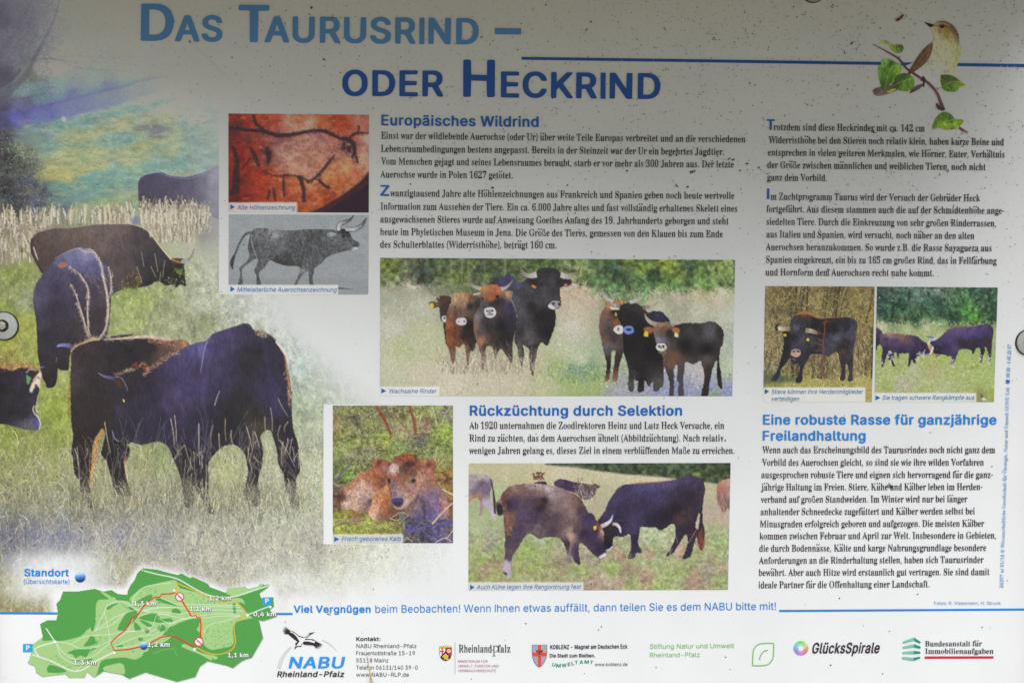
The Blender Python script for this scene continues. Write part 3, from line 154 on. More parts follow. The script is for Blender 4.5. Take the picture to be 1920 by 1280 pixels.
FONT['serif'] = _font('AǗƃžƂƂƆƇƈƐƘƷƟƹơƻƦǛƩǟƭǟưǛƲǔƷƻƻƷǃƤǉƠǋƚǉƗǌƎǍƈǐƃǔƂǔſǑžƳžƲƂƸƃƻƆƻƋƶƗƯƛƝƜƖƗƑƊƑƅƕƂƕž|ƛƣưƣƨƸơƸƝƮ\nBǙƊžƂƁƃƃƎƄƐƅƐƭƌƲƐƶƐǕƎǗƂǙƂǜƅǞƭǝƾǛǇǘǋǔǎǇǋƼǆƵǐƢǑƛǐƑǌƉǌƄƿƀƩž|ƥƄƲƄƹƆƼƉƾƕƾƟƷƮƵƯƥưƣƮƢƇ|ƣƵƱƵƷƸƹƻƺǋƹǓƷǖƳǗƣǗ\nCǞƯżƦƀƞƁƕƄƕƉƏƑƉƠƈƲƊǀƏǊƗǔƘǗƝǚƥǛƬǞƴǠǁǛǎǚǓǟǘǟǙǚǔǙǔǗǗǐǙǅǙǀǗƼǒƽǌǊǋǐǅǕǀǖƹǙƮǙƧǖƠǐƛƷƚƦƣƊƬƄƷƃǋƉǎƋǏƐǔƖǙƕǛƒǛƐǖƏǏƊǑƄǉƁǁƀƸż\nDǣƍžƄƀƃƂƄƃƏƄƐƅƐǕƎǗƁǙƁǜƄǞƮǝƿǛǌǖǖǇǙǀǜƭǙƛǔƐǍƈǎƂǋƄƿƀƳſ|ƥƄƳƄǀƉǇƟǈƶǁǐƽǔƵǗƥǗƣǕƢƇ\nEǘƂžƁƂƐƅƒƒƑƬƎưƎƳƑƴƒƶƐǖƏǗƂǙƂǜƅǞǐǝǑǘǌǖǐǑǑǌǑǅǏƾǋƿǄǔƾǖƴǘƨǗƣǖƣƴƭƴưƵƴƺƸǆƻǈƾǆƽƵƾưƽƫƾƥƾƙƽƖƸƗƲƬƤƭƢƫƢƍƤƅƿƅǆƈǇƎǐƝǖƞǗƚǕƔǔƎǐƇǐƅǓƄǒſǏž\nFǑƊžƉƂƏƄƐƆƐƬƌưƍƳƐƵƐǓƎǗƁǙƁǜƄǞǏǝǐǘǌǖǐǌǐǅǎƾǊƿǃǔƶǗƥǗƣǖƣƴƫƴƯƵƲƷƵƾƷǆƻǈƾǆƽƵƾưƽƫƾƥƾƘƼƖƷƗƲƬƮƭƣƭƣƆƦƃƮƂƮſƫž\nGǦƴżƮŽƫſƝƁƘƄƎƓƉƢƉƹƋǂƘǗƝǚƦǛƫǞƴǠƻǞǁǛǎǚǓǟǘǟǙǚǔǙǔǗǗǐǙǆǘƽǗƼǒƽǊǑǆǕǀǖƻǙƪǘơǐƛƵƛƦƢƊƥƇưƂƽƂǃƄǆƇǆơǃƤƶƥƷƩǣƪǦƧǥƤǚƤǘƣǘƊǚƇǚƄǏƀǃſƾŽ\nHǩƉžƈƂƎƃƐƆƐƬƌưƍƴƐƶƐǕƍǘƂǙƂǜƅǞƱǝƲǙƧǘƣǖƣƶƥƴǄƴǆƷǆǖǂǘƷǙƷǜƺǞǦǝǧǙǜǘǚǗǘǌǘƶǜƲǛƮǘƭǘƫǙƆǛƃǡƂǡſǞžƾžƽƂǃƃǆƆǆƭƥƮƢƫƣƆƦƃƬƂƬſƩž\nIƴƉžƈſƈƂƍƃƐƆƑǌƏǗƂǘƁǜƄǞƱǝƲǙƦǘƣǕƣƆƧƃƬƂƬſƪž\nJǂƎųƊŹƃźƁżƂƋƅƐƎƐƐƎƑƅƐŻƘźƝŽƠƅƠǑƜǘƏǘƎǜƑǞƿǝǀǙƵǘƲǕƲƓƯƁƬżƤŹƠųƝŵ\nKǦƉžƈƂƎƃƐƆƒƩƎƭƎƲƑƶƑǋƏǗƍǘƂǙƂǜƅǞƯǞƲǜƲǙƦǘƣǕƣƶƨƴƪƵǆǓǆǖǂǙǂǝǚǝǚǙǏǔǌǍǈǊǅǊƿǄƹƽƹƸǆƨǆƢǔƐǘƇǟƃǩƂǩſǦžƸžƷƂǅƃǆƈƪƬƤƫƣƪƢƎƣƅƦƃƬƂƬſƩž\nLǕƃžƂƂƏƅƐƆƐǔƎǘƂǙƂǜƅǞƲǝƳǙƦǘƣǕƣƆƥƄƽƄǄƇǆƍǐƟǕƠǗƟǗƜǕƗǒƋǏƇǏƅǓƄǒſǏž\nMǿƉžƈƁƌƅƍƑƎǀƔǂƔǄƒǔƐǗƈǙƉǝƜǞƟǜơǗƥǓƫǂƯƿƺƦƽƤǀƥǌǁǕǄǚǓǞǗǠǝǳǞǶǜǶǙǰǗǭǔǬǅǮǀǯƆǱƃǷƂǶžǗžǔſǔƂǚƃǜƆǜǀǙǆǗǄǒƹǑƳǋƤǇƤǅƧǃƤǁƛǀƎƼƀƹžƵžƱƅƬƢƨƥƜǁƘǁƘƆƜƂƜſƚž\nNǣǐżǌƀƵƦưƪƟƾƜǀƘƾƘƉƚƄƝƂƝſƚžƊžƈſƈƂƌƅƍƏƎƾƖǁƒǓƈǙƈǝƛǝƩǋƯǁƳƿǂƭǈƨǌƩǌǑǋǖǇǙǇǜǊǞǛǝǛǙǗǕǖƩǎƦǖſǕż\nOǩƯżƧƀƟƁƚƃƏƒƉơƉƺƑǍƚǘƟǚƨǛưǟƹǟǂǛǊǚǏǘǜǆǠƹǠơǘƎǏƃǊƁǁƀƸż|ƮƂƼƂǇƊǎƦǎƶǈǐƿǘƺǙƭǙƤǓơǐƜƻƛƧơƋ\nPǔƉžƈƂƎƃƐƆƐƩƌƭƐƱƐǕƎǗƂǙƂǜƅǞƮǝǀǛǉǗǋǕǐǅǎƹǉƱǋƮǋƫƼƨƹƬƤƪƣƩƣƆƦƃƬƂƬſƩž|ƣưƮưƴƱƷƲƺƶƼƼƼǈƺǓƸǕƱǘƥǗƣǖ\nQǩǂũƿŪƮŭƮűƳŲƱŵưźƮżƫżƨƀƟƁƚƃƏƒƉơƉƺƑǍƜǙƨǛƱǟƺǟǂǛǊǚǏǘǜǆǠƺǠơǘƎǐƅǌƄǈƁǀƀƿſǄŸǋųǘŲǢųǤŲǤůǒūǊūǆŬǄũ|ƬƂƯƂƳƄǂƆǇƊǌƙǎƦǎƶǈǐƿǘƺǙƭǙƤǓơǐƜƻƛƧơƋ\nRǟƉžƈƂƎƃƐƆƐƪƌƮƐƲƐǕƎǗƂǙƂǜƅǞƺǜǄǚǌǖǑǇǐƼǎƷǊƲǋƯǋƬǄƬǄƧǂƥǑƎǒƈǖƄǜƂǜſǙžǈžǆƃǀƊƴƜƱơưƧƫƫƥƬƢƩƣƆƦƃƬƂƬſƩž|ƣƱƱƱƸƳƻƶƾƾƾǇƽǑƺǕƲǘƦǗƣǖ\nSǎƈżƇƁƌƂƌƄƉƉƈƎƆƞƈơƌơƎƠƒƕƔƋƞƃƣƂưƃƷƋƷƖƳƜƦƥƜƦƓƬƐƲƊƳƊƷƑƸƌǂƋǋƍǒƒǙƖǛƜǜơǟƨǟƴǜƼǜǀǟǄǟǅǛǂǗǄǏǆǅǃƾǀƾƾǀƺǊƸǒƭǙơǙƞǘƙǒƘǊƛǄƢƾƬƸƸƶǄƭǈƦǈƤǃƨǁƩǀƧǅƜǇƔǄƋƽƂƳƀƮŽƥżƟŽƙƀƒƀƐƀƍż\nTǕƙžƘſƘƂƠƅơƐơǖƠǗƖǗƎǔƈǀƆƾƃƾƁǅƁǌƄǖƁǘƁǜƄǞǓǝǔǙǑǕǓǐǔǆǒƾǍƿǇǔƾǗƴǗƳǖƳƆƶƃƼƂƼž\nUǢƪżƤſƛƀƔƄƕƉƐƚƐǓƎǘƂǘƁǜƄǞƯǞƲǜƲǙƦǘƣǕƢƖƥƊƦƇƭƃƶƂǁƅǈƊǌƜǌǓǊǗǆǙǆǜǈǞǙǝǚǙǘǗǖǒǖƜǓƍǏƈǎƄǇƀƾſƷż\nVǖƪżƥƅƠƠƚƩƋǍƊǓƆǘżǙŽǝƩǞƬǜƬǙƫǘƝǘƜǒƬƪƯƤƱƤƵƥǄǎǅǖǀǙǀǝǑǞǔǜǔǙǐǔǏǍƿƤƻƤƹƧƷƦƷƠƶƝƵƒƲƂƯż\nWǺƢżƠžƞƇƚƣƖƧƉǌƇǖƅǘżǘŻǙŻǜƇǞƛǝƦǜƦǙƥǘƛǘƚǓƦƭƨƧƫƦƭƧƴƷƻƸƾǂƻǔƷǘƬǙƭǝǖǞǙǜǙǙǎǘǍǒǐǆǒƺǖƶǚƫǝƨǟƩǠƬǬǓǬǖǨǚǨǝǹǝǹǘǷǔǶǎǪƪǦƨǣƪǢƩǞƆǛŽǖżǓſǏƑǌƦǈƪǃƶǁƸƼƳƹƭƸƦƴƦƲƩƱƨƫƄƧż\nXǞƉžƈſƈƂƐƈƑƎƚƛƞƠƦơƩƩơƵƠƼƜƾƓǌƑǔƌǘƁǙƁǜƄǞƱǝƲǙƤǘƣǔƮǁưƾƳƾƶƿǃǓǃǗǀǙǁǝǕǝǖǙǌǓǋǍǂƿǀƾƾǂƻǀƸƽƶƷƽƩƿơǃƠǅƝǏƍǐƇǔƃǘƂǘſǕžƵžƴƂƽƄƽƉƯƠƩơƦƜƞƖƚƇƚƄƝƁƝž\nYǕƚžƙƂƟƃơƆƢƢƝƱƚƳƍǋƋǓƆǘżǙżǜſǞƪǝƫǙƝǘƜǔƬƳưƲƳƳǄǐǄǖƿǙƿǜǂǞǓǝǓǘǏǔǎǌƿƴƽƲƻƶƷƴƳƫƴƅƷƃƽƂƽſƺž\nZǘƄžƃƀƃƃƊƅƍƈƏƐƷǓƷǖƵǖƝǖƙǕƖǓƕǎƎƿƋƾƈǅƈǋƌǔƌǖƉǗƊǜƍǞǒǝǓǙǋǖǉǔǇǌƞƇƠƄƼƅǃƇǏƠǑƢǔƢǖƠǕƔǔƏǏƇǏƅǓƄǓſǐž\naǅƲżƭžƫƂƩƂơƂƘŽƏŽƋƂƃƄƃƈƆƉƆƓƏƟƛơƧƧƨƩƨƹƢƼƜƼƖƹƘƮƕƦƍƤƉƦƈƨƈƵƋƻƓƼƛǁƦǂƪǀƮƼƶƻƸƺƹƭƵơƻƠƼƞƺƚƹƎƶƆƼƆǀƊǃƇǂƃƾƂƺž|ƚƅƠƄƨƉƨơơƟƘƙƖƈ\nbǈƈżƇžƇƁƋƂƋƄƊƍƊƴƆƻƉƿƊǕƈǘƅǙƅǛƇǝƖǝƘǜƚǒƛƾƢƾƧǁưǁƺƽǁƶǁƱǄƞǂƖƻƄƲƂƭŽƥżơŽƜƂƕƂƌż|ơƂƫƃưƉƲƦƯƷƫƹƟƸƛƵƛƉ\ncƻƝżƘžƒƅƈƅƈƉƋƋƇƔƅơƈưƎƸƕƺƝǁƨǁƬƿƯƺƶƸƷƱƵƩƱƧƪƨƨƮƦƻơƼƛƺƖƯƖƛƘƓƞƋƠƆƩƆƶƐƹƎƺƋưƇƧŽ\ndǊƚżƕŽƑƁƈƄƉƉƆƗƆƥƉƷƏƽƓƾƙǁƢǁƧƾƭƾƭǖƨǙƨǜƪǞƺǝƾǑƿƿǂƻƽƵƾƯƾƊƾƆǃƆǈƂƯżƬŽƪƁƦƁƢŽ|ƝƄƧƄƭƊƭƵƪƸơƺƜƹƚƷƖơƖƚƚƇ\neƼƝżƗžƒƅƇƆƇƊƊƌƇƕƅơƂƣƃƨƆƪƉƴƍƸƓƺƚǁƤǁƨƿƬƺƱƹƳƷƺƥƵƠƪƠƦƢƗƢƖƝƘƓƟƋơƆƪƇƬƋƵƓƸƒƺƎƬƆƧž|ƗƩƨƩƨƴƦƺƠƼƚƺƘƵ\nfƫƊžƉƂƌƄƌƇƌƷƊƼƋǂƌǍƏǕƕǗƚǝƝǞƩǞƮǗƴǖƴǏƱǆƩǆƥǎƦǙƠǙƝǕƝǂƢƾƢƺƝƹƜƷƝƅƞƃơƂơſƞž\ngǁƙťƑŨƎŦƄŦƄũƆŬƆůƂŰƄŸƇŽƄƀƃƄƉƅƍƈƇƊƇƏƉƑƕƖƒƙƍƙƋƖƊƗƋƛƇƢƆƮƊƺƏƾƕƿƚǁƥǁƫƿǀƾǁƺƽƹƸƶƺƪƸơƶƜƶƖƳƙƯƚƪƕƧƗƘƖƕƏƕƍƙƌưƋƶƅƾƄǁŻƿŹƿŲƺūƺŦƴŧƲũơť|ƘūƥŪƬŬƲůƳŴƲŶƭŷƓŷƑŵƐů|ƜƛƣƛƧƞƨƤƨƲƪƷƦƼƜƼƗƸƖƨƘƞ\nhǌƊžƈƀƋƅƌƬƍƳƈƹƋƽƋǖƊǘƇǙƇǛƉǝƘǝƚǜƜǑƝƼƥƼƬǁƵǁƺƼǀƺǂƷǂƴǀƴǀƆǃſǁžưžƮſưƅưƫƯƷƪƸơƶƝƳƜƆƞƂƞž\niƨƊžƉƁƌƆƌƸƋƺƈƼƈƿƊǀƙǀƜƵƜƆƞſƜž|ƐǇƌǌƍǚƐǞƘǞƛǜƜǗƛǋƘǇ\njƪƏţƌŦƁţŽŦżŪŸūŷŮŵŮŶŶŹżƀżƄŹƅŴƃŰƃŬƉūƍŮƍƹƌƻƈƼƈƾƊǀƚǀƞƵƞŵƛŬƕŪ|ƒǇƍǋƎǚƑǞƚǞƝǙƜǋƘǇ\nkǈƊžƈƀƋƅƌƛƉơƑƤƐƧƌƩƌǖƋǘƈǙƈǜƊǞƙǝƜǒƝƨƢƩưƷưƺƮƽƮǀƿǀǁƿǁƼƶƶƵƱƳƮƯƮƪƪƪƦƫƣƳƢƶƠƹƛƺƕƿƍǀƈǆƂǆƀǄžƱžưƁƲƄƲƆƢƟƝƝƜƆƞƂƞž\nlƨƊžƉƁƌƆƌǖƋǘƈǙƈǜƊǞƙǝƜǒƜƆƞſƜž\nmǯƉžƃſƂƁƃƃƊƃƋƅƌƭƍƷƈƹƆƷƃƷƂƹƂƻƆƼƈǀƘǀƜƼƣƼƫǁƴǁƷǀƺƼǅƸǈƺǎǁǘǁǛƿǞƹǥƷǥƴǣƲǤƅǥƃǭƃǭſǤž|ƭƃƯƅưƶƮƸƩƸƠƶƝƳƜƆƞƃ|ǁƃǑƃǓƄǒƶǑƸǌƸǇƴǀƲǀƌ\nnǌƊžƈƀƋƅƌƬƍƷƈƹƆƷƃƷƂƸƂƻƆƼƉǀƘǀƜƼƣƼƫǁƴǂƷǀƺƼǀƺǂƶǀƳǁƅǃƁǃžưžƮſưƅưƫƯƷƪƸơƶƝƳƜƆƞƂƞž\noǃƠżƛŽƕƄƎƅƊƉƆƕƆƩƉƳƍƸƕƺƜǁƧǁƮƺƵƹƺƴƽƩƽƔƺƊƶƆƮƄƨŽ|ƞƂƦƂƪƆƬƋƮƚƬƲƩƹƥƼƝƼƘƴƖƢƗƒƘƉƛƄ\npǊƎţƊŦƌŮƋſƈƃƍƉƌƬƍƸƈƺƆƷƃƷƂƺƆƼƈǀƘǀƚƼƢƼƤƼƩǁƳǁƹƼƿƺǂƶǄƙǀƉǁƄƼƁƷƀƴŽƮżƨŽƣƀƝƀƝŭơũơťƝťƛţ|ƨƄƬƄưƆƳƖƳƩưƷƭƹƨƹƤƷƟƶƝƳƝƉƠƆ\nqǉưţƮťƪťƩŦƩũƮŭƭƀƦƀơŽƗŽƒƀƈƃƉƊƆƗƆƦƉưƏƻƖƼƚǀƞǂƦǁƭƼƴƼƿǂǂƿǁƼƾƹƾƎƽƉƿƄǁƂƾžƿŬǀŧƽţ|ƞƄƦƄƫƆƭƉƭƵƧƻƝƻƘƳƗƔƚƆ\nrƹƋžƊƀƌƆƌƵƉƷƃƶƃƺƇƻƉǀƙǀƛƻƢƺƤƻƪǁƴǁƷƻƻƺƼƸƵƫƯƫƬƬƨƶƠƴƝƱƝƅơƂơž\nsƺƝżƓſƎſƊŽƆžƌƃƇƈƆƔƇƗƌƖƏƊƔƅƙƂƣƃƦƉƤƐƘƚƎƥƋƮƈưƉƵƌƹƒƻƖǁƠǁƩǀưǁƲǀƲƽƭƼƬƺƱƸƲưƪƱƨƷơƼƘƻƖƸƗưƥƥƪƟƳƐưƆƩƄƤƁƦſƥŽ\ntƮƓŽƑſƎƉƌƋƋƐƋǁƘǕƜǖƞǓƛǂƜǁƣǀƤƼƣƺƜƸƜƇƝƆƣƈƩƐƭƏƮƌƭƊƩƋƧƊƠžƝŽ\nuǋƙżƔŽƑƁƌƂƉƆƋƋƊƸƉƻƆƼƆƿƉǀƗǀƙƿƜƱƜƇƝƆƥƆƫƇƮƋƮƹƪƼƪƿƬǀƼǀƿƴǀƈǉƅǉƂưżƭŽƫƁƦƁƠŽ\nvƽƜżƙƁƓƝƐơƊưƉƷƅƻƅƿƈǀƙǀƛƿƛƼƘƺƘƷơƠƣƞƥƠƭƴƭƺƫƽƫǀƹǀƺƿƺƻƷƷƶưưƠƬƟƩơƨƟƨƖƦƍƥƄơŽ\nwǗƘżƕƁƒƎƐƝƎƟƋƜƉƝƉƠƌƢƇưƆƷƂƼƂƿƅǀƕǀƗƿƗƼƕƺƕƷƝƢƠƠƤƣƫƢƪƧƫƯƪƶƧƽƧǀƻǀƺƶƾƥǀƤǄƥǋƶǋƺǉƽǉǀǘǀǘƽǔƶǓưǎƣǊƣǉƦǆƤǆơǌƠǌƝǅƙǄƍƾŽƻżƸŽƵƆƳƞƮƠƬƟƪƜƤƛơƄƝŽ\nxǀƄžƃƂƊƇƋƍƎƑƖƓƚƚƘƞƔƣƒƬƍưƌƶƆƼƆƿƉǀƛǀƜƽƚƺƚƸƠƯƣƮƦƯƭƷƭƺƫƽƬǀƻǀƼƼƵƷƳưưƮƫƯƦƧƬƛƮƔƲƒƵƎƶƇƺƂƺžƥžƦƈƠƑƝƒƙƑƒƊƒƄƕƁƔž\nyƼƈŢƅŤƂũƂűſűƁŸƇźƌŹƎŵƏŰƑůƕųƚžƓƝƏƣƊưƉƶƅƼƅƿƈǀƙǀƛƿƛƼƘƺƘƷƠơƣƞƦơƭƶƭƺƪƼƪƿƬǀƹǀƺƼƷƷƶưưƠƭƞƪƠƨƞƨƖƤƀƟűƛůƘűƍŢ\nzƻƉžƇƄƉƇƊƍƢƸƟƺƐƹƎƶƋƬƇƪƄƯƅƿƈǀƷǀƸƻƴƺƱƷƯƯƙƆƛƄƫƆƭƈƲƖƷƗƹƖƹƓƷƍƶƈƴƄƱƃưſƮž\n0ǋƠŽƘƄƍƅƌƆƍƋƊƓƈƞƇƺƌǖƎǚƘǜƝǡơǣƪǣƮǡƲǜƻǛƿǗǄƻǄƦǁƒƾƋƿƈƿƅƳƄƫŽ|ƠƆƪƆƮƈƳƠƳǀƯǖƭǙƪǚơǚƝǘƘƿƙƙƜƊ\n1ǋƕžƔſƔƅƞƆƠƈƠǋƝǑƙǐƑǉƇǉƄǏƈǒƓǓƥǢưǢƲǡƲǞƭǙƬǕƬǓƳǒƴǐưǋƲƇƳƆƾƅƾſƼž\n2ǋƄžƃƀƃƏƈƒƦƲƭƿưǉƭǘƩǚƜǚƘǖƖǉƘƿƍǁƉǄƇǌƇǓƆǘƌǞƕǟƚǢƟǣƧǣưǟƹǞƾǚǀǖƿǒƿǊƽƽƲƮƢƞƠƝƞƞƖƗƕƒƗƐƴƑƹƕƼƞǅƞǆƛǄƔǆƎǆſǃž\n3ǋƚŽƕƀƋƁƃƆƃƉƆƋƆƍƄƔƇƙƏƛƑƙƒƋƗƇƩƆƯƋƲƛưƨƪƪƧƯƛƯƙƫƓƫƒƭƓƯƚưƘƴƚƷƦƹƫƽƮǄƭǖƩǚƚǚƗǖƖǋƗǄƐǂƋǄƈǈƆǎƆǔƅǗƋǞƔǟƙǢƞǣƧǣƯǟƹǞǀǗƽǀƸƺƮƴƳưƽƯǀƬǂƢǂƕƿƌǂƉƷƁƬƀƦŽ\n4ǋƘžƗƀƗƅƥƆƨƈƨƚƐƚƍƗƅƗƃƛƀƜƀƢƗǇƞǉƠǌƩǠƫǡƸǡƹǝƷǖƶǋƺǆƹƥƺƤǈƣǊƠǉƛƹƚƺƈƼƆǉƅǉſǆž|ƏƤƨƤƨǆƥǌƛƾƚƸ\n5ǋƚŽƓƁƋƂƈƅƄƆƄƉƆƌƄƑƇƗƍƚƑƚƒƘƓƌƖƈƛƆƨƆƮƌƱƠƬƱƥƳƘƳƕƲƓƮƐƮƎƱƇƴƇƺƉƼƈǐƋǠƎǢǀǡǂǞǁǈǀǆƸǆƶǈƵǍƱǏƘǐƖǎƕƼƦƼƩƻƲƺƸƷǀưǁƥǁƕƾƌǀƉǀƇƺƅƷƂƮƁƦŽ\n6ǋƣŽƟſƛƃƎƅƎƈƏƋƌƐƉƚƈƪƉưƈƳƅƴƅƹƈƼƌǊƒǘƕǛƗǜƟǝƧǣƱǣƶǡƹǝǁǜǄǚǅǖǁǊƽǇƲǄƴǌƳǙƯǛƦǛƝǓƙƼƚƻƠƺƥƼƱƼƽƸǂƳǄƥǄƖǀƋǂƆƼƄƵƃƱſƭŽ|ƢƆƭƆưƇƱƊƴƚƴƤƱƲƬƴƝƳƙưƙƟƜƎƞƉ\n7ǋƗžƖƂƚƈƛƎƷǎƵǏƔǏƑǍƏǃƈǂƅǇƆǎƅǠƈǢǇǡǈǜǆǒǃǍƣƁƠž\n8ǋƞŽƙƁƏƂƈƅƊƊƆƒƆƞƉƩƑƯƙưƚƱƕƵƉƷƉƻƍƽƊǃƉǏƊǘƏǝƘǞƢǣƪǣƮǢƳǞƼǝǀǙǂǊǀǁƾƽƿƸƴƶƱƹƯƸƯƵƴưƽƯǂƪǃƧǂƤǄơǆƖǁƊǃƇǃƄƻƂƱƁƮžƪŽ|ƞƅƭƅƴƌƶƙƴƞƨƨƚƩƗƥƖƛƗƌƙƈ|ƢƼƭƼƲǄƲǔƮǚƫǛƝǚƚǕƚǃ\n9ǋƙŽƓƃƈƆƈƓƌƗƐƗƒƓƓƌƗƇƛƆƨƇƮƎƲƤƲƫƩƪƤƨƜƨƙƤƇƬƇƯƉƲƇƼƇǉƊǓƊǘƍǛƖǝƚǡƟǣƧǣƱǝƹǜƽǘǃǂǂƲǆưǆƬǃƨǂƠƿƕƹƋƺƅƱƅƤŽ|ƞƱƭƱưƳƳƹưǒƬǘƩǚƠǚƜǙƛǗƗǆƗƼƙƵ\n.ƤƎſƋƂƊƊƍƏƔƐƙƌƚƅƖſ\n,ƤƇůƆŰƌƎƎƏƙƏƘƈƏűƍů\n-ƫƇƟƆơƆƨƇƩƣƪƥƨƥƠƤƟ\n!ƤƎſƋƂƊƊƍƏƔƐƙƌƚƅƖſ|ƐƛƎơƋǞƍǟƘǟƚǝƖƟƕƛ\n:ƤƎſƋƂƊƊƍƏƔƐƙƌƚƅƖſ|ƐƸƋƼƊǄƎǉƕǉƙǆƚƾƗƹ\n/ƲƃƀƂƁƄƇƤǝƦǟƯǟƮǙƎƃƌƀ\n(ƨƚūƐŸƊƆƆƛƆƯƋǇƑǔƙǟơǟƢǝƙǌƕǀƒƯƒƛƔƎƛźƣŬƢū\n)ƨƆūƆŭƑƃƖƙƕƹƐǊƆǞƇǟƎǟƒǜƙǑƟǁƢƱƢƘƜƀƔűƏū\nßǋƩſƝƃƜƅƟƌơƍƨƊƲƊƸƎƺƔƶƜƬƥƧƬƦƵƭǂƮǉƫǑƣǕƚǓƖǍƔǆƔƁƒƀƌƀƋƁƋǋƐǗƕǜƜǟƫǞƵǖƸǍƸǆƷǁƲƸƱưƿơǄƗǄƎǁƇƾƄƱſ\n©ǬưſƠƅƔƐƏƘƋƣƊƵƎǄƚǕƧǝƷǠǃǞǋǚǗǐǠǀǢƶǢƨǟƜǛƔǐƈǁƀ|ưƊƺƊǉƐǓƛǘƪǗƺǐǈǇǐƷǕƫǓơǍƚǅƔƴƕƥƛƘƦƎ|ƴƔƫƗƤƝƟƦƞƴƢƿƪǇƲǊƻǊǃǇǉǁǍƺǍƶǅƶǁƻƽƾƲƿƬƻƨƴƨƫƪƦƯơƸƟƿƢǄƩǌƩǍƨǉƞǃƘƹƔ\näǅƲżƭžƫƂƩƂơƂƘŽƏŽƋƂƃƄƃƈƆƉƆƓƏƟƛơƧƧƨƩƨƹƢƼƜƼƖƹƘƮƕƦƍƤƉƦƈƨƈƵƋƻƓƼƛǁƦǂƪǀƮƼƶƻƸƺƹƭƵơƻƠƼƞƺƚƹƎƶƆƼƆǀƊǃƇǂƃƾƂƺž|ƚƅƠƄƨƉƨơơƟƘƙƖƈ|ƍǓƆǘƄǞƇǥƌǨƑǨƖǦƙǢƙǛƔǔ|ƵǓƮǘƬǞƯǥƴǨƹǨƾǦǁǢǁǛƼǔ\nöǃƠżƛŽƕƄƎƅƊƉƆƕƆƩƉƳƍƸƕƺƜǁƧǁƮƺƵƹƺƴƽƩƽƔƺƊƶƆƮƄƨŽ|ƞƂƦƂƪƆƬƋƮƚƬƲƩƹƥƼƝƼƘƴƖƢƗƒƘƉƛƄ|ƋǓƅǗƃǜƃǠƈǧƑǨƗǣƘǛƔǕƏǓ|ƳǓƭǗƫǜƫǠưǧƹǨƿǣǀǛƼǕƷǓ\nüǋƙżƔŽƑƁƌƂƉƆƋƋƊƸƉƻƆƼƆƿƉǀƗǀƙƿƜƱƜƇƝƆƥƆƫƇƮƋƮƹƪƼƪƿƬǀƼǀƿƴǀƈǉƅǉƂưżƭŽƫƁƦƁƠŽ|ƍǒƇǘƇǠƍǦƕǦƛǠƜǜƛǘƕǒ|ƵǒƯǘƯǠƵǦƽǦǃǠǄǜǃǘƽǒ\nÖǩƯżƧƀƟƁƚƃƏƒƉơƉƺƑǍƚǘƟǚƨǛưǟƹǟǂǛǊǚǏǘǜǆǠƹǠơǘƎǏƃǊƁǁƀƸż|ƮƂƼƂǇƊǎƦǎƶǈǐƿǘƺǙƭǙƤǓơǐƜƻƛƧơƋ|ƝǱƗǶƖǽƙȃơȆƩȂƫǾƫǹƦǲ|ǅǱƿǶƾǽǁȃǉȆǑȂǓǾǓǹǎǲ\nÜǢƪżƤſƛƀƔƄƕƉƐƚƐǓƎǘƂǘƁǜƄǞƯǞƲǜƲǙƦǘƣǕƢƖƥƊƦƇƭƃƶƂǁƅǈƊǌƜǌǓǊǗǆǙǆǜǈǞǙǝǚǙǘǗǖǒǖƜǓƍǏƈǎƄǇƀƾſƷż|ƙǯƔǳƒǺƖȁƞȄƦǿƧǶƢǯ|ǁǯƼǳƺǺƾȁǆȄǎǿǏǶǊǯ\n–ǑƎƀƌƂƍǟǃǟǃƀ|ƔƇƽƇƽǙƔǙ\n Ƣ')
FONT['sans']['I'] = (30, [[(9, 0), (21, 0), (21, 101), (9, 101)]])      # rect I
FONT['bold']['I'] = (36, [[(8, -4), (28, -4), (28, 104), (8, 104)]])

# ------------------------------------------------------------------ the board itself: panel, frame, and an unseen roof to shade it
BX0, BX1, BZ0, BZ1 = -.66, .66, ZC-.47, ZC+.47
def wood(name, base, dark):
    m, nt, b = principled(name, .75, .2); N, L = nt.nodes, nt.links
    g = N.new('ShaderNodeTexCoord'); mp = N.new('ShaderNodeMapping'); mp.inputs['Scale'].default_value = (3, 40, 40)
    L.new(g.outputs['Object'], mp.inputs['Vector'])
    n = N.new('ShaderNodeTexNoise'); n.inputs['Scale'].default_value = 2.2; n.inputs['Detail'].default_value = 6; L.new(mp.outputs[0], n.inputs['Vector'])
    r = N.new('ShaderNodeValToRGB'); r.color_ramp.elements[0].color = (*dark, 1); r.color_ramp.elements[1].color = (*base, 1)
    L.new(n.outputs['Fac'], r.inputs[0]); L.new(r.outputs[0], b.inputs['Base Color'])
    return m
M_WOOD = wood('weathered_wood', (.20, .15, .10), (.09, .065, .045))
P = lambda v: [(x-0, y, z-ZC) for x, y, z in v]
def part_box(name, args, mat, bevel=.003):
    v, f = box(*args); o = mk(name, P(v), f, mat, board)
    if bevel:
        bv = o.modifiers.new('bevel', 'BEVEL'); bv.width = bevel; bv.segments = 2
    return o
panel = part_box('panel', (BX0, BX1, 0, .006, BZ0, BZ1), M_PAPER, 0)
FR = .055
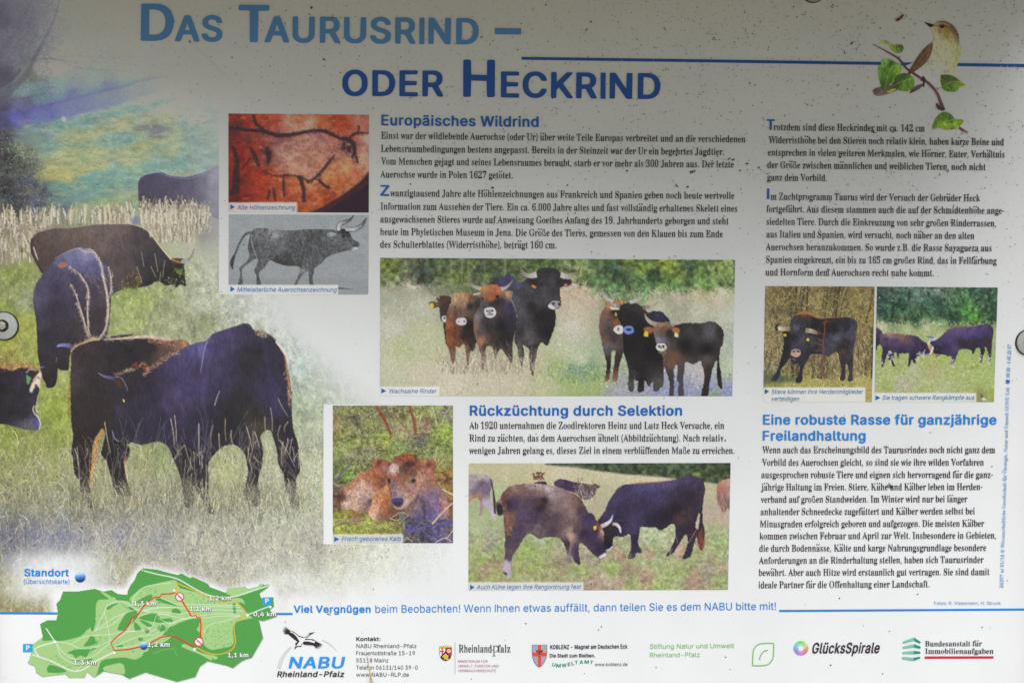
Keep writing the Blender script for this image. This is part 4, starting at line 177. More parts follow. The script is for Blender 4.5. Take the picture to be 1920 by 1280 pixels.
def frame_mesh():
    # four mitred rails round the panel, proud of its face
    xo0, xo1, zo0, zo1 = BX0-.05, BX1+.05, BZ0-.05, BZ1+.05
    xl = float(W(-24, 640)[0]); xr = float(W(1962, 640)[0]); zb = ZC-.46; zt = ZC+.46
    yf, yb = -.028, .03
    o = [(xo0, zo0), (xo1, zo0), (xo1, zo1), (xo0, zo1)]; i = [(xl, zb), (xr, zb), (xr, zt), (xl, zt)]
    v = [(x, yf, z) for x, z in o] + [(x, yf, z) for x, z in i] + [(x, yb, z) for x, z in o] + [(x, -.0005, z) for x, z in i]
    f = []
    for k in range(4):
        n = (k+1) % 4
        f += [(k, n, 4+n, 4+k), (4+k, 4+n, 12+n, 12+k), (8+k, 8+n, n, k)]
    f.append((11, 10, 9, 8))
    return mk('frame', P(v), f, M_WOOD, board)
frame_mesh()
ROOF_L, ROOF_H = .66, .09
zr = float(W(960, 0)[2]) + ROOF_H
ROOF_PTS = [(-1.2, .25), (-1.2, -.34), (-.45, -.44), (.1, -ROOF_L), (.665, -ROOF_L), (.665, .25)]   # unseen roof added over the board, front edge shaped for the panel's shade
def roof():
    n = len(ROOF_PTS)
    v = [(x, y, zr) for x, y in ROOF_PTS] + [(x, y, zr+.03) for x, y in ROOF_PTS]
    f = [tuple(range(n-1, -1, -1))] if False else [tuple(range(n)), tuple(range(2*n-1, n-1, -1))]
    f += [(k, k+n, (k+1) % n+n, (k+1) % n) for k in range(n)]
    return mk('shade_roof', P(v), f, M_WOOD, board)
roof()

def ground_mat():
    m, nt, b = principled('dry_gravel', .9, .1); N, L = nt.nodes, nt.links
    n = N.new('ShaderNodeTexNoise'); n.inputs['Scale'].default_value = 60; n.inputs['Detail'].default_value = 6
    g = N.new('ShaderNodeNewGeometry'); L.new(g.outputs['Position'], n.inputs['Vector'])
    r = N.new('ShaderNodeValToRGB'); r.color_ramp.elements[0].color = (.30, .27, .18, 1); r.color_ramp.elements[1].color = (.46, .43, .31, 1)
    L.new(n.outputs['Fac'], r.inputs[0]); L.new(r.outputs[0], b.inputs['Base Color']); return m
gr = mk('ground', [(-60, -60, 0), (60, -60, 0), (60, 60, 0), (-60, 60, 0)], [(0, 1, 2, 3)], ground_mat())
tag(gr, kind='structure')
for sx in (-.75, .75):
    part_box('post', (sx-.045, sx+.045, .032, .122, -.1, zr-.002), M_WOOD)

# ------------------------------------------------------------------ lettering
KIND = {'sans': (101., 0.), 'bold': (108., -4.), 'serif': (91., 0.)}
_tess = {}
def cdt(rings):
    """fill closed outlines (inner ones are holes) with triangles"""
    vs, es = [], []
    for r in rings:
        n = len(vs); r = [tuple(map(float, p)) for p in r]
        vs += [Vector(p) for p in r]; es += [(n+i, n+(i+1) % len(r)) for i in range(len(r))]
    V, _, F, *_r = delaunay_2d_cdt(vs, es, [], 0, 1e-7)
    V = np.array([tuple(p) for p in V], float).reshape(-1, 2); F = np.array([f for f in F if len(f) == 3], int).reshape(-1, 3)
    ct = V[F].mean(1); cn = np.zeros(len(F), int)
    for r in rings:                                   # keep the triangles an odd number of outlines go round
        r = np.asarray(r, float); q = np.roll(r, 1, 0)
        for (xa, ya), (xb, yb) in zip(q, r):
            if ya != yb: cn += ((ct[:, 1] >= min(ya, yb)) & (ct[:, 1] < max(ya, yb)) & (ct[:, 0] > xa+(ct[:, 1]-ya)*(xb-xa)/(yb-ya)))
    return V, F[cn % 2 == 1]
def glyph(font, ch):
    k = (font, ch)
    if k not in _tess:
        adv, cs = FONT[font].get(ch, FONT[font]['.'])
        v = np.array([p for c in cs for p in c], float).reshape(-1, 2)
        cap, y0 = KIND[font]
        if len(v): v = np.stack([v[:, 0], v[:, 1]-y0], 1)/cap
        v, t = cdt([[tuple(p) for p in v[i:j]] for i, j in zip(np.cumsum([0]+[len(c) for c in cs])[:-1], np.cumsum([len(c) for c in cs]))]) if cs else (v, [])
        _tess[k] = (adv/cap, v, np.array(t, int).reshape(-1, 3))
    return _tess[k]

def line(font, s, x0, y0, x1, y1, cap, slant=0.0, track=0.0):
    """One line of lettering fitted between two points of the photo; returns photo pixel vertices and triangles."""
    V, T, x, n = [], [], 0.0, 0
    for ch in s:
        adv, v, t = glyph(font, ch)
        if len(v):
            V.append(v+[x, 0]); T.append(t+n); n += len(v)
        x += adv+track
    V = np.concatenate(V); T = np.concatenate(T)
    xs = V[:, 0].copy(); X = (xs-xs.min())/(xs.max()-xs.min())
    d = np.array([x1-x0, y1-y0], float); L = math.hypot(*d); d /= L; up = np.array([d[1], -d[0]])
    Y = V[:, 1]*cap
    p = np.array([x0, y0]) + np.outer(X*L + slant*Y, d) + np.outer(Y, up)
    return p, T

INK = dict(blue=(.010, .135, .50), sky=(.018, .225, .66), pale=(.10, .30, .66), navy=(.008, .095, .43), black=(.020, .017, .021), plum=(.045, .030, .055),
           green=(.22, .50, .15), teal=(.02, .30, .19), rose=(.40, .12, .17), white=(.80, .80, .82), shade=(.10, .11, .12), lightblue=(.17, .36, .66), capblue=(.03, .17, .52), nabu=(.03, .28, .74), wine=(.52, .03, .07), slate=(.04, .035, .05), grey=(.58, .58, .60))
DT = .0011
def text_obj(name, parent, lines, color, d=DT):
    """lines: [(font, string, x0, y0, x1, y1, cap, slant)] -> one mesh."""
    VV, TT, n = [], [], 0
    for l in lines:
        p, t = line(*l); VV.append(p); TT.append(t+n); n += len(p)
    p = np.concatenate(VV); t = np.concatenate(TT)
    v = W(p[:, 0], p[:, 1], d)
    # turn every face towards the reader
    a, b, c = p[t[:, 0]], p[t[:, 1]], p[t[:, 2]]
    cr = (b[:, 0]-a[:, 0])*(c[:, 1]-a[:, 1])-(b[:, 1]-a[:, 1])*(c[:, 0]-a[:, 0])
    t = np.where((cr > 0)[:, None], t[:, ::-1], t)
    return mk(name, v-[0, 0, ZC], t, M_PRINT, parent, np.tile(np.array(INK[color] if isinstance(color, str) else color), (len(p), 1)))

def poly_obj(name, parent, polys, d=DT):
    """polys: [(points, colour)], each point list may be a list of rings; flat printed shapes in one mesh."""
    V, T, C, n = [], [], [], 0
    for k, (rings, col) in enumerate(polys):
        if not isinstance(rings[0][0], (list, tuple, np.ndarray)): rings = [rings]
        pts, t = cdt(rings); t = np.array(t, int).reshape(-1, 3)
        a, b, c = pts[t[:, 0]], pts[t[:, 1]], pts[t[:, 2]]
        cr = (b[:, 0]-a[:, 0])*(c[:, 1]-a[:, 1])-(b[:, 1]-a[:, 1])*(c[:, 0]-a[:, 0])
        t = np.where((cr > 0)[:, None], t[:, ::-1], t)
        V.append(W(pts[:, 0], pts[:, 1], d+k*.00004)); T.append(t+n); n += len(pts)
        C.append(np.tile(np.array(INK[col] if isinstance(col, str) else col), (len(pts), 1)))
    return mk(name, np.concatenate(V)-[0, 0, ZC], np.concatenate(T), M_PRINT, parent, np.concatenate(C))

def ribbon(pts, w, smooth=0):
    """Outline of a polyline of changing width, in photo pixels."""
    p = np.array(pts, float)
    if smooth: p = cr_open(p, smooth)
    w = np.interp(np.linspace(0, 1, len(p)), np.linspace(0, 1, len(np.atleast_1d(w))), np.atleast_1d(w)) if np.ndim(w) else np.full(len(p), w)
    t = np.gradient(p, axis=0); t /= np.linalg.norm(t, axis=1)[:, None]+1e-9
    n = np.stack([-t[:, 1], t[:, 0]], 1)*w[:, None]/2
    return np.concatenate([p+n, (p-n)[::-1]]).tolist()

def cr_open(p, k=4):
    p = np.asarray(p, float); q = np.concatenate([[2*p[0]-p[1]], p, [2*p[-1]-p[-2]]]); out = []
    for i in range(len(p)-1):
        a, b, c, d = q[i:i+4]
        for t in np.linspace(0, 1, k, endpoint=False):
            out.append(.5*((2*b)+(-a+c)*t+(2*a-5*b+4*c-d)*t*t+(-a+3*b-3*c+d)*t**3))
    out.append(p[-1]); return np.array(out)

def cr_closed(p, k=4):
    p = np.asarray(p, float); n = len(p); out = []
    for i in range(n):
        a, b, c, d = p[i-1], p[i], p[(i+1) % n], p[(i+2) % n]
        for t in np.linspace(0, 1, k, endpoint=False):
            out.append(.5*((2*b)+(-a+c)*t+(2*a-5*b+4*c-d)*t*t+(-a+3*b-3*c+d)*t**3))
    return np.array(out)

# ------------------------------------------------------------------ printed pictures: a fine mesh whose points carry the printer's colours
# how much of the full light reaches each height of the panel under the roof; the colours below were read from the photograph,
# so the light is taken out of them again here and only the ink's own colour stays on the panel
LX = [8, 60, 160, 300, 450, 650, 900, 1200, 1450, 1650, 1780, 1860, 1912]
LY = [6, 60, 120, 190, 260, 340, 440, 560, 700, 860, 1050, 1270]
LT = np.array("245 235 198 259 247 207 265 253 211 261 249 206 258 245 201 255 242 197 247 233 189 243 229 185 242 229 185 248 236 194 255 245 206 263 255 220 267 257 226 267 256 220 278 268 231 282 272 233 279 270 230 276 265 224 271 259 217 265 252 210 262 250 206 260 249 207 266 256 216 275 267 231 285 278 246 316 309 279 297 287 256 313 305 271 314 305 271 304 295 259 298 289 252 291 282 244 285 275 237 280 271 231 280 272 233 285 279 244 295 290 259 325 321 293 392 386 361 387 378 351 398 392 364 393 387 358 368 362 332 341 335 303 318 311 278 306 299 264 300 293 258 300 294 261 307 302 273 321 317 291 397 395 371 471 466 444 488 480 458 497 492 469 487 484 459 457 453 428 425 420 394 380 376 347 342 337 307 323 318 288 324 319 290 329 327 301 367 365 343 463 461 441 530 525 507 592 584 565 605 600 581 593 589 571 561 557 536 522 518 496 468 465 441 413 411 386 382 379 354 381 379 355 386 385 365 456 455 438 546 545 529 600 595 579 717 707 691 727 722 707 715 713 696 681 677 662 638 635 618 577 575 558 520 519 500 480 479 460 476 475 457 495 495 479 570 570 558 641 641 629 683 678 665 831 820 807 845 839 827 833 830 818 800 798 785 759 757 744 702 700 686 642 641 627 600 599 585 588 588 577 623 624 614 688 690 681 744 744 735 770 765 754 921 908 898 940 935 927 931 927 919 903 901 893 869 866 857 816 816 807 764 764 753 724 724 715 713 714 705 750 750 743 800 802 795 836 835 829 847 842 834 987 973 964 1010 1006 1000 1006 1004 999 984 982 977 956 955 949 916 914 909 874 874 867 843 842 837 834 834 829 863 864 860 899 900 896 921 920 915 921 913 909 1020 1008 1002 1056 1052 1050 1054 1052 1052 1041 1040 1039 1021 1020 1018 995 994 991 961 962 957 940 939 937 935 935 932 955 955 953 976 976 975 986 984 983 970 962 959 1007 993 993 1064 1062 1062 1074 1073 1075 1071 1070 1072 1058 1058 1060 1041 1039 1042 1021 1021 1023 1009 1007 1008 1002 1003 1005 1017 1015 1017 1027 1024 1027 1026 1022 1022 994 984 983".split(), float).reshape(len(LY), len(LX), 3)/1000
def light(px, py):
    ix = np.clip(np.interp(px, LX, range(len(LX))), 0, len(LX)-1.001); iy = np.clip(np.interp(py, LY, range(len(LY))), 0, len(LY)-1.001)
    a, b = ix.astype(int), iy.astype(int); u, v = (ix-a)[..., None], (iy-b)[..., None]
    return (LT[b, a]*(1-u)+LT[b, a+1]*u)*(1-v)+(LT[b+1, a]*(1-u)+LT[b+1, a+1]*u)*v
PW = np.array([.88, .90, .905])         # the panel's white as it shows where the light is full
def albedo(seen, px, py):
    l = s2l(np.clip(seen, 0, 1))
    return np.clip(np.maximum(l-.0015, .0012)/light(px, py)*PAPER/PW, .004, .84)

class Cv:
    def __init__(s, x0, y0, x1, y1, quad=None, sc=.75, seed=0):
        s.x0, s.y0, s.x1, s.y1, s.sc = x0, y0, x1, y1, sc
        s.w = int(round((x1-x0)*sc))+1; s.h = int(round((y1-y0)*sc))+1
        s.X, s.Y = np.meshgrid(np.linspace(x0, x1, s.w), np.linspace(y0, y1, s.h))
        s.kx = (s.w-1)/(x1-x0); s.ky = (s.h-1)/(y1-y0)
        s.a = np.ones((s.h, s.w, 3)); s.id = np.zeros((s.h, s.w), int)
        s.quad = quad; s.alb = None; s.r = np.random.default_rng(seed)
    def P(s, pts, o=(0, 0), k=1.0):
        """points traced in a zoomed view (origin o, enlargement k) -> canvas coordinates, allowing for the slightly skewed picture"""
        p = np.asarray(pts, float)[..., :2]/k + np.asarray(o, float)
        if s.quad is not None:
            (ax, ay), (bx, by), (cx, cy), (dx, dy) = s.quad
            for _ in range(1):
                v = (p[..., 1]-(ay+by)/2)/((cy+dy)/2-(ay+by)/2)
                xl = ax+(dx-ax)*v; xr = bx+(cx-bx)*v
                u = (p[..., 0]-xl)/(xr-xl)
                yt = ay+(by-ay)*u; yb = dy+(cy-dy)*u
                v = (p[..., 1]-yt)/(yb-yt)
            p = np.stack([s.x0+u*(s.x1-s.x0), s.y0+v*(s.y1-s.y0)], -1)
        return p
    def noise(s, cx, cy=None, octv=1, seed=None):
        cy = cy or cx; out = np.zeros((s.h, s.w)); amp = 1; tot = 0
        for o in range(octv):
            fx, fy = s.X/(cx/2**o), s.Y/(cy/2**o)
            fx = fx-fx.min(); fy = fy-fy.min()
            g = s.r.uniform(-1, 1, (int(fy.max())+3, int(fx.max())+3))
            ix, iy = fx.astype(int), fy.astype(int); tx, ty = fx-ix, fy-iy
            tx = tx*tx*(3-2*tx); ty = ty*ty*(3-2*ty)
            out += amp*((g[iy, ix]*(1-tx)+g[iy, ix+1]*tx)*(1-ty)+(g[iy+1, ix]*(1-tx)+g[iy+1, ix+1]*tx)*ty)
            tot += amp; amp *= .6
        return out/tot*1.4
    def field(s, pts, o=(0, 0), k=1.0, p=2.6, warp=0, wc=40, st=4):
        """colour field blended from spot colours (x, y, hex)"""
        q = s.P([(a, b) for a, b, _ in pts], o, k); c = np.array([hx(h) for _, _, h in pts])
        X, Y = s.X, s.Y
        if warp: X = X+warp*s.noise(wc, wc, 2); Y = Y+warp*s.noise(wc, wc, 2)
        X, Y = X[::st, ::st], Y[::st, ::st]
        num = np.zeros(X.shape+(3,)); den = np.zeros(X.shape)
        for (x, y), cc in zip(q, c):
            wgt = ((X-x)**2+(Y-y)**2+6)**(-p/2); num += wgt[..., None]*cc; den += wgt
        f = num/den[..., None]
        iy = np.minimum(np.arange(s.h)/st, f.shape[0]-1); ix = np.minimum(np.arange(s.w)/st, f.shape[1]-1)
        y0 = iy.astype(int); x0 = ix.astype(int); y1 = np.minimum(y0+1, f.shape[0]-1); x1 = np.minimum(x0+1, f.shape[1]-1)
        ty = (iy-y0)[:, None, None]; tx = (ix-x0)[None, :, None]
        return (f[y0][:, x0]*(1-tx)+f[y0][:, x1]*tx)*(1-ty)+(f[y1][:, x0]*(1-tx)+f[y1][:, x1]*tx)*ty
    def blur(s, m, n=1):
        for _ in range(n):
            q = np.pad(m, [(1, 1), (1, 1)]+[(0, 0)]*(m.ndim-2), 'edge')
            m = (q[:-2, 1:-1]+2*q[1:-1, 1:-1]+q[2:, 1:-1])/4
            q = np.pad(m, [(1, 1), (1, 1)]+[(0, 0)]*(m.ndim-2), 'edge')
            m = (q[1:-1, :-2]+2*q[1:-1, 1:-1]+q[1:-1, 2:])/4
        return m
    def mask(s, pts, o=(0, 0), k=1.0, smooth=4, raw=False):
        p = np.asarray(pts, float) if raw else s.P(pts, o, k)
        if smooth: p = cr_closed(p, smooth)
        m = np.zeros((s.h, s.w))
        gx = (p[:, 0]-s.x0)*s.kx; gy = (p[:, 1]-s.y0)*s.ky
        r0, r1 = max(0, int(gy.min())-1), min(s.h, int(gy.max())+2); c0, c1 = max(0, int(gx.min())-1), min(s.w, int(gx.max())+2)
        if r0 >= r1 or c0 >= c1: return m
        cols = np.arange(c0, c1); acc = np.zeros((r1-r0, c1-c0))
        for sub in (-.33, 0, .33):
            rows = np.arange(r0, r1)+sub; ins = np.zeros((r1-r0, c1-c0))
            cov = np.zeros((r1-r0, c1-c0))
            for i in range(len(p)):
                xa, ya, xb, yb = gx[i-1], gy[i-1], gx[i], gy[i]
                if ya == yb: continue
                hit = (rows >= min(ya, yb)) & (rows < max(ya, yb))
                if not hit.any(): continue
                xi = xa+(rows[hit]-ya)*(xb-xa)/(yb-ya)
                cov[hit] += np.clip(cols[None, :]+.5-xi[:, None], 0, 1)*(1 if yb > ya else -1)
            acc += np.clip(np.abs(cov), 0, 1)
        m[r0:r1, c0:c1] = acc/3
        return m
    def put(s, m, c, ident=None):
        c = np.asarray(c, float)
        s.a = s.a*(1-m[..., None]) + c*m[..., None]
        if ident is not None: s.id[m > .5] = ident
    def fill(s, pts, col, o=(0, 0), k=1.0, ident=None, smooth=4, al=1.0, soft=0):
        m = s.mask(pts, o, k, smooth)
        if soft: m = s.blur(m, soft)
        s.put(m*al, hx(col) if isinstance(col, str) else col, ident); return m
    def strokes(s, x, y, ln, ang, col, curve=0., al=1., w=1, keep=None):
        """many thin strokes starting at (x, y) photo px, ang in radians from straight up"""
        n = len(x); K = int(np.ceil(np.max(ln)*s.sc*1.15))+1
        t = np.linspace(0, 1, K)[None, :]
        a = ang[:, None]+np.broadcast_to(curve, (n,))[:, None]*t
        px = x[:, None]+np.sin(a)*ln[:, None]*t; py = y[:, None]-np.cos(a)*ln[:, None]*t
        al = np.broadcast_to(al, (n,))
        for dw in range(w):
            ix = np.round((px-s.x0)*s.kx).astype(int)+dw; iy = np.round((py-s.y0)*s.ky).astype(int)
            ok = (ix >= 0) & (ix < s.w) & (iy >= 0) & (iy < s.h)
            cc = np.broadcast_to(col[:, None, :], (n, K, 3))[ok]; aa = np.broadcast_to(al[:, None], (n, K))[ok][:, None]
            I, J = iy[ok], ix[ok]
            if keep is not None:
                kk = keep[I, J]; I, J, cc, aa = I[kk], J[kk], cc[kk], aa[kk]
            s.a[I, J] = s.a[I, J]*(1-aa)+cc*aa
    def grass(s, n, m, ln, spread, pal, jit=.10, al=.8, mix=.5, curve=.5, keep=None, bias=0.):
        """n blades where the mask m allows, blade colour between the picture's own colour and the palette"""
        w = m.ravel().astype(float); w = w/w.sum(); i = s.r.choice(len(w), n, p=w)
        x, y = s.X.ravel()[i], s.Y.ravel()[i]
        base = s.a.reshape(-1, 3)[i]; pl = np.array([hx(h) for h in pal])[s.r.integers(0, len(pal), n)]
        mx = np.broadcast_to(mix, (n,))[:, None]*s.r.uniform(.3, 1.4, (n, 1)); mx = np.clip(mx, 0, 1)
        c = np.clip(base*(1-mx)+pl*mx+s.r.normal(0, jit, (n, 1)), 0, 1)
        o = np.argsort(y); x, y, c = x[o], y[o], c[o]
        s.strokes(x, y, s.r.uniform(ln[0], ln[1], n), s.r.normal(bias, spread, n), c, s.r.normal(0, curve, n), s.r.uniform(.35, 1, n)*al, keep=keep)
    def path(s, pts, w, col, o=(0, 0), k=1.0, al=1.0, ident=None, smooth=4, soft=0):
        p = s.P(pts, o, k)
        if smooth and len(p) > 2: p = cr_open(p, smooth)
        r = ribbon(p, w); m = s.mask(r, smooth=0, raw=True)
        if soft: m = s.blur(m, soft)
        if isinstance(col, list):
            # colour runs along the path
            cs = np.array([hx(h) for h in col]); d = np.stack([(s.X-x)**2+(s.Y-y)**2 for x, y in p[::2]]).argmin(0)/max(1, len(p[::2])-1)
            c = np.stack([np.interp(d, np.linspace(0, 1, len(cs)), cs[:, i]) for i in range(3)], -1)
        else: c = hx(col)
        s.put(m*al, c, ident)
    def fuzz(s, pts, n, ln, ang, spread, pal, o=(0, 0), k=1.0, al=.7, jx=2.):
        """short hairs scattered along a line"""
        p = cr_open(s.P(pts, o, k), 8); i = s.r.integers(0, len(p), n)
        c = np.array([hx(h) for h in pal])[s.r.integers(0, len(pal), n)]
        s.strokes(p[i, 0]+s.r.normal(0, jx, n), p[i, 1]+s.r.normal(0, jx, n), s.r.uniform(.4, 1, n)*ln, s.r.normal(ang, spread, n), np.clip(c+s.r.normal(0, .05, (n, 1)), 0, 1), 0., al*s.r.uniform(.4, 1, n))
    def beast(s, pts, cols, ident, o=(0, 0), k=1.0, sat=.9, fur=.05, rag=.35, smooth=4, warp=1.5, fx=2.0, fy=5.0, p=3.2):
        """a printed animal: traced outline, spot colours blended, coat grain, slightly ragged edge"""
        m = s.mask(pts, o, k, smooth)
        if rag:
            b = s.blur(m, 2); m = np.clip((b-.5+rag*.45*s.noise(3.2, 3.2))*3.2+.5, 0, 1)
        c = s.field(cols, o, k, p=p, warp=warp, wc=14, st=2)
        c = c.mean(-1, keepdims=True)*(1-sat)+c*sat
        g = s.noise(fx, fy, 2)*fur+s.noise(14, 20, 2)*fur*.6
        c = np.clip(c*(1+g[..., None]*2.0)+g[..., None]*.04, 0, 1)
        s.put(m, c, ident); return m
    def overgrow(s, x0, x1, yb, h, n, ln, pal, idents, lean=.2):
        """grass in front of feet: the lower the more of it"""
        x = s.r.uniform(x0, x1, n); t = s.r.uniform(0, 1, n)**.6; y = np.interp(x, *zip(*yb))+12-h*(1-t)
        c = np.array([hx(q) for q in pal])[s.r.integers(0, len(pal), n)]
        s.strokes(x, y, s.r.uniform(*ln, n), s.r.normal(0, lean, n), np.clip(c*s.r.uniform(.75, 1.1, (n, 1)), 0, 1), s.r.normal(0, .3, n), s.r.uniform(.3, .9, n)*np.clip(t*1.3, .2, 1))
    def grain(s, amp, cell=1.4):
        s.a = np.clip(s.a*(1+amp*s.noise(cell)[..., None])+.02*amp*s.r.normal(0, 1, s.a.shape), 0, 1)
    def caption(s, x0, y0, x1, y1, ident, al=.72, tint='e6e7e8', o=(0, 0), k=1.0):
        m = s.mask([(x0, y0), (x1, y0), (x1, y1), (x0, y1)], o, k, 0)
        s.put(s.blur(m, 1)*al, hx(tint), None); s.id[m > .5] = ident
    def build(s, names, parent, d, drop=None, ids=None):
        """cut the picture into its parts (one mesh each); names: id -> (name, label)"""
        if s.quad is None: PX, PY = s.X, s.Y
        else:
            u = (s.X-s.x0)/(s.x1-s.x0); v = (s.Y-s.y0)/(s.y1-s.y0); q = np.array(s.quad, float)
            B = lambda i: (q[0, i]*(1-u)+q[1, i]*u)*(1-v)+(q[3, i]*(1-u)+q[2, i]*u)*v
            PX, PY = B(0), B(1)
        V = W(PX.ravel(), PY.ravel(), d)-[0, 0, ZC]
        C = albedo(s.a.reshape(-1, 3), PX.ravel(), PY.ravel()) if s.alb is None else s.alb.reshape(-1, 3)
        n = np.arange(s.h*s.w).reshape(s.h, s.w)
        Q = np.stack([n[:-1, :-1], n[1:, :-1], n[1:, 1:], n[:-1, 1:]], -1).reshape(-1, 4)
        idc = s.id[:-1, :-1].ravel().copy()
        if drop is not None: idc[drop[:-1, :-1].ravel()] = -1
        objs = {}; root = None
        for i in sorted(names, key=lambda z: z != 0):
            f = Q[idc == i]
            if not len(f): continue
            used = np.unique(f); remap = np.zeros(s.h*s.w, np.int64); remap[used] = np.arange(len(used))
            nm, lab = names[i]
            ob = mk(nm, V[used], remap[f], M_PRINT, parent if i == 0 or root is None else root, C[used])
            if lab: ob['label'] = lab
            if i == 0: root = ob
            objs[i] = ob
        return objs

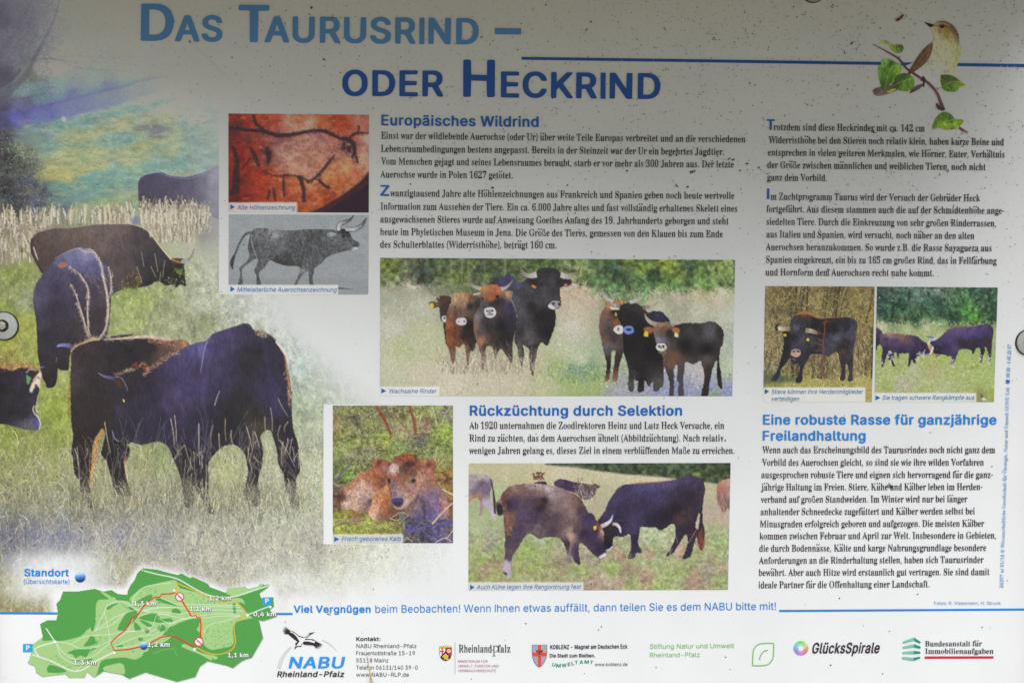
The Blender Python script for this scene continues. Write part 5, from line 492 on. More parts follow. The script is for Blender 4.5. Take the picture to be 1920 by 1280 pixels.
# ------------------------------------------------------------------ the large faded meadow picture on the left
R = math.radians
def sm(a, b, x): t = np.clip((x-a)/(b-a), 0, 1); return t*t*(3-2*t)
m = Cv(-14, -8, 872, 1147.5, seed=11)
base = [(4, 40, '5a5862'), (40, 40, '6a6874'), (100, 40, '83828c'), (200, 40, '8c8c92'), (300, 60, '8d8d92'), (4, 140, '504e5a'), (25, 100, '74727c'), (45, 115, '6e7074'), (60, 140, '74786f'), (20, 80, '716f7a'),
 (70, 128, '9b9d94'), (100, 130, 'a3a69c'), (130, 120, '9c9f9a'), (160, 115, '9a9ca0'), (110, 165, '83989c'), (50, 170, '7f9a9a'), (80, 180, '6f8f90'), (180, 150, '8a9ba0'), (240, 110, '94979b'), (250, 140, '93a0a0'),
 (8, 215, '4a4762'), (40, 218, '6a68a0'), (80, 208, '7274b6'), (120, 200, '777bbd'), (180, 186, '8289c2'), (230, 176, '8b92c2'), (290, 162, '979cbc'), (340, 150, 'a2a5b2'), (130, 182, '6b6a96'), (200, 168, '75769c'), (280, 148, '8f90a8'), (60, 196, '66647e'),
 (60, 235, '6c8a8c'), (110, 232, '74948f'), (160, 225, '7e9a94'), (230, 200, '8ea49a'), (280, 190, 'a3ad94'), (330, 185, 'a9af9c'),
 (40, 285, '727c66'), (90, 275, '7d9788'), (130, 255, '9aa884'), (180, 250, 'a0ac84'), (230, 225, 'a5ab86'), (250, 240, '84958a'), (290, 245, '77767e'), (320, 215, 'aeb192'), (360, 220, 'adb4a2'), (350, 250, '7f9791'), (380, 255, '839b97'),
 (120, 280, 'b0b384'), (150, 285, 'a9ad7c'), (200, 265, '7fa098'), (230, 262, '7a9c98'), (260, 275, 'a2ab84'), (170, 300, 'a3aa80'), (100, 320, 'b3ae70'), (130, 325, 'aea970'), (90, 330, 'a09c68'), (200, 300, 'a0ac84'), (240, 300, 'b0b58c'), (330, 265, '9aaa90'), (300, 275, '92a690'),
 (170, 330, '76a09a'), (220, 320, '7fa49c'), (280, 310, '86a69c'), (340, 300, '8aa69e'), (380, 300, '93a8a4'), (120, 345, '749a92'), (180, 355, '749c96'), (240, 350, '7f9f98'), (150, 370, '6f9090'), (120, 385, '62707f'), (200, 380, '8fa07e'), (240, 365, '9aa487'),
 (5, 260, '3b3a46'), (15, 300, '33343a'), (40, 310, '4b4f4a'), (60, 335, '4f5060'), (10, 350, '323138'), (45, 360, '484859'), (80, 365, '555568'), (20, 385, '3a3840'), (70, 385, '50566a'), (90, 392, '5f6c68'), (95, 350, '5c6670'),
 (150, 395, '93a072'), (220, 395, '98a37a'), (5, 420, '6f6a5c'), (40, 430, '9a927c'), (90, 410, 'a39d84'), (5, 470, '8b8670'), (30, 480, '9d9a82'), (140, 410, '93a27a'), (200, 408, '9ea684'), (240, 420, '9aa37f'), (300, 420, 'b0a890'), (350, 430, 'b2aa97'), (385, 430, '8b8a86'), (395, 410, '918f96'),
 (20, 510, '8a9650'), (45, 500, '8f9a58'), (30, 550, '8a9062'), (50, 560, '9a9f80'), (20, 590, '89984c'), (50, 610, 'a3a84e'), (20, 650, '959848'), (55, 660, '9aa058'), (20, 680, '9c8e52'), (110, 770, '9aaa4c'), (90, 745, '98a254'), (80, 770, '8f9f50'), (120, 720, 'a0aa60'), (122, 700, 'a8ae6c'),
 (230, 540, '95a35e'), (260, 560, '9dab68'), (300, 540, 'a0a978'), (340, 510, 'a9b08e'), (370, 480, 'b4b7a0'), (390, 520, 'bcc0b0'), (250, 600, '9fa86f'), (300, 590, '9ba07c'), (350, 580, 'aeb195'), (390, 560, 'b8bcaa'), (350, 620, 'a4a78a'), (300, 625, 'a6a886'), (410, 600, 'b6baa9'), (440, 590, 'bec3b8'), (470, 575, 'c4c8c2'), (390, 605, '8f9578'),
 (330, 470, 'b5b79c'), (360, 450, 'b9b5a2'), (300, 480, 'aab08c'),
 (20, 820, '87923f'), (60, 830, '8a8f4e'), (100, 820, '8f9a48'), (30, 880, '808450'), (90, 880, '898c5c'), (150, 960, '83826c'), (30, 940, '77755c'), (80, 960, '7d7b6c'), (20, 1010, '5d5c70'), (60, 1010, '696b7c'), (110, 1010, '74778a'), (150, 1010, '7f7f8c'), (20, 1045, '5f6068'), (70, 1040, '8d8f9c'),
 (180, 900, '858763'), (230, 900, '8c8c6a'), (280, 850, '8a935c'), (300, 860, '788a52'), (270, 880, '92966e'), (320, 900, '939779'), (230, 960, '8b8a78'), (300, 960, '908f80'), (300, 1010, '8d8d90'), (230, 1010, '888794'), (370, 1000, '9a998e'), (350, 950, '918f80'), (420, 870, '99a06c'), (430, 900, '9a9c74'), (440, 950, '999a84'), (480, 850, 'a0a585'), (500, 900, 'a3a68e'), (520, 960, 'a5a894'), (450, 1010, 'a0a094'), (500, 1030, 'adaca0'),
 (540, 640, 'c2c8c2'), (570, 660, 'bccac4'), (560, 690, 'b2c4bf'), (590, 720, 'b4bfb0'), (575, 760, 'aab79c'), (590, 800, 'b1b9a0'), (580, 850, 'acb196'), (590, 900, 'aeb19a'), (570, 950, 'aaad98'), (590, 1000, 'a3a396'), (595, 1030, '9f9c92'), (620, 1040, 'b0b0a2'), (660, 1050, 'bfc2ac'), (720, 1050, 'c8ccb8'), (780, 1040, 'cad2c6'), (840, 1050, 'ced6cc'), (640, 1080, 'c6c8b6'), (720, 1090, 'cfd2c0'), (800, 1090, 'd6dacf'), (560, 1080, 'bfbfb2'), (500, 1060, 'b6b6aa'),
 (15, 1090, '8c8c5e'), (40, 1120, '928f62'), (80, 1125, '9f9b7a'), (15, 1140, '86805a'), (100, 1110, 'b0ae98'), (150, 1040, '9b9ca0'), (200, 1050, 'a3a494'), (230, 1060, 'a9a888'), (250, 1040, '9c9b92'), (400, 1050, 'adaca2'), (340, 1050, 'a6a69c'), (110, 1060, 'a8acb2'), (110, 1090, 'b9bcc2')]
f = m.field(base, warp=9, wc=34, p=3.0)
m.a = f
X, Y = m.X, m.Y
slope = sm(215, 240, Y+X*.16)*(1-sm(385, 410, Y))          # the tufty hillside
meadow = sm(470, 520, Y)
# far bank, river and its near edge
m.fill([(-14, 212), (45, 206), (88, 196), (140, 184), (200, 170), (262, 156), (330, 142), (400, 131), (400, 152), (330, 165), (262, 184), (200, 201), (140, 216), (88, 226), (40, 236), (-14, 246)], m.field([(30, 222, '5f60a6'), (80, 212, '6b6fb8'), (140, 200, '757bc0'), (200, 186, '8087c4'), (262, 170, '8d94c6'), (330, 154, '9b9fbe'), (390, 142, 'a3a6b4'), (10, 230, '4c4a6c')]), soft=2, smooth=3)
m.path([(20, 208), (88, 197), (140, 184), (200, 169), (240, 160), (262, 152), (330, 140)], [4, 5, 4, 2], '62608e', al=.55, soft=2)
m.path([(60, 190), (140, 178), (200, 163), (262, 149)], [10, 12, 7], '6c8c90', al=.45, soft=5)
for q, w_, c_ in ([(100, 243), (150, 232), (210, 215), (270, 200), (330, 186)], [10, 12, 8], '6f968c'), ([(130, 258), (180, 250), (230, 236), (290, 222), (350, 208)], [8, 12, 10], 'a9ac82'), ([(80, 278), (120, 276), (170, 272), (220, 262), (270, 258)], [8, 14, 12], '7ea096'), \
        ([(95, 300), (140, 287), (190, 285), (230, 283), (280, 270), (330, 262)], [12, 22, 14, 8], 'a8aa7c'), ([(85, 328), (120, 326), (160, 318), (205, 306)], [16, 22, 8], 'b0a96c'), ([(215, 300), (255, 296), (300, 286), (340, 278)], [10, 14, 8], 'a5ac84'), ([(150, 336), (210, 326), (280, 316), (350, 306)], [10, 18, 16], '79a098'), ([(90, 352), (150, 352), (220, 344), (262, 338)], [14, 22, 18], '6f978f'), ([(90, 380), (140, 372), (220, 362)], [12, 18, 10], '70908a'), ([(130, 392), (180, 388), (240, 376), (262, 368)], [8, 14, 10], '98a276'), ([(252, 243), (290, 240), (325, 245)], [10, 16, 8], '74737a'), ([(262, 232), (300, 230), (330, 236)], [8, 10, 6], 'a09a84'), ([(255, 272), (290, 268)], [10, 12], '94a06c'), ([(245, 282), (262, 280)], 8, '5f7a6a'), ([(340, 248), (352, 250)], [12, 14], '74918a'), ([(368, 252), (382, 254)], [10, 12], '7a9690'), ([(150, 300), (165, 302)], 8, '6f8a70'), ([(380, 212), (398, 208)], [8, 10], '83958f'):
    m.path(q, w_, c_, al=.6, soft=5)
m.fill([(116, 220), (122, 220), (124, 227), (117, 228)], 'd0c0a4', al=.8, soft=1); m.path([(121, 228), (126, 244)], 3, 'b0b09c', al=.5, soft=1)
n = 1500; px = m.r.uniform(70, 400, n); py = m.r.uniform(215, 395, n)
m.strokes(px, py, m.r.uniform(3, 9, n), m.r.normal(1.5, .3, n), np.array([hx(h) for h in ('5f7f76', '6b7a5c', 'c0c090', '8fb0a6')])[m.r.integers(0, 4, n)], m.r.normal(0, .4, n), m.r.uniform(.08, .3, n), w=2)
# soft tufts on the hillside, horizontal clumps
t = m.noise(16, 7, 3); m.a = np.clip(m.a*(1+(t*.10*slope)[..., None]), 0, 1)
t2 = m.noise(34, 12, 3); yl = np.clip(t2, 0, 1)*slope*.35
m.put(yl, hx('b5b27c')); m.put(np.clip(-t2-.15, 0, 1)*slope*.35, hx('6d9088'))
# branches of the bare tree, top left
for pts, w, c in ([(-10, 205), (20, 170), (48, 140), (62, 112), (78, 84), (100, 40), (112, 0)], [16, 8, 5, 2], '5c5964'), ([(-8, 120), (10, 85), (30, 60), (50, 20), (62, -6)], [14, 8, 4, 2], '62606c'), ([(30, 165), (55, 135), (70, 100), (88, 78)], [8, 5, 2], '62606a'), \
        ([(-8, 60), (4, 30), (18, -6)], [8, 6, 3], '5f5d69'), ([(60, 118), (78, 110), (110, 113), (135, 124), (165, 130), (200, 132), (230, 133), (260, 140)], [3.0, 2.2, 1.5, .8], '6c6a73'), ([(110, 108), (160, 106), (210, 108), (260, 104), (300, 95)], [2.2, 1.4, .8], '7e7c86'), ([(78, 110), (110, 112), (150, 120), (175, 128)], [2.5, 1.5], '6b6972'), \
        ([(0, 190), (30, 186), (60, 182), (84, 176)], [3, 1.4], '5a5868'), ([(-6, 165), (20, 150), (40, 130)], [9, 4], '4a4852'), ([(55, 150), (75, 150), (92, 152)], [2.5, 1], '66646a'), ([(15, 195), (40, 210), (60, 215)], [4, 1.4], '55536c'):
    m.path(pts, w, c, al=.5, soft=1)
n = 900; px = m.r.uniform(-8, 95, n); py = m.r.uniform(0, 215, n)
m.strokes(px, py, m.r.uniform(6, 26, n), m.r.normal(.6, .9, n), np.clip(np.array(hx('55535e'))+m.r.normal(0, .04, (n, 1)), 0, 1), m.r.normal(0, .8, n), .28)
n = 260; px = m.r.uniform(95, 310, n); py = 108+m.r.normal(0, 10, n)-(px-95)*.02
m.strokes(px, py, m.r.uniform(8, 26, n), m.r.normal(1.5, .5, n), np.tile(hx('77757c'), (n, 1)), m.r.normal(0, .6, n), .28)
# bright river bank edge and the bush
#m.path([(20, 207), (70, 196), (130, 185), (200, 169), (260, 155), (330, 142)], [2, 3, 1.5], '615f86', al=.6, soft=1)
bush = m.mask([(-14, 240), (20, 262), (50, 280), (72, 292), (80, 320), (88, 360), (105, 395), (70, 408), (20, 415), (-14, 420)]); bush = m.blur(bush, 12)
n = 2600
m.grass(n, bush*(Y < 400), (2, 7), 1.4, ['2f3034', '585c4c', '74775a', '45465a', '23242a', '8a8a66'], mix=.45, al=.75)
m.grass(260, bush*sm(330, 270, Y), (2, 4), 1.4, ['a0a080', 'b0b090'], mix=.8, al=.7)
# grass everywhere below
m.grass(5000, slope*(X > 60), (3, 9), .5, ['b4b485', '86a49a', '6f8f86', 'c2bd92'], mix=.22, al=.5, jit=.03)
low = meadow*(1-sm(620, 660, Y)*0)
m.grass(16000, low*(Y < 860), (4, 12), .55, ['b9bf62', '7f9440', 'd6d2a0', '5f6f3a', 'a7b060', 'e0dcc0', '6f7550', '908f50'], mix=.42, al=.75, jit=.07)
m.a = np.clip(m.a*(1+.16*(m.noise(9, 12, 3)*meadow)[..., None]), 0, 1)
m.grass(2600, low*(Y < 780), (1.5, 3), 1.5, ['4a5634', '3c4630', '5a5444'], mix=.7, al=.6, jit=.03)
fl = sm(800, 900, Y)
m.a = np.clip(m.a*(1+.10*fl[..., None])+.015*fl[..., None], 0, 1)
m.grass(26000, fl, (7, 30), .22, ['d8cfae', 'b7b092', '6a6a58', '8e93a2', 'a8a078', '54554e', 'c9c2b4', '7b7c8c', 'e4dcc4', '5d6478'], mix=.42, al=.72, jit=.08, curve=.35)
m.grass(3200, fl, (10, 34), .4, ['e9dfc4', 'dccfa4', 'f4ecdc', 'c9c690'], mix=.9, al=.7, jit=.05)
m.grass(2500, fl*(Y < 960), (4, 12), .8, ['b4c05c', 'a9b45a', 'c9cc80'], mix=.7, al=.55, jit=.05)
m.grass(1500, fl, (1.5, 3.5), 1.5, ['3d2c28', '4a3630', '2f2a34', '5c3a36'], mix=.9, al=.75, jit=.03)
m.grass(900, fl*sm(560, 300, X), (2, 9), 1.2, ['5f8f96', '6a78b0', '5c9a8c', '7a6fa8'], mix=.6, al=.45, jit=.03)

# cow behind the reeds
o1, k1 = (0, 0), 3.0476
m.beast([(795, 1180), (790, 1100), (789, 1050), (800, 1022), (835, 998), (900, 985), (930, 987), (965, 1003), (1040, 1012), (1100, 1005), (1160, 988), (1262, 962), (1262, 1240), (1180, 1215), (1100, 1215), (1000, 1220), (900, 1220), (820, 1230)],
        [(800, 1060, '48405a'), (850, 1020, '4a425e'), (930, 1030, '544c6c'), (1000, 1060, '534c68'), (1080, 1060, '5a5470'), (1150, 1050, '67627c'), (1230, 1020, '84829a'), (1230, 1100, '7a7890'), (1130, 1150, '5e5872'), (1000, 1150, '524a62'), (880, 1120, '4d455a'), (1200, 1190, '75738a'), (820, 1150, '463e50')], 1, o1, k1, sat=.74, fur=.03, rag=.1)
m.path([(840, 998), (900, 987), (965, 1010), (1050, 1020), (1110, 1014), (1180, 990)], 1.4, '8d8bb4', o1, k1, al=.7)
# reeds
def reed(n, x0, x1, y0, y1, ln, seed=0):
    x = m.r.uniform(x0, x1, n); y = m.r.uniform(y0, y1, n)
    c = np.array([hx(h) for h in ('e2d8c4', 'cfc2a6', 'b9ab8c', 'f0e8d8', 'a3967c')])[m.r.integers(0, 5, n)]
    o = np.argsort(y)
    m.strokes(x[o], y[o], m.r.uniform(*ln, n), m.r.normal(0, .10, n), np.clip(c[o]*.86+m.r.normal(0, .05, (n, 1)), 0, 1), m.r.normal(0, .15, n), m.r.uniform(.5, 1, n), w=2)
reed(330, -14, 95, 405, 470, (10, 26)); reed(60, 0, 70, 470, 500, (8, 20)); reed(60, 95, 180, 402, 424, (8, 26)); reed(170, 180, 250, 400, 424, (10, 24))
reed(520, 262, 366, 400, 455, (14, 36)); reed(70, 366, 392, 395, 440, (10, 26))
for tip in (266, 274, 284, 290, 297, 304, 313, 322, 331, 346, 352, 359, 383, 188, 196, 205, 58, 40, 22, 8, 96, 133, 160): m.path([(tip, 420), (tip+m.r.uniform(-2, 2), 402), (tip+m.r.uniform(-3, 3), 378+m.r.uniform(0, 16))], [2.6, 3.4, 1], 'dccfb6', al=.85)
m.fill([(248, 408), (258, 406), (259, 422), (247, 424)], '6f6fa6', al=.6, soft=2)

# brown cow grazing behind
o2, k2 = (30, 380), 4.0
m.beast([(115, 300), (125, 260), (160, 228), (230, 205), (300, 192), (420, 190), (560, 170), (700, 160), (820, 160), (900, 172), (960, 195), (1010, 235), (1050, 290), (1100, 355), (1165, 425), (1200, 418), (1250, 420), (1262, 455), (1265, 530), (1272, 590), (1268, 630), (1235, 610), (1200, 640), (1170, 610), (1130, 620), (1060, 590), (1000, 620), (935, 635), (870, 640), (800, 650), (740, 680), (700, 700), (500, 640), (300, 580), (200, 535), (175, 480), (135, 390)],
        [(140, 300, '55423e'), (250, 250, '5f4d49'), (400, 230, '6b5852'), (550, 210, '715e58'), (700, 200, '70605c'), (820, 195, '665450'), (900, 200, '55464a'), (950, 290, '463e44'), (650, 280, '6e5b58'), (800, 320, '5f5053'), (500, 300, '66544e'), (850, 450, '564848'), (920, 420, '42393f'), (1000, 450, '38323a'), (1080, 400, '3d363e'), (1150, 540, '2c282a'), (700, 500, '574a4c'), (760, 600, '53484a'), (250, 400, '54423f'), (1240, 600, '2b2728'), (1200, 480, '362c2a'), (900, 580, '463c3c'), (1000, 590, '332c30'), (180, 430, '50403e')], 2, o2, k2, sat=.74, fur=.05, rag=.25)
m.path([(700, 160), (820, 158), (900, 170), (965, 195), (1012, 235)], [1, 1.6, 2], 'cdb9a2', o2, k2, al=.8)
m.path([(1000, 215), (1012, 260)], 3, 'e2d2ba', o2, k2, al=.8)
m.path([(1012, 235), (1050, 288), (1100, 352), (1165, 428)], [2.2, 2.0, 2.6], 'd8c6ae', o2, k2, al=.95)
m.fuzz([(160, 222), (300, 190), (560, 168)], 90, 4, 0, .5, ['b0806a', '8a6a5a'], o2, k2, jx=.8)
m.path([(120, 270), (116, 340), (140, 420), (200, 530)], [4, 5, 3], '3a2f36', o2, k2, al=.9)
m.path([(130, 330), (150, 390), (166, 432)], [2, 2.5, 1], 'dccbb0', o2, k2, al=.9)
m.fill([(1168, 418), (1245, 420), (1250, 455), (1180, 452)], '6a402c', o2, k2, al=.85, ident=2)
m.path([(1160, 422), (1205, 440), (1260, 455)], 1.6, 'd0b090', o2, k2, al=.8)
m.path([(1240, 442), (1290, 428), (1322, 392), (1337, 345)], [5.5, 5, 3, 1.2], ['a8a6ac', '8c8a94', '6c6f60'], o2, k2, ident=2)
m.fill([(1190, 490), (1230, 500), (1255, 490), (1240, 540), (1200, 520)], '6f8a3c', o2, k2, al=.7)
m.grass(70, m.mask([(1150, 500), (1280, 490), (1280, 640), (1140, 640)], o2, k2), (2, 5), .6, ['8aa04c', 'b5b884', '202020'], mix=.9)
m.grass(120, m.mask([(790, 600), (900, 520), (935, 640), (800, 680)], o2, k2), (2, 6), .6, ['b5904c', '98a048', 'a06a40', '5a5a34'], mix=.9)
for a in [(940, 370, 960, 480), (1010, 475, 1050, 560), (905, 480, 945, 600), (1115, 430, 1100, 560), (1040, 380, 1065, 520), (1085, 520, 1075, 620)]: m.path([(a[0], a[1]), (a[2], a[3])], 1, 'd9cba8', o2, k2, al=.75, smooth=0)

# dark cow seen from behind
B = [(450, 345), (480, 335), (510, 345), (560, 345), (600, 385), (640, 440), (690, 480), (712, 540), (715, 640), (712, 760), (702, 880), (690, 960), (662, 1025), (610, 1010), (560, 1010), (510, 1040), (440, 1085), (430, 1100), (402, 1150), (396, 1250), (370, 1256), (330, 1255), (316, 1230), (312, 1260), (308, 1330), (295, 1368), (275, 1384), (232, 1388), (220, 1350), (195, 1300), (175, 1200), (163, 1140), (157, 1000), (150, 880), (130, 760), (130, 690), (150, 610), (200, 540), (260, 470), (310, 410), (380, 370)]
m.beast(B, [(520, 375, '9893b0'), (480, 400, '7b77a8'), (400, 410, '6f6c9c'), (460, 440, '625f9a'), (330, 440, '5c567c'), (560, 400, '7c78a4'), (600, 440, '5e5a92'), (620, 500, '56528a'), (560, 480, '5a568c'), (300, 520, '504768'), (200, 650, '4a4262'), (300, 650, '3e3552'), (300, 800, '372f42'), (250, 1000, '342c3a'), (420, 650, '463c54'), (450, 780, '3e3446'), (600, 620, '443a4c'), (620, 850, '3e343a'), (500, 950, '41373e'), (350, 1150, '332c38'), (180, 1200, '332c36'), (160, 900, '433a50'), (150, 700, '564f70'), (400, 550, '4a4162'), (520, 600, '4b4056'), (660, 700, '4c3f44'), (700, 560, '574a52'), (280, 1330, '2c262e'), (400, 1060, '382f36'), (370, 1220, '2f2932')], 3, o2, k2, sat=.74, fur=.05, rag=.2)
def glow(pts, w, n, ang=math.pi*.95, pal=('e2d2c0', 'c9b09c', 'f0e6da', 'a88c80'), o=o2, k=k2, al=.8):
    m.path(pts, w, 'd9c8b6', o, k, al=al, soft=0); m.fuzz(pts, n, 7, ang, .35, list(pal), o, k, al=.6, jx=1.3)
glow([(560, 350), (600, 388), (635, 455), (655, 560), (678, 660), (690, 760), (688, 860), (668, 950), (625, 1015)], [1.2, 2.2, 3, 4.2, 4.6, 3.6, 2], 260)
glow([(690, 482), (710, 545), (713, 640), (705, 690)], [1.2, 2.2, 2], 50)
glow([(400, 480), (470, 530), (528, 610), (543, 690), (535, 780), (540, 900), (548, 990)], [.8, 1.6, 2, 2.4, 2.8, 2, 1], 170)
glow([(410, 610), (450, 690), (475, 780), (505, 870), (535, 985)], [1.2, 1.6, 2.2, 3, 1.6], 120)
m.fuzz([(520, 540), (600, 600), (655, 700)], 90, 9, 2.4, .3, ['b5958a', '8a7070', '5c5068'], o2, k2, al=.5, jx=3)
m.path([(290, 420), (380, 370), (450, 345), (500, 343)], [.8, 1.4, 1.8], 'b4b0c8', o2, k2, al=.8)
m.path([(470, 342), (510, 365), (570, 372)], [1, 3, 2], 'cfc4c4', o2, k2, al=.7, soft=1)
m.fill([(320, 478), (340, 450), (375, 455), (372, 480), (335, 492)], 'b4714c', o2, k2, al=.8, soft=1); m.fuzz([(330, 470), (370, 470)], 30, 4, 0, 1, ['c88a60', '9a5a40'], o2, k2)
m.path([(308, 1078), (335, 1068), (390, 1070), (430, 1086)], [3, 5.5, 8, 8], ['9aa0cc', '7f83b8', '6a6c9c', '44405a'], o2, k2, ident=3)
m.path([(660, 1020), (720, 1010), (800, 1000), (875, 991)], [1, 4, 5, 2.6], '3d3850', o2, k2, ident=3)
m.path([(430, 1085), (520, 1045), (560, 1000), (600, 1005)], [2, 3, 2], 'a8765a', o2, k2, al=.6, soft=1)
m.path([(300, 1200), (305, 1160)], 1, 'a0a070', o2, k2, al=.8)

# the dark cow behind the nearest one
o3, k3 = (90, 590), 3.2
C = [(140, 220), (160, 190), (200, 170), (260, 152), (360, 145), (450, 140), (560, 128), (650, 135), (740, 150), (845, 165), (820, 300), (600, 400), (520, 480), (470, 740), (490, 800), (485, 850), (462, 900), (470, 980), (500, 1070), (485, 1085), (430, 1080), (395, 1040), (375, 960), (345, 880), (318, 830), (335, 760), (340, 700), (325, 680), (310, 700), (275, 760), (262, 850), (262, 920), (250, 1000), (262, 1090), (278, 1150), (255, 1155), (240, 1120), (205, 1110), (190, 1000), (160, 950), (148, 850), (140, 830), (150, 720), (140, 640), (135, 480), (132, 400), (138, 300)]
m.beast(C, [(200, 210, '3e2f34'), (400, 190, '302930'), (600, 190, '33292e'), (740, 170, '6a4a40'), (800, 175, '8a6450'), (300, 400, '342b30'), (200, 520, '352c30'), (150, 400, '44383c'), (200, 800, '302828'), (200, 1000, '352b2e'), (450, 950, '2f282c'), (430, 850, '2a2428'), (500, 250, '2c262c'), (250, 650, '33292c'), (700, 260, '5a4440')], 4, o3, k3, sat=.74, fur=.06, rag=.35)
glow([(138, 222), (165, 190), (205, 172), (260, 154), (310, 150)], [1.6, 2.4, 2.4, 1.6], 60, 0, ('c9a07c', 'b07a58', 'd8b898'), o3, k3)
glow([(340, 148), (450, 142), (560, 132), (640, 138), (740, 152)], [1.5, 3, 5, 5, 3], 200, 1.6, ('e6d2c0', 'd0a890', 'c08a6a', 'f0e4d6'), o3, k3)
m.fuzz([(600, 150), (660, 160), (760, 165), (830, 170)], 130, 7, 1.9, .5, ['c07c52', 'b06a40', 'dcb08c', '8a5038'], o3, k3, jx=2.5)
m.fuzz([(132, 400), (128, 500), (134, 600)], 80, 5, -2.4, .5, ['a8743c', '8a5c34', '6a4a34'], o3, k3, jx=1)
m.path([(330, 690), (300, 740), (280, 800), (275, 880), (258, 960), (250, 1030)], [5, 6, 6, 6, 4, 1.5], 'c9874c', o3, k3, al=.85, soft=1); m.fuzz([(300, 740), (275, 860), (255, 980)], 110, 6, 3.0, .4, ['e6b070', 'c07838', 'f0d0a0', '8a5430'], o3, k3, jx=2)
m.path([(462, 880), (470, 960), (495, 1060)], [3, 2, 1.6], 'd9b890', o3, k3, al=.8); m.path([(478, 850), (462, 890)], 5, 'd08a50', o3, k3, al=.6, soft=1)

# the nearest cow
D = [(950, 155), (985, 115), (1050, 90), (1120, 68), (1180, 50), (1215, 62), (1240, 95), (1300, 105), (1340, 125), (1365, 150), (1400, 190), (1430, 240), (1440, 330), (1455, 420), (1462, 500), (1465, 620), (1475, 700), (1500, 770), (1505, 850), (1512, 940), (1490, 980), (1488, 1080), (1495, 1140), (1465, 1130), (1440, 1090), (1420, 1020), (1415, 960), (1385, 900), (1368, 800), (1350, 740), (1340, 700), (1310, 690), (1275, 730), (1290, 800), (1285, 900), (1262, 980), (1268, 1080), (1270, 1140), (1220, 1145), (1178, 1095), (1180, 1030), (1200, 960), (1190, 870), (1170, 820), (1120, 780), (1050, 790), (980, 860), (960, 910), (965, 1000), (965, 1080), (998, 1185), (960, 1180), (930, 1110), (890, 1060), (872, 1010), (870, 1100), (860, 1150), (820, 1140), (800, 1000), (780, 930), (750, 860), (720, 790), (660, 760), (560, 780), (505, 765), (480, 775), (440, 750), (402, 725), (392, 690), (402, 600), (395, 520), (380, 450), (385, 410), (400, 370), (430, 360), (480, 350), (520, 352), (580, 358), (640, 318), (700, 275), (760, 232), (830, 192), (900, 165)]
m.beast(D, [(480, 450, '302934'), (430, 420, '382f38'), (450, 650, '302a3a'), (430, 600, '38324a'), (600, 500, '322b40'), (600, 400, '2f2838'), (700, 400, '3a3052'), (760, 300, '433a66'), (800, 280, '4a4070'), (880, 210, '524a88'), (920, 190, '5a5490'), (850, 450, '453a6a'), (790, 500, '483c66'), (720, 550, '3f3456'), (700, 640, '322a42'), (1000, 200, '463a68'), (1050, 130, '483c6a'), (1150, 110, '3f3658'), (1200, 90, '37304c'), (1200, 300, '2d2932'), (1100, 300, '37305050'[:6]), (1150, 500, '2c2930'), (950, 400, '463a66'), (900, 350, '403560'), (1000, 450, '392f54'), (1000, 600, '2f2838'), (1300, 350, '352f4a'), (1250, 250, '2c2832'), (1350, 300, '322c3e'), (1330, 450, '383054'), (1250, 600, '36302f'), (1420, 650, '2e2838'), (1450, 850, '312b38'), (1230, 900, '2d2732'), (870, 900, '2c2733'), (950, 1000, '2c2732'), (830, 1050, '2e2834'), (1360, 560, '3b3256'), (1100, 700, '2a262b'), (900, 650, '332b44'), (1100, 600, '2a272d'), (1470, 1000, '2f2a36'), (1260, 670, '4a4038')], 5, o3, k3, sat=.74, fur=.055, rag=.22, fx=2.2, fy=9)
m.path([(960, 155), (938, 205), (925, 290), (915, 350)], [1.8, 1.6, 1], 'a3a0c4', o3, k3, al=.75)
m.path([(960, 150), (985, 116), (1050, 92), (1120, 70), (1180, 52)], [1.4, 1.1, .8], 'b7b3a8', o3, k3, al=.5)
m.path([(1367, 160), (1405, 205), (1432, 255), (1440, 330)], [3, 6, 5, 3], 'e8dacb', o3, k3, al=.95)
m.path([(1420, 240), (1436, 330), (1447, 420), (1450, 500)], [3, 4, 5, 6], 'b98c6c', o3, k3, al=.75, soft=1); m.fuzz([(1430, 300), (1445, 420), (1450, 540)], 130, 7, 3.1, .3, ['c99a78', '8a5c48', 'e0c0a0', '6a4840'], o3, k3, jx=2)
m.fill([(1245, 95), (1290, 92), (1318, 118), (1300, 135), (1262, 125)], '8a7a66', o3, k3, al=.8, soft=1); m.fuzz([(1250, 100), (1305, 125)], 60, 5, 2.6, .7, ['c8b898', '5a4c3c', '3a3230'], o3, k3, jx=2)
m.fuzz([(570, 352), (640, 305), (700, 266), (770, 222)], 170, 7, 1.0, .5, ['c99a80', 'b07250', 'e0c8b8', '8a5a48', '5c4448'], o3, k3, jx=2.2)
m.fuzz([(500, 320), (560, 300), (610, 330)], 90, 7, 1.4, .6, ['a8603c', 'c98058', '7a4030', 'dcb8a0'], o3, k3, jx=2.2)
m.fuzz([(400, 366), (450, 345), (510, 330)], 80, 5, 1.0, .6, ['b8a090', '7a5c54', 'd0bcae'], o3, k3, jx=1.2)
m.path([(300, 347), (335, 368), (380, 378), (405, 388)], [1, 4, 6.5, 7], ['8885b0', '6c689c', '55507e', '3a3348'], o3, k3, ident=5)
m.path([(400, 372), (440, 380), (470, 430), (478, 460)], [1.4, 1.8, 1.6, 1], '8a8498', o3, k3, al=.85); m.fill([(395, 390), (435, 395), (450, 440), (420, 430)], '4d3832', o3, k3, al=.8, soft=1)
m.path([(385, 690), (398, 738), (425, 760)], [1, 1.8, 2], '9ba0c6', o3, k3, al=.85); m.path([(400, 740), (440, 760), (465, 790)], 3, '6a6070', o3, k3, al=.5, soft=1)
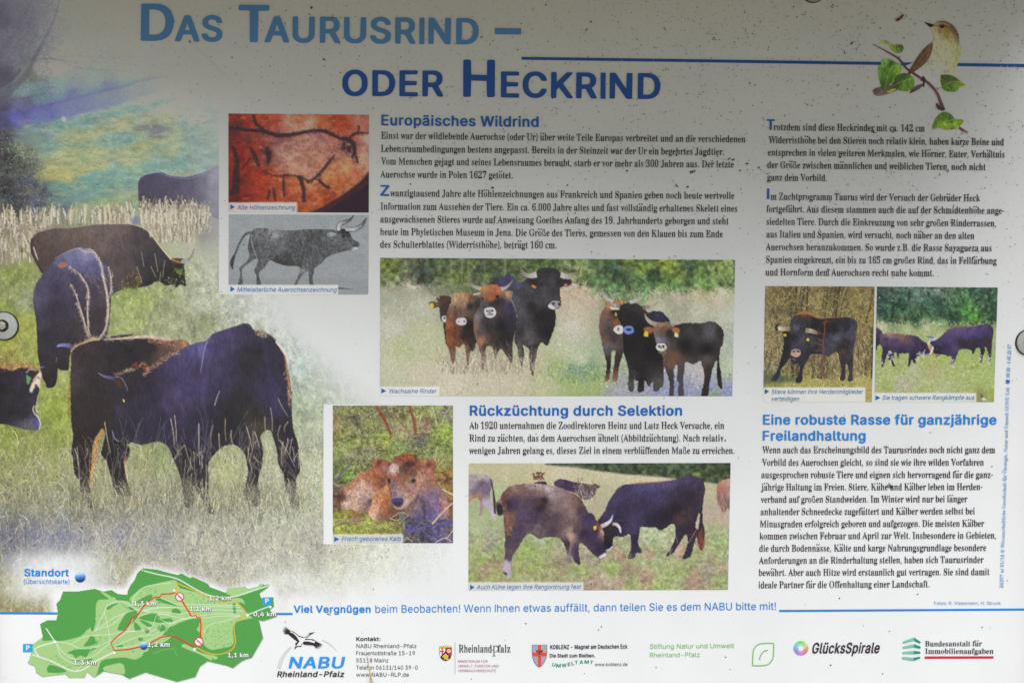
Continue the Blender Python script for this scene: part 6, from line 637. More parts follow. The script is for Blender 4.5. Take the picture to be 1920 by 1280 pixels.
m.fill([(448, 505), (458, 510), (460, 525), (452, 522)], 'd9c84a', o3, k3)
for q in ([(720, 420), (700, 540), (760, 640)], [(800, 330), (780, 480), (830, 620)], [(960, 300), (930, 480), (960, 640)]): m.path(q, [4, 9, 4], '5a4c80', o3, k3, al=.32, soft=4)
m.path([(1290, 140), (1320, 300), (1350, 440), (1390, 560)], [6, 10, 8, 4], '463b64', o3, k3, al=.35, soft=3)

# head of the cow at the left edge
o4, k4 = (0, 660), 8.0
m.beast([(-150, 230), (0, 235), (100, 255), (200, 265), (300, 232), (400, 228), (470, 250), (550, 252), (590, 300), (570, 350), (592, 500), (580, 620), (555, 760), (525, 810), (530, 880), (570, 950), (612, 1020), (612, 1100), (575, 1162), (480, 1172), (300, 1140), (150, 1095), (0, 1072), (-150, 1050)],
        [(0, 500, '24202a'), (100, 400, '2a2634'), (300, 400, '302b3c'), (200, 700, '2f2a32'), (100, 900, '2b262e'), (350, 900, '2f2a32'), (500, 700, '352f44'), (540, 1080, '57529a'), (450, 1120, '6a6468'), (400, 600, '2e2936'), (520, 280, '3a2c30')], 6, o4, k4, sat=.74, fur=.06, rag=.3)
m.fuzz([(-60, 240), (100, 240), (200, 262), (300, 225), (400, 215), (470, 250), (540, 262)], 330, 8, .4, .8, ['c07848', 'a85a34', 'e0b088', '7a4430', 'd8c098'], o4, k4, jx=1.6)
m.fill([(445, 590), (450, 540), (510, 400), (590, 300), (625, 330), (605, 420), (600, 545), (550, 500), (500, 560), (480, 605)], 'e4d2c2', o4, k4, ident=6, soft=1); m.fill([(520, 480), (560, 490), (550, 530), (530, 525)], '6a4440', o4, k4)
m.fuzz([(500, 440), (580, 360)], 40, 4, 2.5, .5, ['c89878', 'f0e0d0', '8a6050'], o4, k4)
m.fill([(395, 335), (470, 388), (430, 490), (398, 460)], '5f9a60', o4, k4, ident=6, smooth=0); m.path([(390, 310), (450, 260), (545, 262)], 2, 'd0b8b0', o4, k4, al=.8)
m.path([(510, 800), (495, 860), (520, 920), (570, 970), (605, 1060), (590, 1150)], [1.6, 2, 1.8, 2.6, 2.4, 1.4], 'e8dad0', o4, k4, al=.95); m.path([(575, 640), (548, 780), (555, 900)], 1.6, 'd8c4b4', o4, k4, al=.85)
m.path([(580, 240), (660, 218)], [3, 1], '8a88a0', o4, k4, ident=6)

# stems in front of the cows
stems = [(340, 640, 375, 830), (735, 620, 760, 780), (760, 600, 770, 760), (1000, 545, 1030, 455), (1100, 690, 1115, 790), (1190, 670, 1225, 800), (1240, 700, 1270, 800), (1335, 555, 1345, 700), (1380, 500, 1440, 610), (1395, 660, 1385, 760), (1440, 640, 1420, 700), (1390, 750, 1480, 910), (1410, 760, 1400, 900), (1440, 740, 1420, 830), (1465, 790, 1480, 880), (820, 780, 760, 860), (820, 780, 870, 930), (1025, 710, 1030, 850), (875, 820, 870, 880), (1200, 790, 1230, 960), (1230, 850, 1280, 890), (175, 790, 190, 1100), (160, 800, 180, 900), (235, 800, 225, 860), (345, 870, 370, 1000), (925, 980, 930, 1080), (950, 900, 945, 1060), (985, 930, 975, 1100), (905, 650, 910, 900), (990, 660, 980, 800), (1065, 620, 1070, 760), (860, 950, 830, 1120), (1440, 980, 1460, 1100), (1245, 960, 1200, 1080), (1300, 610, 1305, 700), (1500, 810, 1560, 860)]
for a in stems:
    c = ['d8c8a8', 'e6dac0', 'bfae94'][m.r.integers(0, 3)]
    m.path([(a[0], a[1]), ((a[0]+a[2])/2+m.r.normal(0, 6), (a[1]+a[3])/2), (a[2], a[3])], [1.6, 1.0], c, o3, k3, al=.8, smooth=3)
n = 420; xx = m.r.uniform(130, 570, n); yy = m.r.uniform(850, 965, n)
m.strokes(xx, yy, m.r.uniform(10, 46, n), m.r.normal(0, .22, n), np.array([hx(h) for h in ('d6c8a8', 'a9a080', '6d6858', 'e8dcc4', '8c8490')])[m.r.integers(0, 5, n)], m.r.normal(0, .3, n), m.r.uniform(.2, .6, n))
n = 1400; xx = m.r.uniform(130, 570, n); yy = m.r.uniform(925, 985, n)
m.strokes(xx, yy, m.r.uniform(8, 34, n), m.r.normal(0, .3, n), np.clip(m.field(base, p=3, st=8)[((yy-m.y0)*m.ky).astype(int), ((xx-m.x0)*m.kx).astype(int)]*m.r.uniform(.6, 1.35, (n, 1)), 0, 1), m.r.normal(0, .3, n), m.r.uniform(.3, .8, n))
n = 60; xx = m.r.uniform(210, 480, n); yy = m.r.uniform(820, 880, n); m.strokes(xx, yy, m.r.uniform(20, 60, n), m.r.normal(0, .2, n), np.tile(hx('9a94a4'), (n, 1)), m.r.normal(0, .2, n), .3)
m.overgrow(130, 570, [(130, 940), (200, 945), (330, 930), (400, 950), (570, 945)], 50, 1500, (10, 38), ['cfc6a6', 'b0ad86', 'e0d8bc', '8c8a70', 'a0a070', 'c9bfae', '75746a'], 0)
m.grain(.05)

# the print fades into the white of the panel
yk = [-10, 60, 120, 170, 220, 330, 480, 560, 600, 640, 700, 760, 1018, 1060, 1150]
xi = [30, 60, 150, 230, 300, 345, 350, 380, 430, 500, 535, 545, 560, 540, 470]
xo = [330, 360, 420, 470, 520, 560, 545, 570, 575, 610, 680, 760, 980, 930, 900]
X1 = np.interp(Y, yk, xi); X2 = np.interp(Y, yk, xo)
al = 1-sm(0, 1, (X-X1)/(X2-X1))
cowm = m.blur((m.id == 5).astype(float), 2); al = np.maximum(al, cowm)
cowt = (m.id == 1)*(1-.0*sm(360, 410, X)); al = np.maximum(al, cowt*.93*(1-.25*sm(340, 415, X)))
al *= 1-sm(1050, 1142, Y+14*m.noise(26))*sm(430, 560, X)
hal = np.exp(-(((X-105)/92)**4+((Y-1080)/44)**4))*.78
al *= 1-np.clip(hal+.1*m.noise(10)*hal, 0, 1)
MAPHULL = [(100, 1107), (178, 1103), (240, 1105), (244, 1085), (266, 1062), (330, 1073), (390, 1093), (424, 1108), (470, 1096), (508, 1092), (520, 1130), (510, 1165), (100, 1200)]
hm = m.blur(m.mask(MAPHULL, smooth=0), 60)*1.6
al *= 1-np.clip(hm, 0, .92)
al *= 1-.45*sm(700, 100, Y)*sm(40, 300, X)*0
paper = s2l(np.array([.949, .953, .960]))      # the white of the panel as it shows under full light
alb_paper = PAPER
wm = (1-al)
seen = m.a
# mix in printed colour, not in shaded colour
A = albedo(seen.reshape(-1, 3), X.ravel(), Y.ravel()).reshape(seen.shape)
m.alb = A*(1-wm[..., None])+alb_paper*wm[..., None]
drop = (al < .015) | ((X > 410) & (Y > 203) & (Y < 551)) | ((X > 605.3) & (Y > 757) & (Y < 1019)) | ((X > 848.5) & (Y < 1108.5)) | ((X > 712) & (Y < 760))
MEADOW = m.build({0: ('printed_photograph', 'large meadow photograph of grazing cattle fading to white'), 1: ('printed_cow', 'dark cow half hidden by pale reeds'), 2: ('printed_cow', 'brown cow grazing side on'), 3: ('printed_cow', 'dark cow seen from behind'), 4: ('printed_cow', 'dark cow standing behind the nearest cow'), 5: ('printed_cow', 'nearest black cow with lowered head'), 6: ('printed_cow', 'cow head with a green ear tag')}, board, .00025, drop)

# ------------------------------------------------------------------ the smaller printed pictures
# --- herd watching the camera
h = Cv(712, 484, 1377, 742, quad=[(712.6, 483.3), (1378.5, 487.3), (1373, 742.4), (712.2, 742)], seed=21)
o, k = (700, 470), 2.7826
fld = [(100, 100, '5d6a3c'), (60, 60, '747f3c'), (50, 160, '5f6c48'), (250, 120, '39443a'), (330, 60, '4a5a3a'), (450, 120, '62703f'), (520, 60, '54633a'), (560, 90, '3f4a3e'), (590, 120, '5f6e40'), (640, 150, '3b473e'), (700, 80, '4f5e3c'), (900, 60, '4c6138'), (1050, 60, '6d7c4c'), (1100, 110, '71814f'), (1150, 160, '56704a'), (1200, 60, '4a5f40'), (1250, 100, '3a5040'), (1330, 60, '5f7038'), (1400, 90, '6b8038'), (1470, 130, '3f5a3a'), (1500, 70, '84903a'), (1570, 110, '74863a'), (1640, 80, '44583f'), (1720, 100, '56703f'), (1800, 80, '7f8e52'), (1850, 150, '6d8450'), (1740, 190, '66864a'), (1300, 200, '54784c'), (1200, 190, '5f7f52'), (1420, 225, '5f8a58'), (1560, 180, '5a7c44'), (1650, 170, '4a663c'), (1330, 150, '42583e'),
       (60, 205, 'a8a590'), (200, 200, 'aaa692'), (100, 260, 'a0a596'), (100, 300, 'b0b09a'), (100, 400, 'c3c2b4'), (250, 300, 'b9b8a8'), (250, 420, 'b8bb98'), (300, 500, 'b8bc98'), (150, 520, 'b2b88e'), (100, 600, 'c2c2a8'), (250, 620, 'c8c0a8'), (400, 690, 'cec6b2'), (600, 720, 'c9bfa8'), (750, 680, 'c4bba2'), (900, 700, 'b9b892'), (850, 560, 'bcb898'), (1000, 240, 'bfae98'), (1080, 220, 'c2ad98'), (1130, 260, 'c0ae9a'), (1050, 330, 'c5b8a2'), (1050, 420, 'c4c0b0'), (1000, 520, 'bcc0a2'), (1080, 560, 'b9c0a4'), (960, 600, 'a5b27c'), (1050, 625, '7d9a7c'), (1130, 620, '7c9874'), (1050, 690, '9dae70'), (1150, 690, '96aa6c'), (1250, 600, 'a8b592'), (1260, 690, '9a9ca0'), (1300, 740, '9ea0ac'), (1500, 735, '8f94b6'), (1600, 715, '8388b6'), (1700, 640, 'b8b4b8'), (1600, 620, 'b4b0b2'), (1750, 705, '858ab8'), (1780, 742, '7f9a74'), (1850, 720, '8288b4'), (1850, 600, 'b5bea4'), (1850, 660, 'a8b59a'), (1850, 520, 'a8b2a4'), (1850, 440, 'a9b0a4'), (1600, 250, 'b4ac96'), (1700, 250, 'b7b08c'), (1800, 250, 'c2b8a2'), (1600, 285, 'a09c90'), (1700, 310, 'bcbbab'), (1850, 340, 'bcbeb0'), (1450, 270, 'b4b094'), (1500, 300, 'bab8a4')]
h.a = h.field(fld, o, k, warp=5, wc=22, p=3)
yy = (h.Y-o[1])*k; xx = (h.X-o[0])*k
tree = np.clip((195+40*sm(1000, 1150, xx)+12*h.noise(20)-yy)/18, 0, 1)
h.a = np.clip(h.a*(1+(.55*h.noise(8, 8, 4)*tree)[..., None]), 0, 1)
h.put(np.clip(h.noise(7, 7, 3)-.25, 0, 1)*tree*.55, hx('98a048')); h.put(np.clip(h.noise(9, 10, 3)-.3, 0, 1)*tree*.8, hx('26302c'))
for x in (410, 465, 500, 690): h.path([(x, 40), (x-4, 110), (x-6, 190)], [3.5, 2.5], '8f8f7a', o, k, al=.55, soft=1)
gr_ = 1-tree
h.grass(7000, gr_*(yy > 180), (4, 13), .18, ['d9d0be', 'c8bfa6', 'a9a58c', 'e6e0d4', '9a9c7c', 'bfc3ae'], mix=.55, al=.6, jit=.05)
h.grass(800, gr_*(yy > 600)*(yy < 690)*np.exp(-((xx-1100)/130)**2), (4, 9), .5, ['6f9a5c', '5c7f6c', 'a8b45a', '4f6a6a'], mix=.7)
h.grass(260, gr_*(yy > 190)*(yy < 260)*sm(900, 1000, xx), (8, 20), .2, ['cdb8a0', 'c0a890', 'd8c8b0'], mix=.9, al=.7)
h.grass(900, gr_*(yy > 640)*sm(1200, 1260, xx), (1.5, 4), 1.5, ['6a6c88', 'c0c0cc', '8a8a9c'], mix=.8, al=.7)
o, k = (790, 480), 5.3333
h.beast([(150, 410), (180, 400), (280, 400), (300, 450), (275, 520), (255, 600), (258, 700), (262, 880), (240, 860), (230, 760), (215, 660), (195, 640), (185, 560), (178, 510), (120, 520), (80, 495), (78, 465), (110, 448), (165, 465)],
        [(230, 430, '4a302a'), (130, 485, '6a4a3c'), (215, 560, '3a3236'), (240, 760, '2c2624'), (250, 500, '3a2c2a')], 1, o, k)
for q, w in ([(75, 320), (98, 365), (140, 398), (182, 415)], [.8, 2.2, 3.6]), ([(235, 285), (250, 330), (285, 365)], [.8, 2.2, 3]): h.path(q, w, ['6a5c54', '9c9088'], o, k, ident=1)
h.fill([(205, 605), (245, 600), (250, 655), (215, 655)], 'c8c0c4', o, k); h.fill([(225, 610), (240, 612), (238, 630), (226, 628)], '3c3034', o, k); h.fill([(82, 480), (115, 470), (125, 510), (95, 515)], 'd0bc48', o, k)
h.beast([(740, 270), (800, 240), (840, 195), (880, 185), (920, 210), (950, 250), (1000, 260), (1060, 225), (1150, 220), (1152, 150), (1190, 122), (1260, 116), (1330, 122), (1382, 152), (1400, 212), (1430, 230), (1490, 235), (1505, 265), (1470, 300), (1400, 310), (1385, 350), (1395, 440), (1397, 500), (1365, 525), (1338, 542), (1345, 620), (1330, 720), (1290, 830), (1260, 900), (1205, 860), (1165, 920), (1150, 1000), (1130, 1080), (1120, 1200), (1092, 1150), (1075, 1000), (1080, 940), (1045, 905), (1012, 885), (1032, 970), (1020, 1050), (998, 1110), (985, 1060), (960, 920), (930, 830), (950, 720), (955, 600), (930, 480), (900, 430), (905, 380), (850, 330), (760, 290)],
        [(860, 230, '3a3560'), (900, 280, '3c3858'), (970, 290, '4c4a66'), (1000, 350, '424048'), (960, 450, '4e4c54'), (1000, 560, '4a484e'), (1050, 420, '3a383e'), (1080, 330, '45434a'), (1250, 160, '2a282e'), (1200, 250, '323036'), (1300, 260, '3a383e'), (1230, 340, '424046'), (1330, 380, '36343a'), (1250, 420, '3e3c42'), (1330, 430, '3a3840'), (1150, 460, '3e3c42'), (1110, 500, '222024'), (1200, 600, '18161a'), (1280, 600, '1c1a1e'), (1250, 750, '19171b'), (1000, 660, '3c3a40'), (980, 760, '302e32'), (1060, 790, '5a5052'), (1090, 860, '4a4448'), (1110, 920, '242226'), (1000, 980, '2c2a2e'), (1110, 1080, '201e22'), (1400, 260, '262226'), (1110, 270, '242022')], 4, o, k, fur=.07)
for q, w in ([(985, 60), (995, 120), (1030, 180), (1090, 197), (1152, 185)], [1, 4.5, 8, 11]), ([(1598, 92), (1572, 150), (1510, 197), (1450, 203), (1396, 187)], [1, 4.5, 8, 11]): h.path(q, w, ['4a4440', '7a706c', 'a49c9c', 'c4bec2'], o, k, ident=4)
h.fill([(1268, 505), (1300, 455), (1340, 445), (1385, 455), (1397, 495), (1370, 518), (1330, 532), (1290, 525)], '96909a', o, k); h.fill([(1268, 505), (1285, 480), (1320, 505), (1335, 530), (1300, 528)], 'e0dee2', o, k); h.fill([(1305, 468), (1330, 462), (1335, 485), (1312, 488)], '3a343a', o, k); h.fill([(1368, 468), (1392, 470), (1388, 500), (1372, 492)], '2c282c', o, k)
h.fill([(1105, 285), (1150, 305), (1140, 322), (1110, 315)], 'c07838', o, k); h.fill([(1425, 285), (1455, 275), (1462, 300), (1435, 310)], 'b87060', o, k); h.fill([(1195, 280), (1215, 285), (1205, 300)], '141216', o, k)
h.beast([(300, 385), (350, 366), (440, 365), (510, 385), (540, 400), (600, 430), (600, 520), (560, 640), (550, 860), (520, 960), (500, 940), (480, 1000), (470, 1110), (450, 1060), (440, 960), (425, 880), (380, 912), (342, 900), (345, 960), (322, 1080), (300, 1060), (285, 960), (258, 900), (245, 800), (245, 700), (250, 600), (270, 530), (315, 470), (310, 420)],
        [(400, 395, 'c49a74'), (340, 430, 'c09a78'), (450, 400, 'a8744e'), (360, 470, 'a98468'), (300, 590, '86503a'), (280, 700, '8e4c32'), (290, 830, '95532f'), (335, 760, '6c3c2c'), (420, 480, '9c7a64'), (430, 440, 'b48a68'), (400, 560, '5a4440'), (400, 620, '6a544c'), (480, 500, '2c2626'), (500, 420, '6a4a38'), (470, 700, '1c191b'), (430, 780, '221c1c'), (560, 460, '2f2d2f'), (440, 920, '8a5030'), (500, 900, '251d1c'), (310, 1000, '5a3426'), (540, 800, '1f1b1b'), (345, 560, '50403c')], 2, o, k, fur=.08)
h.fill([(345, 645), (370, 622), (430, 618), (452, 650), (440, 685), (390, 692), (352, 675)], 'ccc6c8', o, k); h.fill([(422, 643), (438, 647), (436, 662), (424, 662)], '54464c', o, k); h.fill([(365, 650), (378, 648), (378, 665), (366, 664)], '8a7c80', o, k)
h.path([(520, 385), (560, 378), (590, 370)], [3, 3.4], 'c8b8a8', o, k); h.fill([(325, 500), (345, 505), (340, 525)], '2c2424', o, k)
h.beast([(600, 300), (660, 290), (740, 285), (800, 310), (820, 350), (850, 345), (905, 350), (912, 390), (890, 430), (930, 500), (955, 620), (950, 720), (920, 840), (912, 960), (905, 1080), (870, 1020), (840, 980), (800, 930), (770, 950), (740, 1040), (720, 960), (700, 900), (650, 910), (645, 1000), (625, 1140), (600, 1120), (600, 1010), (580, 940), (555, 860), (530, 780), (520, 680), (522, 620), (550, 550), (592, 490), (590, 400), (588, 340)],
        [(700, 320, 'b86c3e'), (640, 340, 'c48450'), (760, 340, 'a8603a'), (700, 410, 'ab5c32'), (640, 400, '8a5c44'), (620, 430, '5c4a4a'), (640, 490, '48444c'), (700, 480, '343038'), (750, 470, '26242a'), (570, 620, '70666a'), (540, 700, '8a6450'), (600, 720, '4b4448'), (680, 700, '2f2a2e'), (640, 640, '38343a'), (800, 700, '1a181e'), (880, 500, '38305a'), (880, 650, '2b2738'), (600, 860, '9a6850'), (640, 900, '3c2a28'), (800, 860, '1e1a1e'), (900, 900, '221e24'), (860, 385, 'c0946a'), (890, 375, 'a87a50'), (830, 400, '6a5044'), (800, 450, '2c2638'), (680, 1000, '6a5048')], 3, o, k, fur=.06)
for q, w in ([(465, 225), (490, 280), (540, 312), (592, 328)], [1, 3.5, 5.5, 7]), ([(918, 230), (890, 275), (850, 312), (798, 332)], [1, 3.5, 5.5, 7]): h.path(q, w, ['6c625c', '9c938c', 'b8b0a8'], o, k, ident=3)
h.fill([(628, 540), (660, 516), (720, 515), (748, 560), (732, 600), (690, 618), (645, 602)], 'd2d0d6', o, k); h.fill([(647, 542), (662, 538), (664, 556), (651, 560)], '4e464c', o, k); h.fill([(701, 538), (717, 534), (719, 554), (704, 556)], '343036', o, k); h.fill([(655, 580), (720, 575), (715, 590), (660, 592)], '7a706c', o, k); h.fill([(665, 540), (698, 535), (700, 570), (668, 572)], '8c868c', o, k)
h.fill([(600, 415), (620, 420), (615, 445)], '1c181a', o, k); h.fill([(745, 400), (775, 390), (770, 430)], '1c181a', o, k)
h.overgrow(825, 1010, [(825, 690), (1010, 690)], 55, 900, (6, 26), ['d6cbb8', 'c2b49c', 'a8987e', 'e4dccc', '8a7c68', 'b8a890'], 0)
o, k = (1090, 500), 5.12
h.beast([(225, 330), (300, 330), (380, 320), (440, 345), (420, 400), (400, 600), (420, 780), (395, 850), (362, 950), (350, 1060), (335, 1098), (298, 1092), (310, 980), (320, 880), (328, 800), (288, 825), (285, 920), (276, 1040), (265, 1092), (222, 1090), (235, 1020), (240, 920), (212, 800), (190, 690), (170, 600), (175, 520), (195, 430), (235, 375)],
        [(220, 450, '84604e'), (190, 580, '6a5048'), (250, 520, '5a4a4a'), (260, 620, '443c3c'), (340, 520, '8a5038'), (320, 480, '4c3a34'), (300, 680, '383030'), (240, 680, '6a4a3c'), (265, 760, '565056'), (350, 900, '2e2826'), (250, 950, '221e20'), (320, 1060, '7a4c3e'), (380, 330, 'a0704e'), (260, 350, 'a87850')], 5, o, k, fur=.07)
h.beast([(365, 390), (400, 355), (470, 345), (540, 355), (590, 390), (640, 440), (690, 425), (770, 430), (820, 480), (850, 525), (850, 700), (800, 850), (790, 1000), (788, 1130), (765, 1160), (752, 1120), (748, 1185), (690, 1190), (690, 1100), (645, 1150), (605, 1080), (602, 1192), (540, 1195), (545, 1100), (515, 1080), (520, 900), (510, 1000), (502, 1185), (448, 1172), (455, 1010), (430, 900), (405, 800), (392, 600), (345, 480), (290, 450), (285, 425), (330, 410)],
        [(480, 380, '2a262a'), (560, 370, '3a302e'), (450, 460, '1c1a1e'), (600, 600, '141216'), (740, 460, '302b4c'), (680, 450, '282438'), (800, 510, '2a2640'), (480, 1050, '2e2c30'), (470, 1120, '4a4444'), (720, 1140, '4a4646'), (570, 1100, '1a181c'), (700, 800, '121014'), (450, 750, '161418'), (550, 950, '1c1a1e'), (320, 440, '221e20')], 6, o, k, fur=.05, sat=.85)
for q, w in ([(186, 188), (200, 250), (240, 302), (305, 335)], [1, 4, 6, 6]), ([(580, 213), (565, 275), (530, 322), (465, 342)], [1, 4.5, 7, 7]): h.path(q, w, ['6c6660', 'a8a29c', 'b8b4b2'], o, k, ident=5)
for q, w in ([(265, 352), (320, 368), (375, 378)], [4, 6, 8.5]), ([(732, 344), (680, 376), (588, 395)], [1, 5, 9]): h.path(q, w, ['8c8078', 'b0a498', '6c645e'], o, k, ident=6)
h.fill([(280, 385), (355, 395), (360, 412), (290, 410)], 'd0c8b0', o, k, ident=6); h.fill([(322, 440), (338, 445), (340, 470), (326, 470)], 'b0b83c', o, k)
h.fill([(308, 605), (340, 566), (395, 570), (397, 632), (350, 645)], 'dedada', o, k); h.fill([(345, 585), (365, 585), (362, 615), (345, 610)], '8a6e6a', o, k)
h.fill([(398, 605), (430, 570), (490, 574), (502, 628), (440, 648)], '6c84c4', o, k); h.fill([(428, 603), (445, 590), (478, 596), (480, 610), (442, 616)], '2b2d44', o, k)
h.beast([(690, 530), (760, 533), (840, 530), (880, 560), (1000, 540), (1150, 540), (1240, 522), (1300, 540), (1350, 590), (1367, 640), (1362, 720), (1332, 800), (1326, 900), (1342, 1040), (1355, 1160), (1338, 1172), (1308, 1120), (1300, 1000), (1302, 890), (1262, 980), (1230, 1120), (1216, 1245), (1148, 1245), (1175, 1130), (1182, 1040), (1160, 950), (1140, 900), (1080, 937), (1000, 915), (990, 1000), (976, 1100), (985, 1245), (928, 1245), (935, 1120), (915, 1080), (925, 950), (892, 980), (885, 1245), (842, 1245), (850, 1130), (820, 1020), (785, 930), (782, 870), (745, 800), (705, 680), (690, 610), (690, 570)],
        [(760, 550, '9a7660'), (720, 600, '70605a'), (780, 600, '7a4c3a'), (770, 660, '5c545c'), (750, 700, '7a747c'), (850, 550, '8a6a58'), (850, 640, '262224'), (920, 580, '242224'), (1000, 570, '2c2a2c'), (1050, 600, '3a383c'), (1220, 600, '4e4a50'), (1240, 620, '565258'), (1120, 610, '343236'), (1000, 750, '171518'), (1200, 800, '151316'), (880, 890, '684838'), (950, 980, '48424a'), (860, 1100, '343236'), (1200, 980, '2c2422'), (1180, 960, '4a3630'), (1190, 1150, '26201f'), (1330, 1000, '1c181a'), (1340, 620, '2c2628'), (1200, 890, '4c4648'), (960, 1150, '48444c')], 7, o, k, fur=.05)
for q, w in ([(608, 443), (625, 492), (668, 535), (722, 552)], [1, 5, 8, 8]), ([(942, 463), (930, 512), (905, 540), (865, 562)], [1, 4, 6, 6]): h.path(q, w, ['8a7e74', 'b0a498', '9a8678'], o, k, ident=7)
h.fill([(600, 590), (640, 575), (690, 590), (685, 630), (640, 645), (605, 625)], '925e3c', o, k, ident=7, soft=1); h.fill([(868, 590), (920, 583), (948, 605), (930, 645), (885, 630)], '9c6a48', o, k, ident=7, soft=1)
h.fill([(600, 645), (615, 615), (640, 625), (642, 670), (602, 668)], 'e2c02c', o, k, ident=7, smooth=0); h.fill([(893, 640), (910, 630), (932, 650), (932, 676), (895, 672)], 'e4dc90', o, k, ident=7, smooth=0)
h.fill([(716, 765), (740, 738), (800, 740), (818, 790), (770, 812), (728, 795)], 'dcdade', o, k); h.fill([(735, 760), (755, 752), (758, 775), (740, 778)], '4a4048', o, k); h.fill([(778, 752), (798, 756), (795, 780), (780, 776)], '2c262c', o, k); h.fill([(757, 760), (778, 758), (778, 788), (758, 788)], '968e96', o, k)
h.grass(30, h.mask([(760, 800), (820, 800), (820, 840), (760, 840)], o, k), (3, 6), 1, ['8a9a3c'], mix=1)
h.overgrow(1125, 1160, [(1125, 712), (1160, 712)], 14, 60, (4, 12), ['a8b070', 'c0c090'], 0)
h.grain(.06); h.caption(712, 724.6, 824, 743, 9, .82)
HERD = h.build({0: ('printed_photograph', 'wide photograph of seven cattle standing in dry grass'), 1: ('printed_cow', 'half hidden cow with a yellow ear tag'), 2: ('printed_cow', 'brown cow with a pale forehead'), 3: ('printed_cow', 'dark cow with an orange forehead'), 4: ('printed_cow', 'big black bull with wide horns'), 5: ('printed_cow', 'brown cow half behind the black one'), 6: ('printed_cow', 'black cow with a bluish muzzle'), 7: ('printed_cow', 'young dark cow with two yellow ear tags'), 9: ('caption_strip', None)}, board, .0005)

# --- two cows pushing heads
g = Cv(879, 868, 1369, 1106, quad=[(878.8, 868.3), (1369.9, 867.5), (1364.9, 1105.1), (878.2, 1106.5)], seed=31)
A = (876, 860); B_ = (1110, 860); k = 5.12
def ab(la, lb): return [((x/k+A[0]), (y/k+A[1]), c) for x, y, c in la]+[((x/k+B_[0]), (y/k+B_[1]), c) for x, y, c in lb]
g.a = g.field(ab([(100, 70, 'b9ba8e'), (400, 65, 'c0be9a'), (700, 80, 'c8c29e'), (300, 150, 'c6ba9a'), (60, 100, 'c4bc98'), (100, 125, 'cac19e'), (900, 130, 'cdc4a6'), (700, 160, 'c8bc9a'), (300, 240, 'b2ba92'), (500, 220, 'b8b690'), (300, 320, 'aebb8e'), (280, 560, 'a6b388'), (60, 480, 'a5ad84'), (100, 560, 'a9b488'), (100, 700, 'a8ba90'), (200, 760, 'a8a698'), (60, 740, 'a3a27e'), (200, 830, '9f9f8e'), (300, 900, '93a866'), (100, 850, 'a2b078'), (150, 960, '92a65c'), (100, 1050, 'a39c78'), (180, 1050, 'b09284'), (300, 1020, 'a38a78'), (60, 1120, '9da862'), (250, 1100, '9ea565'), (600, 900, '93a860'), (700, 800, 'a8b890'), (800, 850, 'a3b67e'), (850, 880, 'b0a592'), (700, 1000, '9caa68'), (560, 1050, '9fa96a'), (900, 1050, 'a68f78'), (600, 1150, 'a3a370'), (1000, 1100, '9ba574'), (950, 1150, 'a8a07c'), (1150, 950, 'a09a88'), (1100, 1050, 'a3ad70'), (1200, 1200, 'ab9084'), (900, 1000, '9f8e7c'), (800, 1080, 'aaa27c')],
    [(150, 170, 'ccc3a4'), (100, 150, 'cac1a0'), (400, 175, 'd0c8aa'), (650, 190, 'd2caae'), (1150, 300, 'b9b692'), (1150, 240, 'bdb896'), (1250, 540, 'b9a898'), (1150, 480, 'b4a894'), (120, 320, 'b8b494'), (60, 430, 'b0a88e'), (120, 400, 'b8b496'), (600, 800, 'adbd96'), (550, 700, 'b9c2a0'), (700, 740, 'b6bf9a'), (250, 930, 'b2907f'), (550, 920, 'b09282'), (300, 850, 'a3ad8a'), (700, 950, 'aeb68a'), (820, 900, 'b89a88'), (500, 1120, 'b08a78'), (600, 1000, 'a8b582'), (350, 1090, '9f8c7c'), (200, 1050, '9db26a'), (450, 980, 'a9b088'), (900, 1000, 'a6b180'), (850, 1060, '9cb068'), (1200, 800, 'a6ba80'), (1150, 680, 'a8b084'), (1250, 950, 'a8b084'), (1100, 1080, '988c80'), (980, 1150, 'b49080'), (1250, 1070, 'b09a86'), (100, 1190, 'b8a298'), (230, 1200, 'b79c92'), (1250, 1150, '9cae70'), (800, 1150, 'a3b27c'), (650, 1200, '9fb26c'), (400, 1180, 'a0ad78'), (1150, 560, 'b8a596'), (980, 600, 'c4b8a8')]), p=3, warp=5, wc=18)
X, Y = g.X, g.Y
low = sm(975, 1005, Y+6*g.noise(14))
g.a = np.clip(g.a*(1+(.20*g.noise(7, 5, 3)*low)[..., None]), 0, 1)
g.put(np.clip(g.noise(13, 8, 3)-.3, 0, 1)*low*.8, hx('7f9a48')); g.put(np.clip(g.noise(12, 7, 3)-.35, 0, 1)*low*.8, hx('b48c7c')); g.put(np.clip(g.noise(6, 5, 2)-.45, 0, 1)*low*.8, hx('6f6a5c'))
g.grass(6000, low, (2, 7), .7, ['b8c98c', '8fa858', 'c9cdae', '7a7f5c', 'b29c8c', 'd0d4bc'], mix=.6, al=.7, jit=.06)
g.grass(2600, (1-low)*(Y > 885), (4, 11), .15, ['d6ccae', 'b8b48c', 'c4ba9c', 'e0d8c0', 'a8a880'], mix=.5, al=.5, jit=.04)
tl = g.mask([(620, 28), (1900, 20), (1900, 170), (1700, 160), (1500, 135), (1350, 120), (1150, 105), (980, 85), (820, 60)], (860, 860), 3.6226, 3); tl = np.clip(g.blur(tl, 2)+.35*g.noise(6)*((tl > .02)&(tl < .98)), 0, 1)
g.put(tl, np.clip(hx('46543c')*(1+.5*g.noise(8, 8, 3)[..., None]), 0, 1)); g.put(tl*np.clip(g.noise(7, 7, 3)-.2, 0, 1)*.8, hx('6f8458')); g.put(tl*np.clip(g.noise(10, 8, 3)-.15, 0, 1)*.9, hx('262e28'))
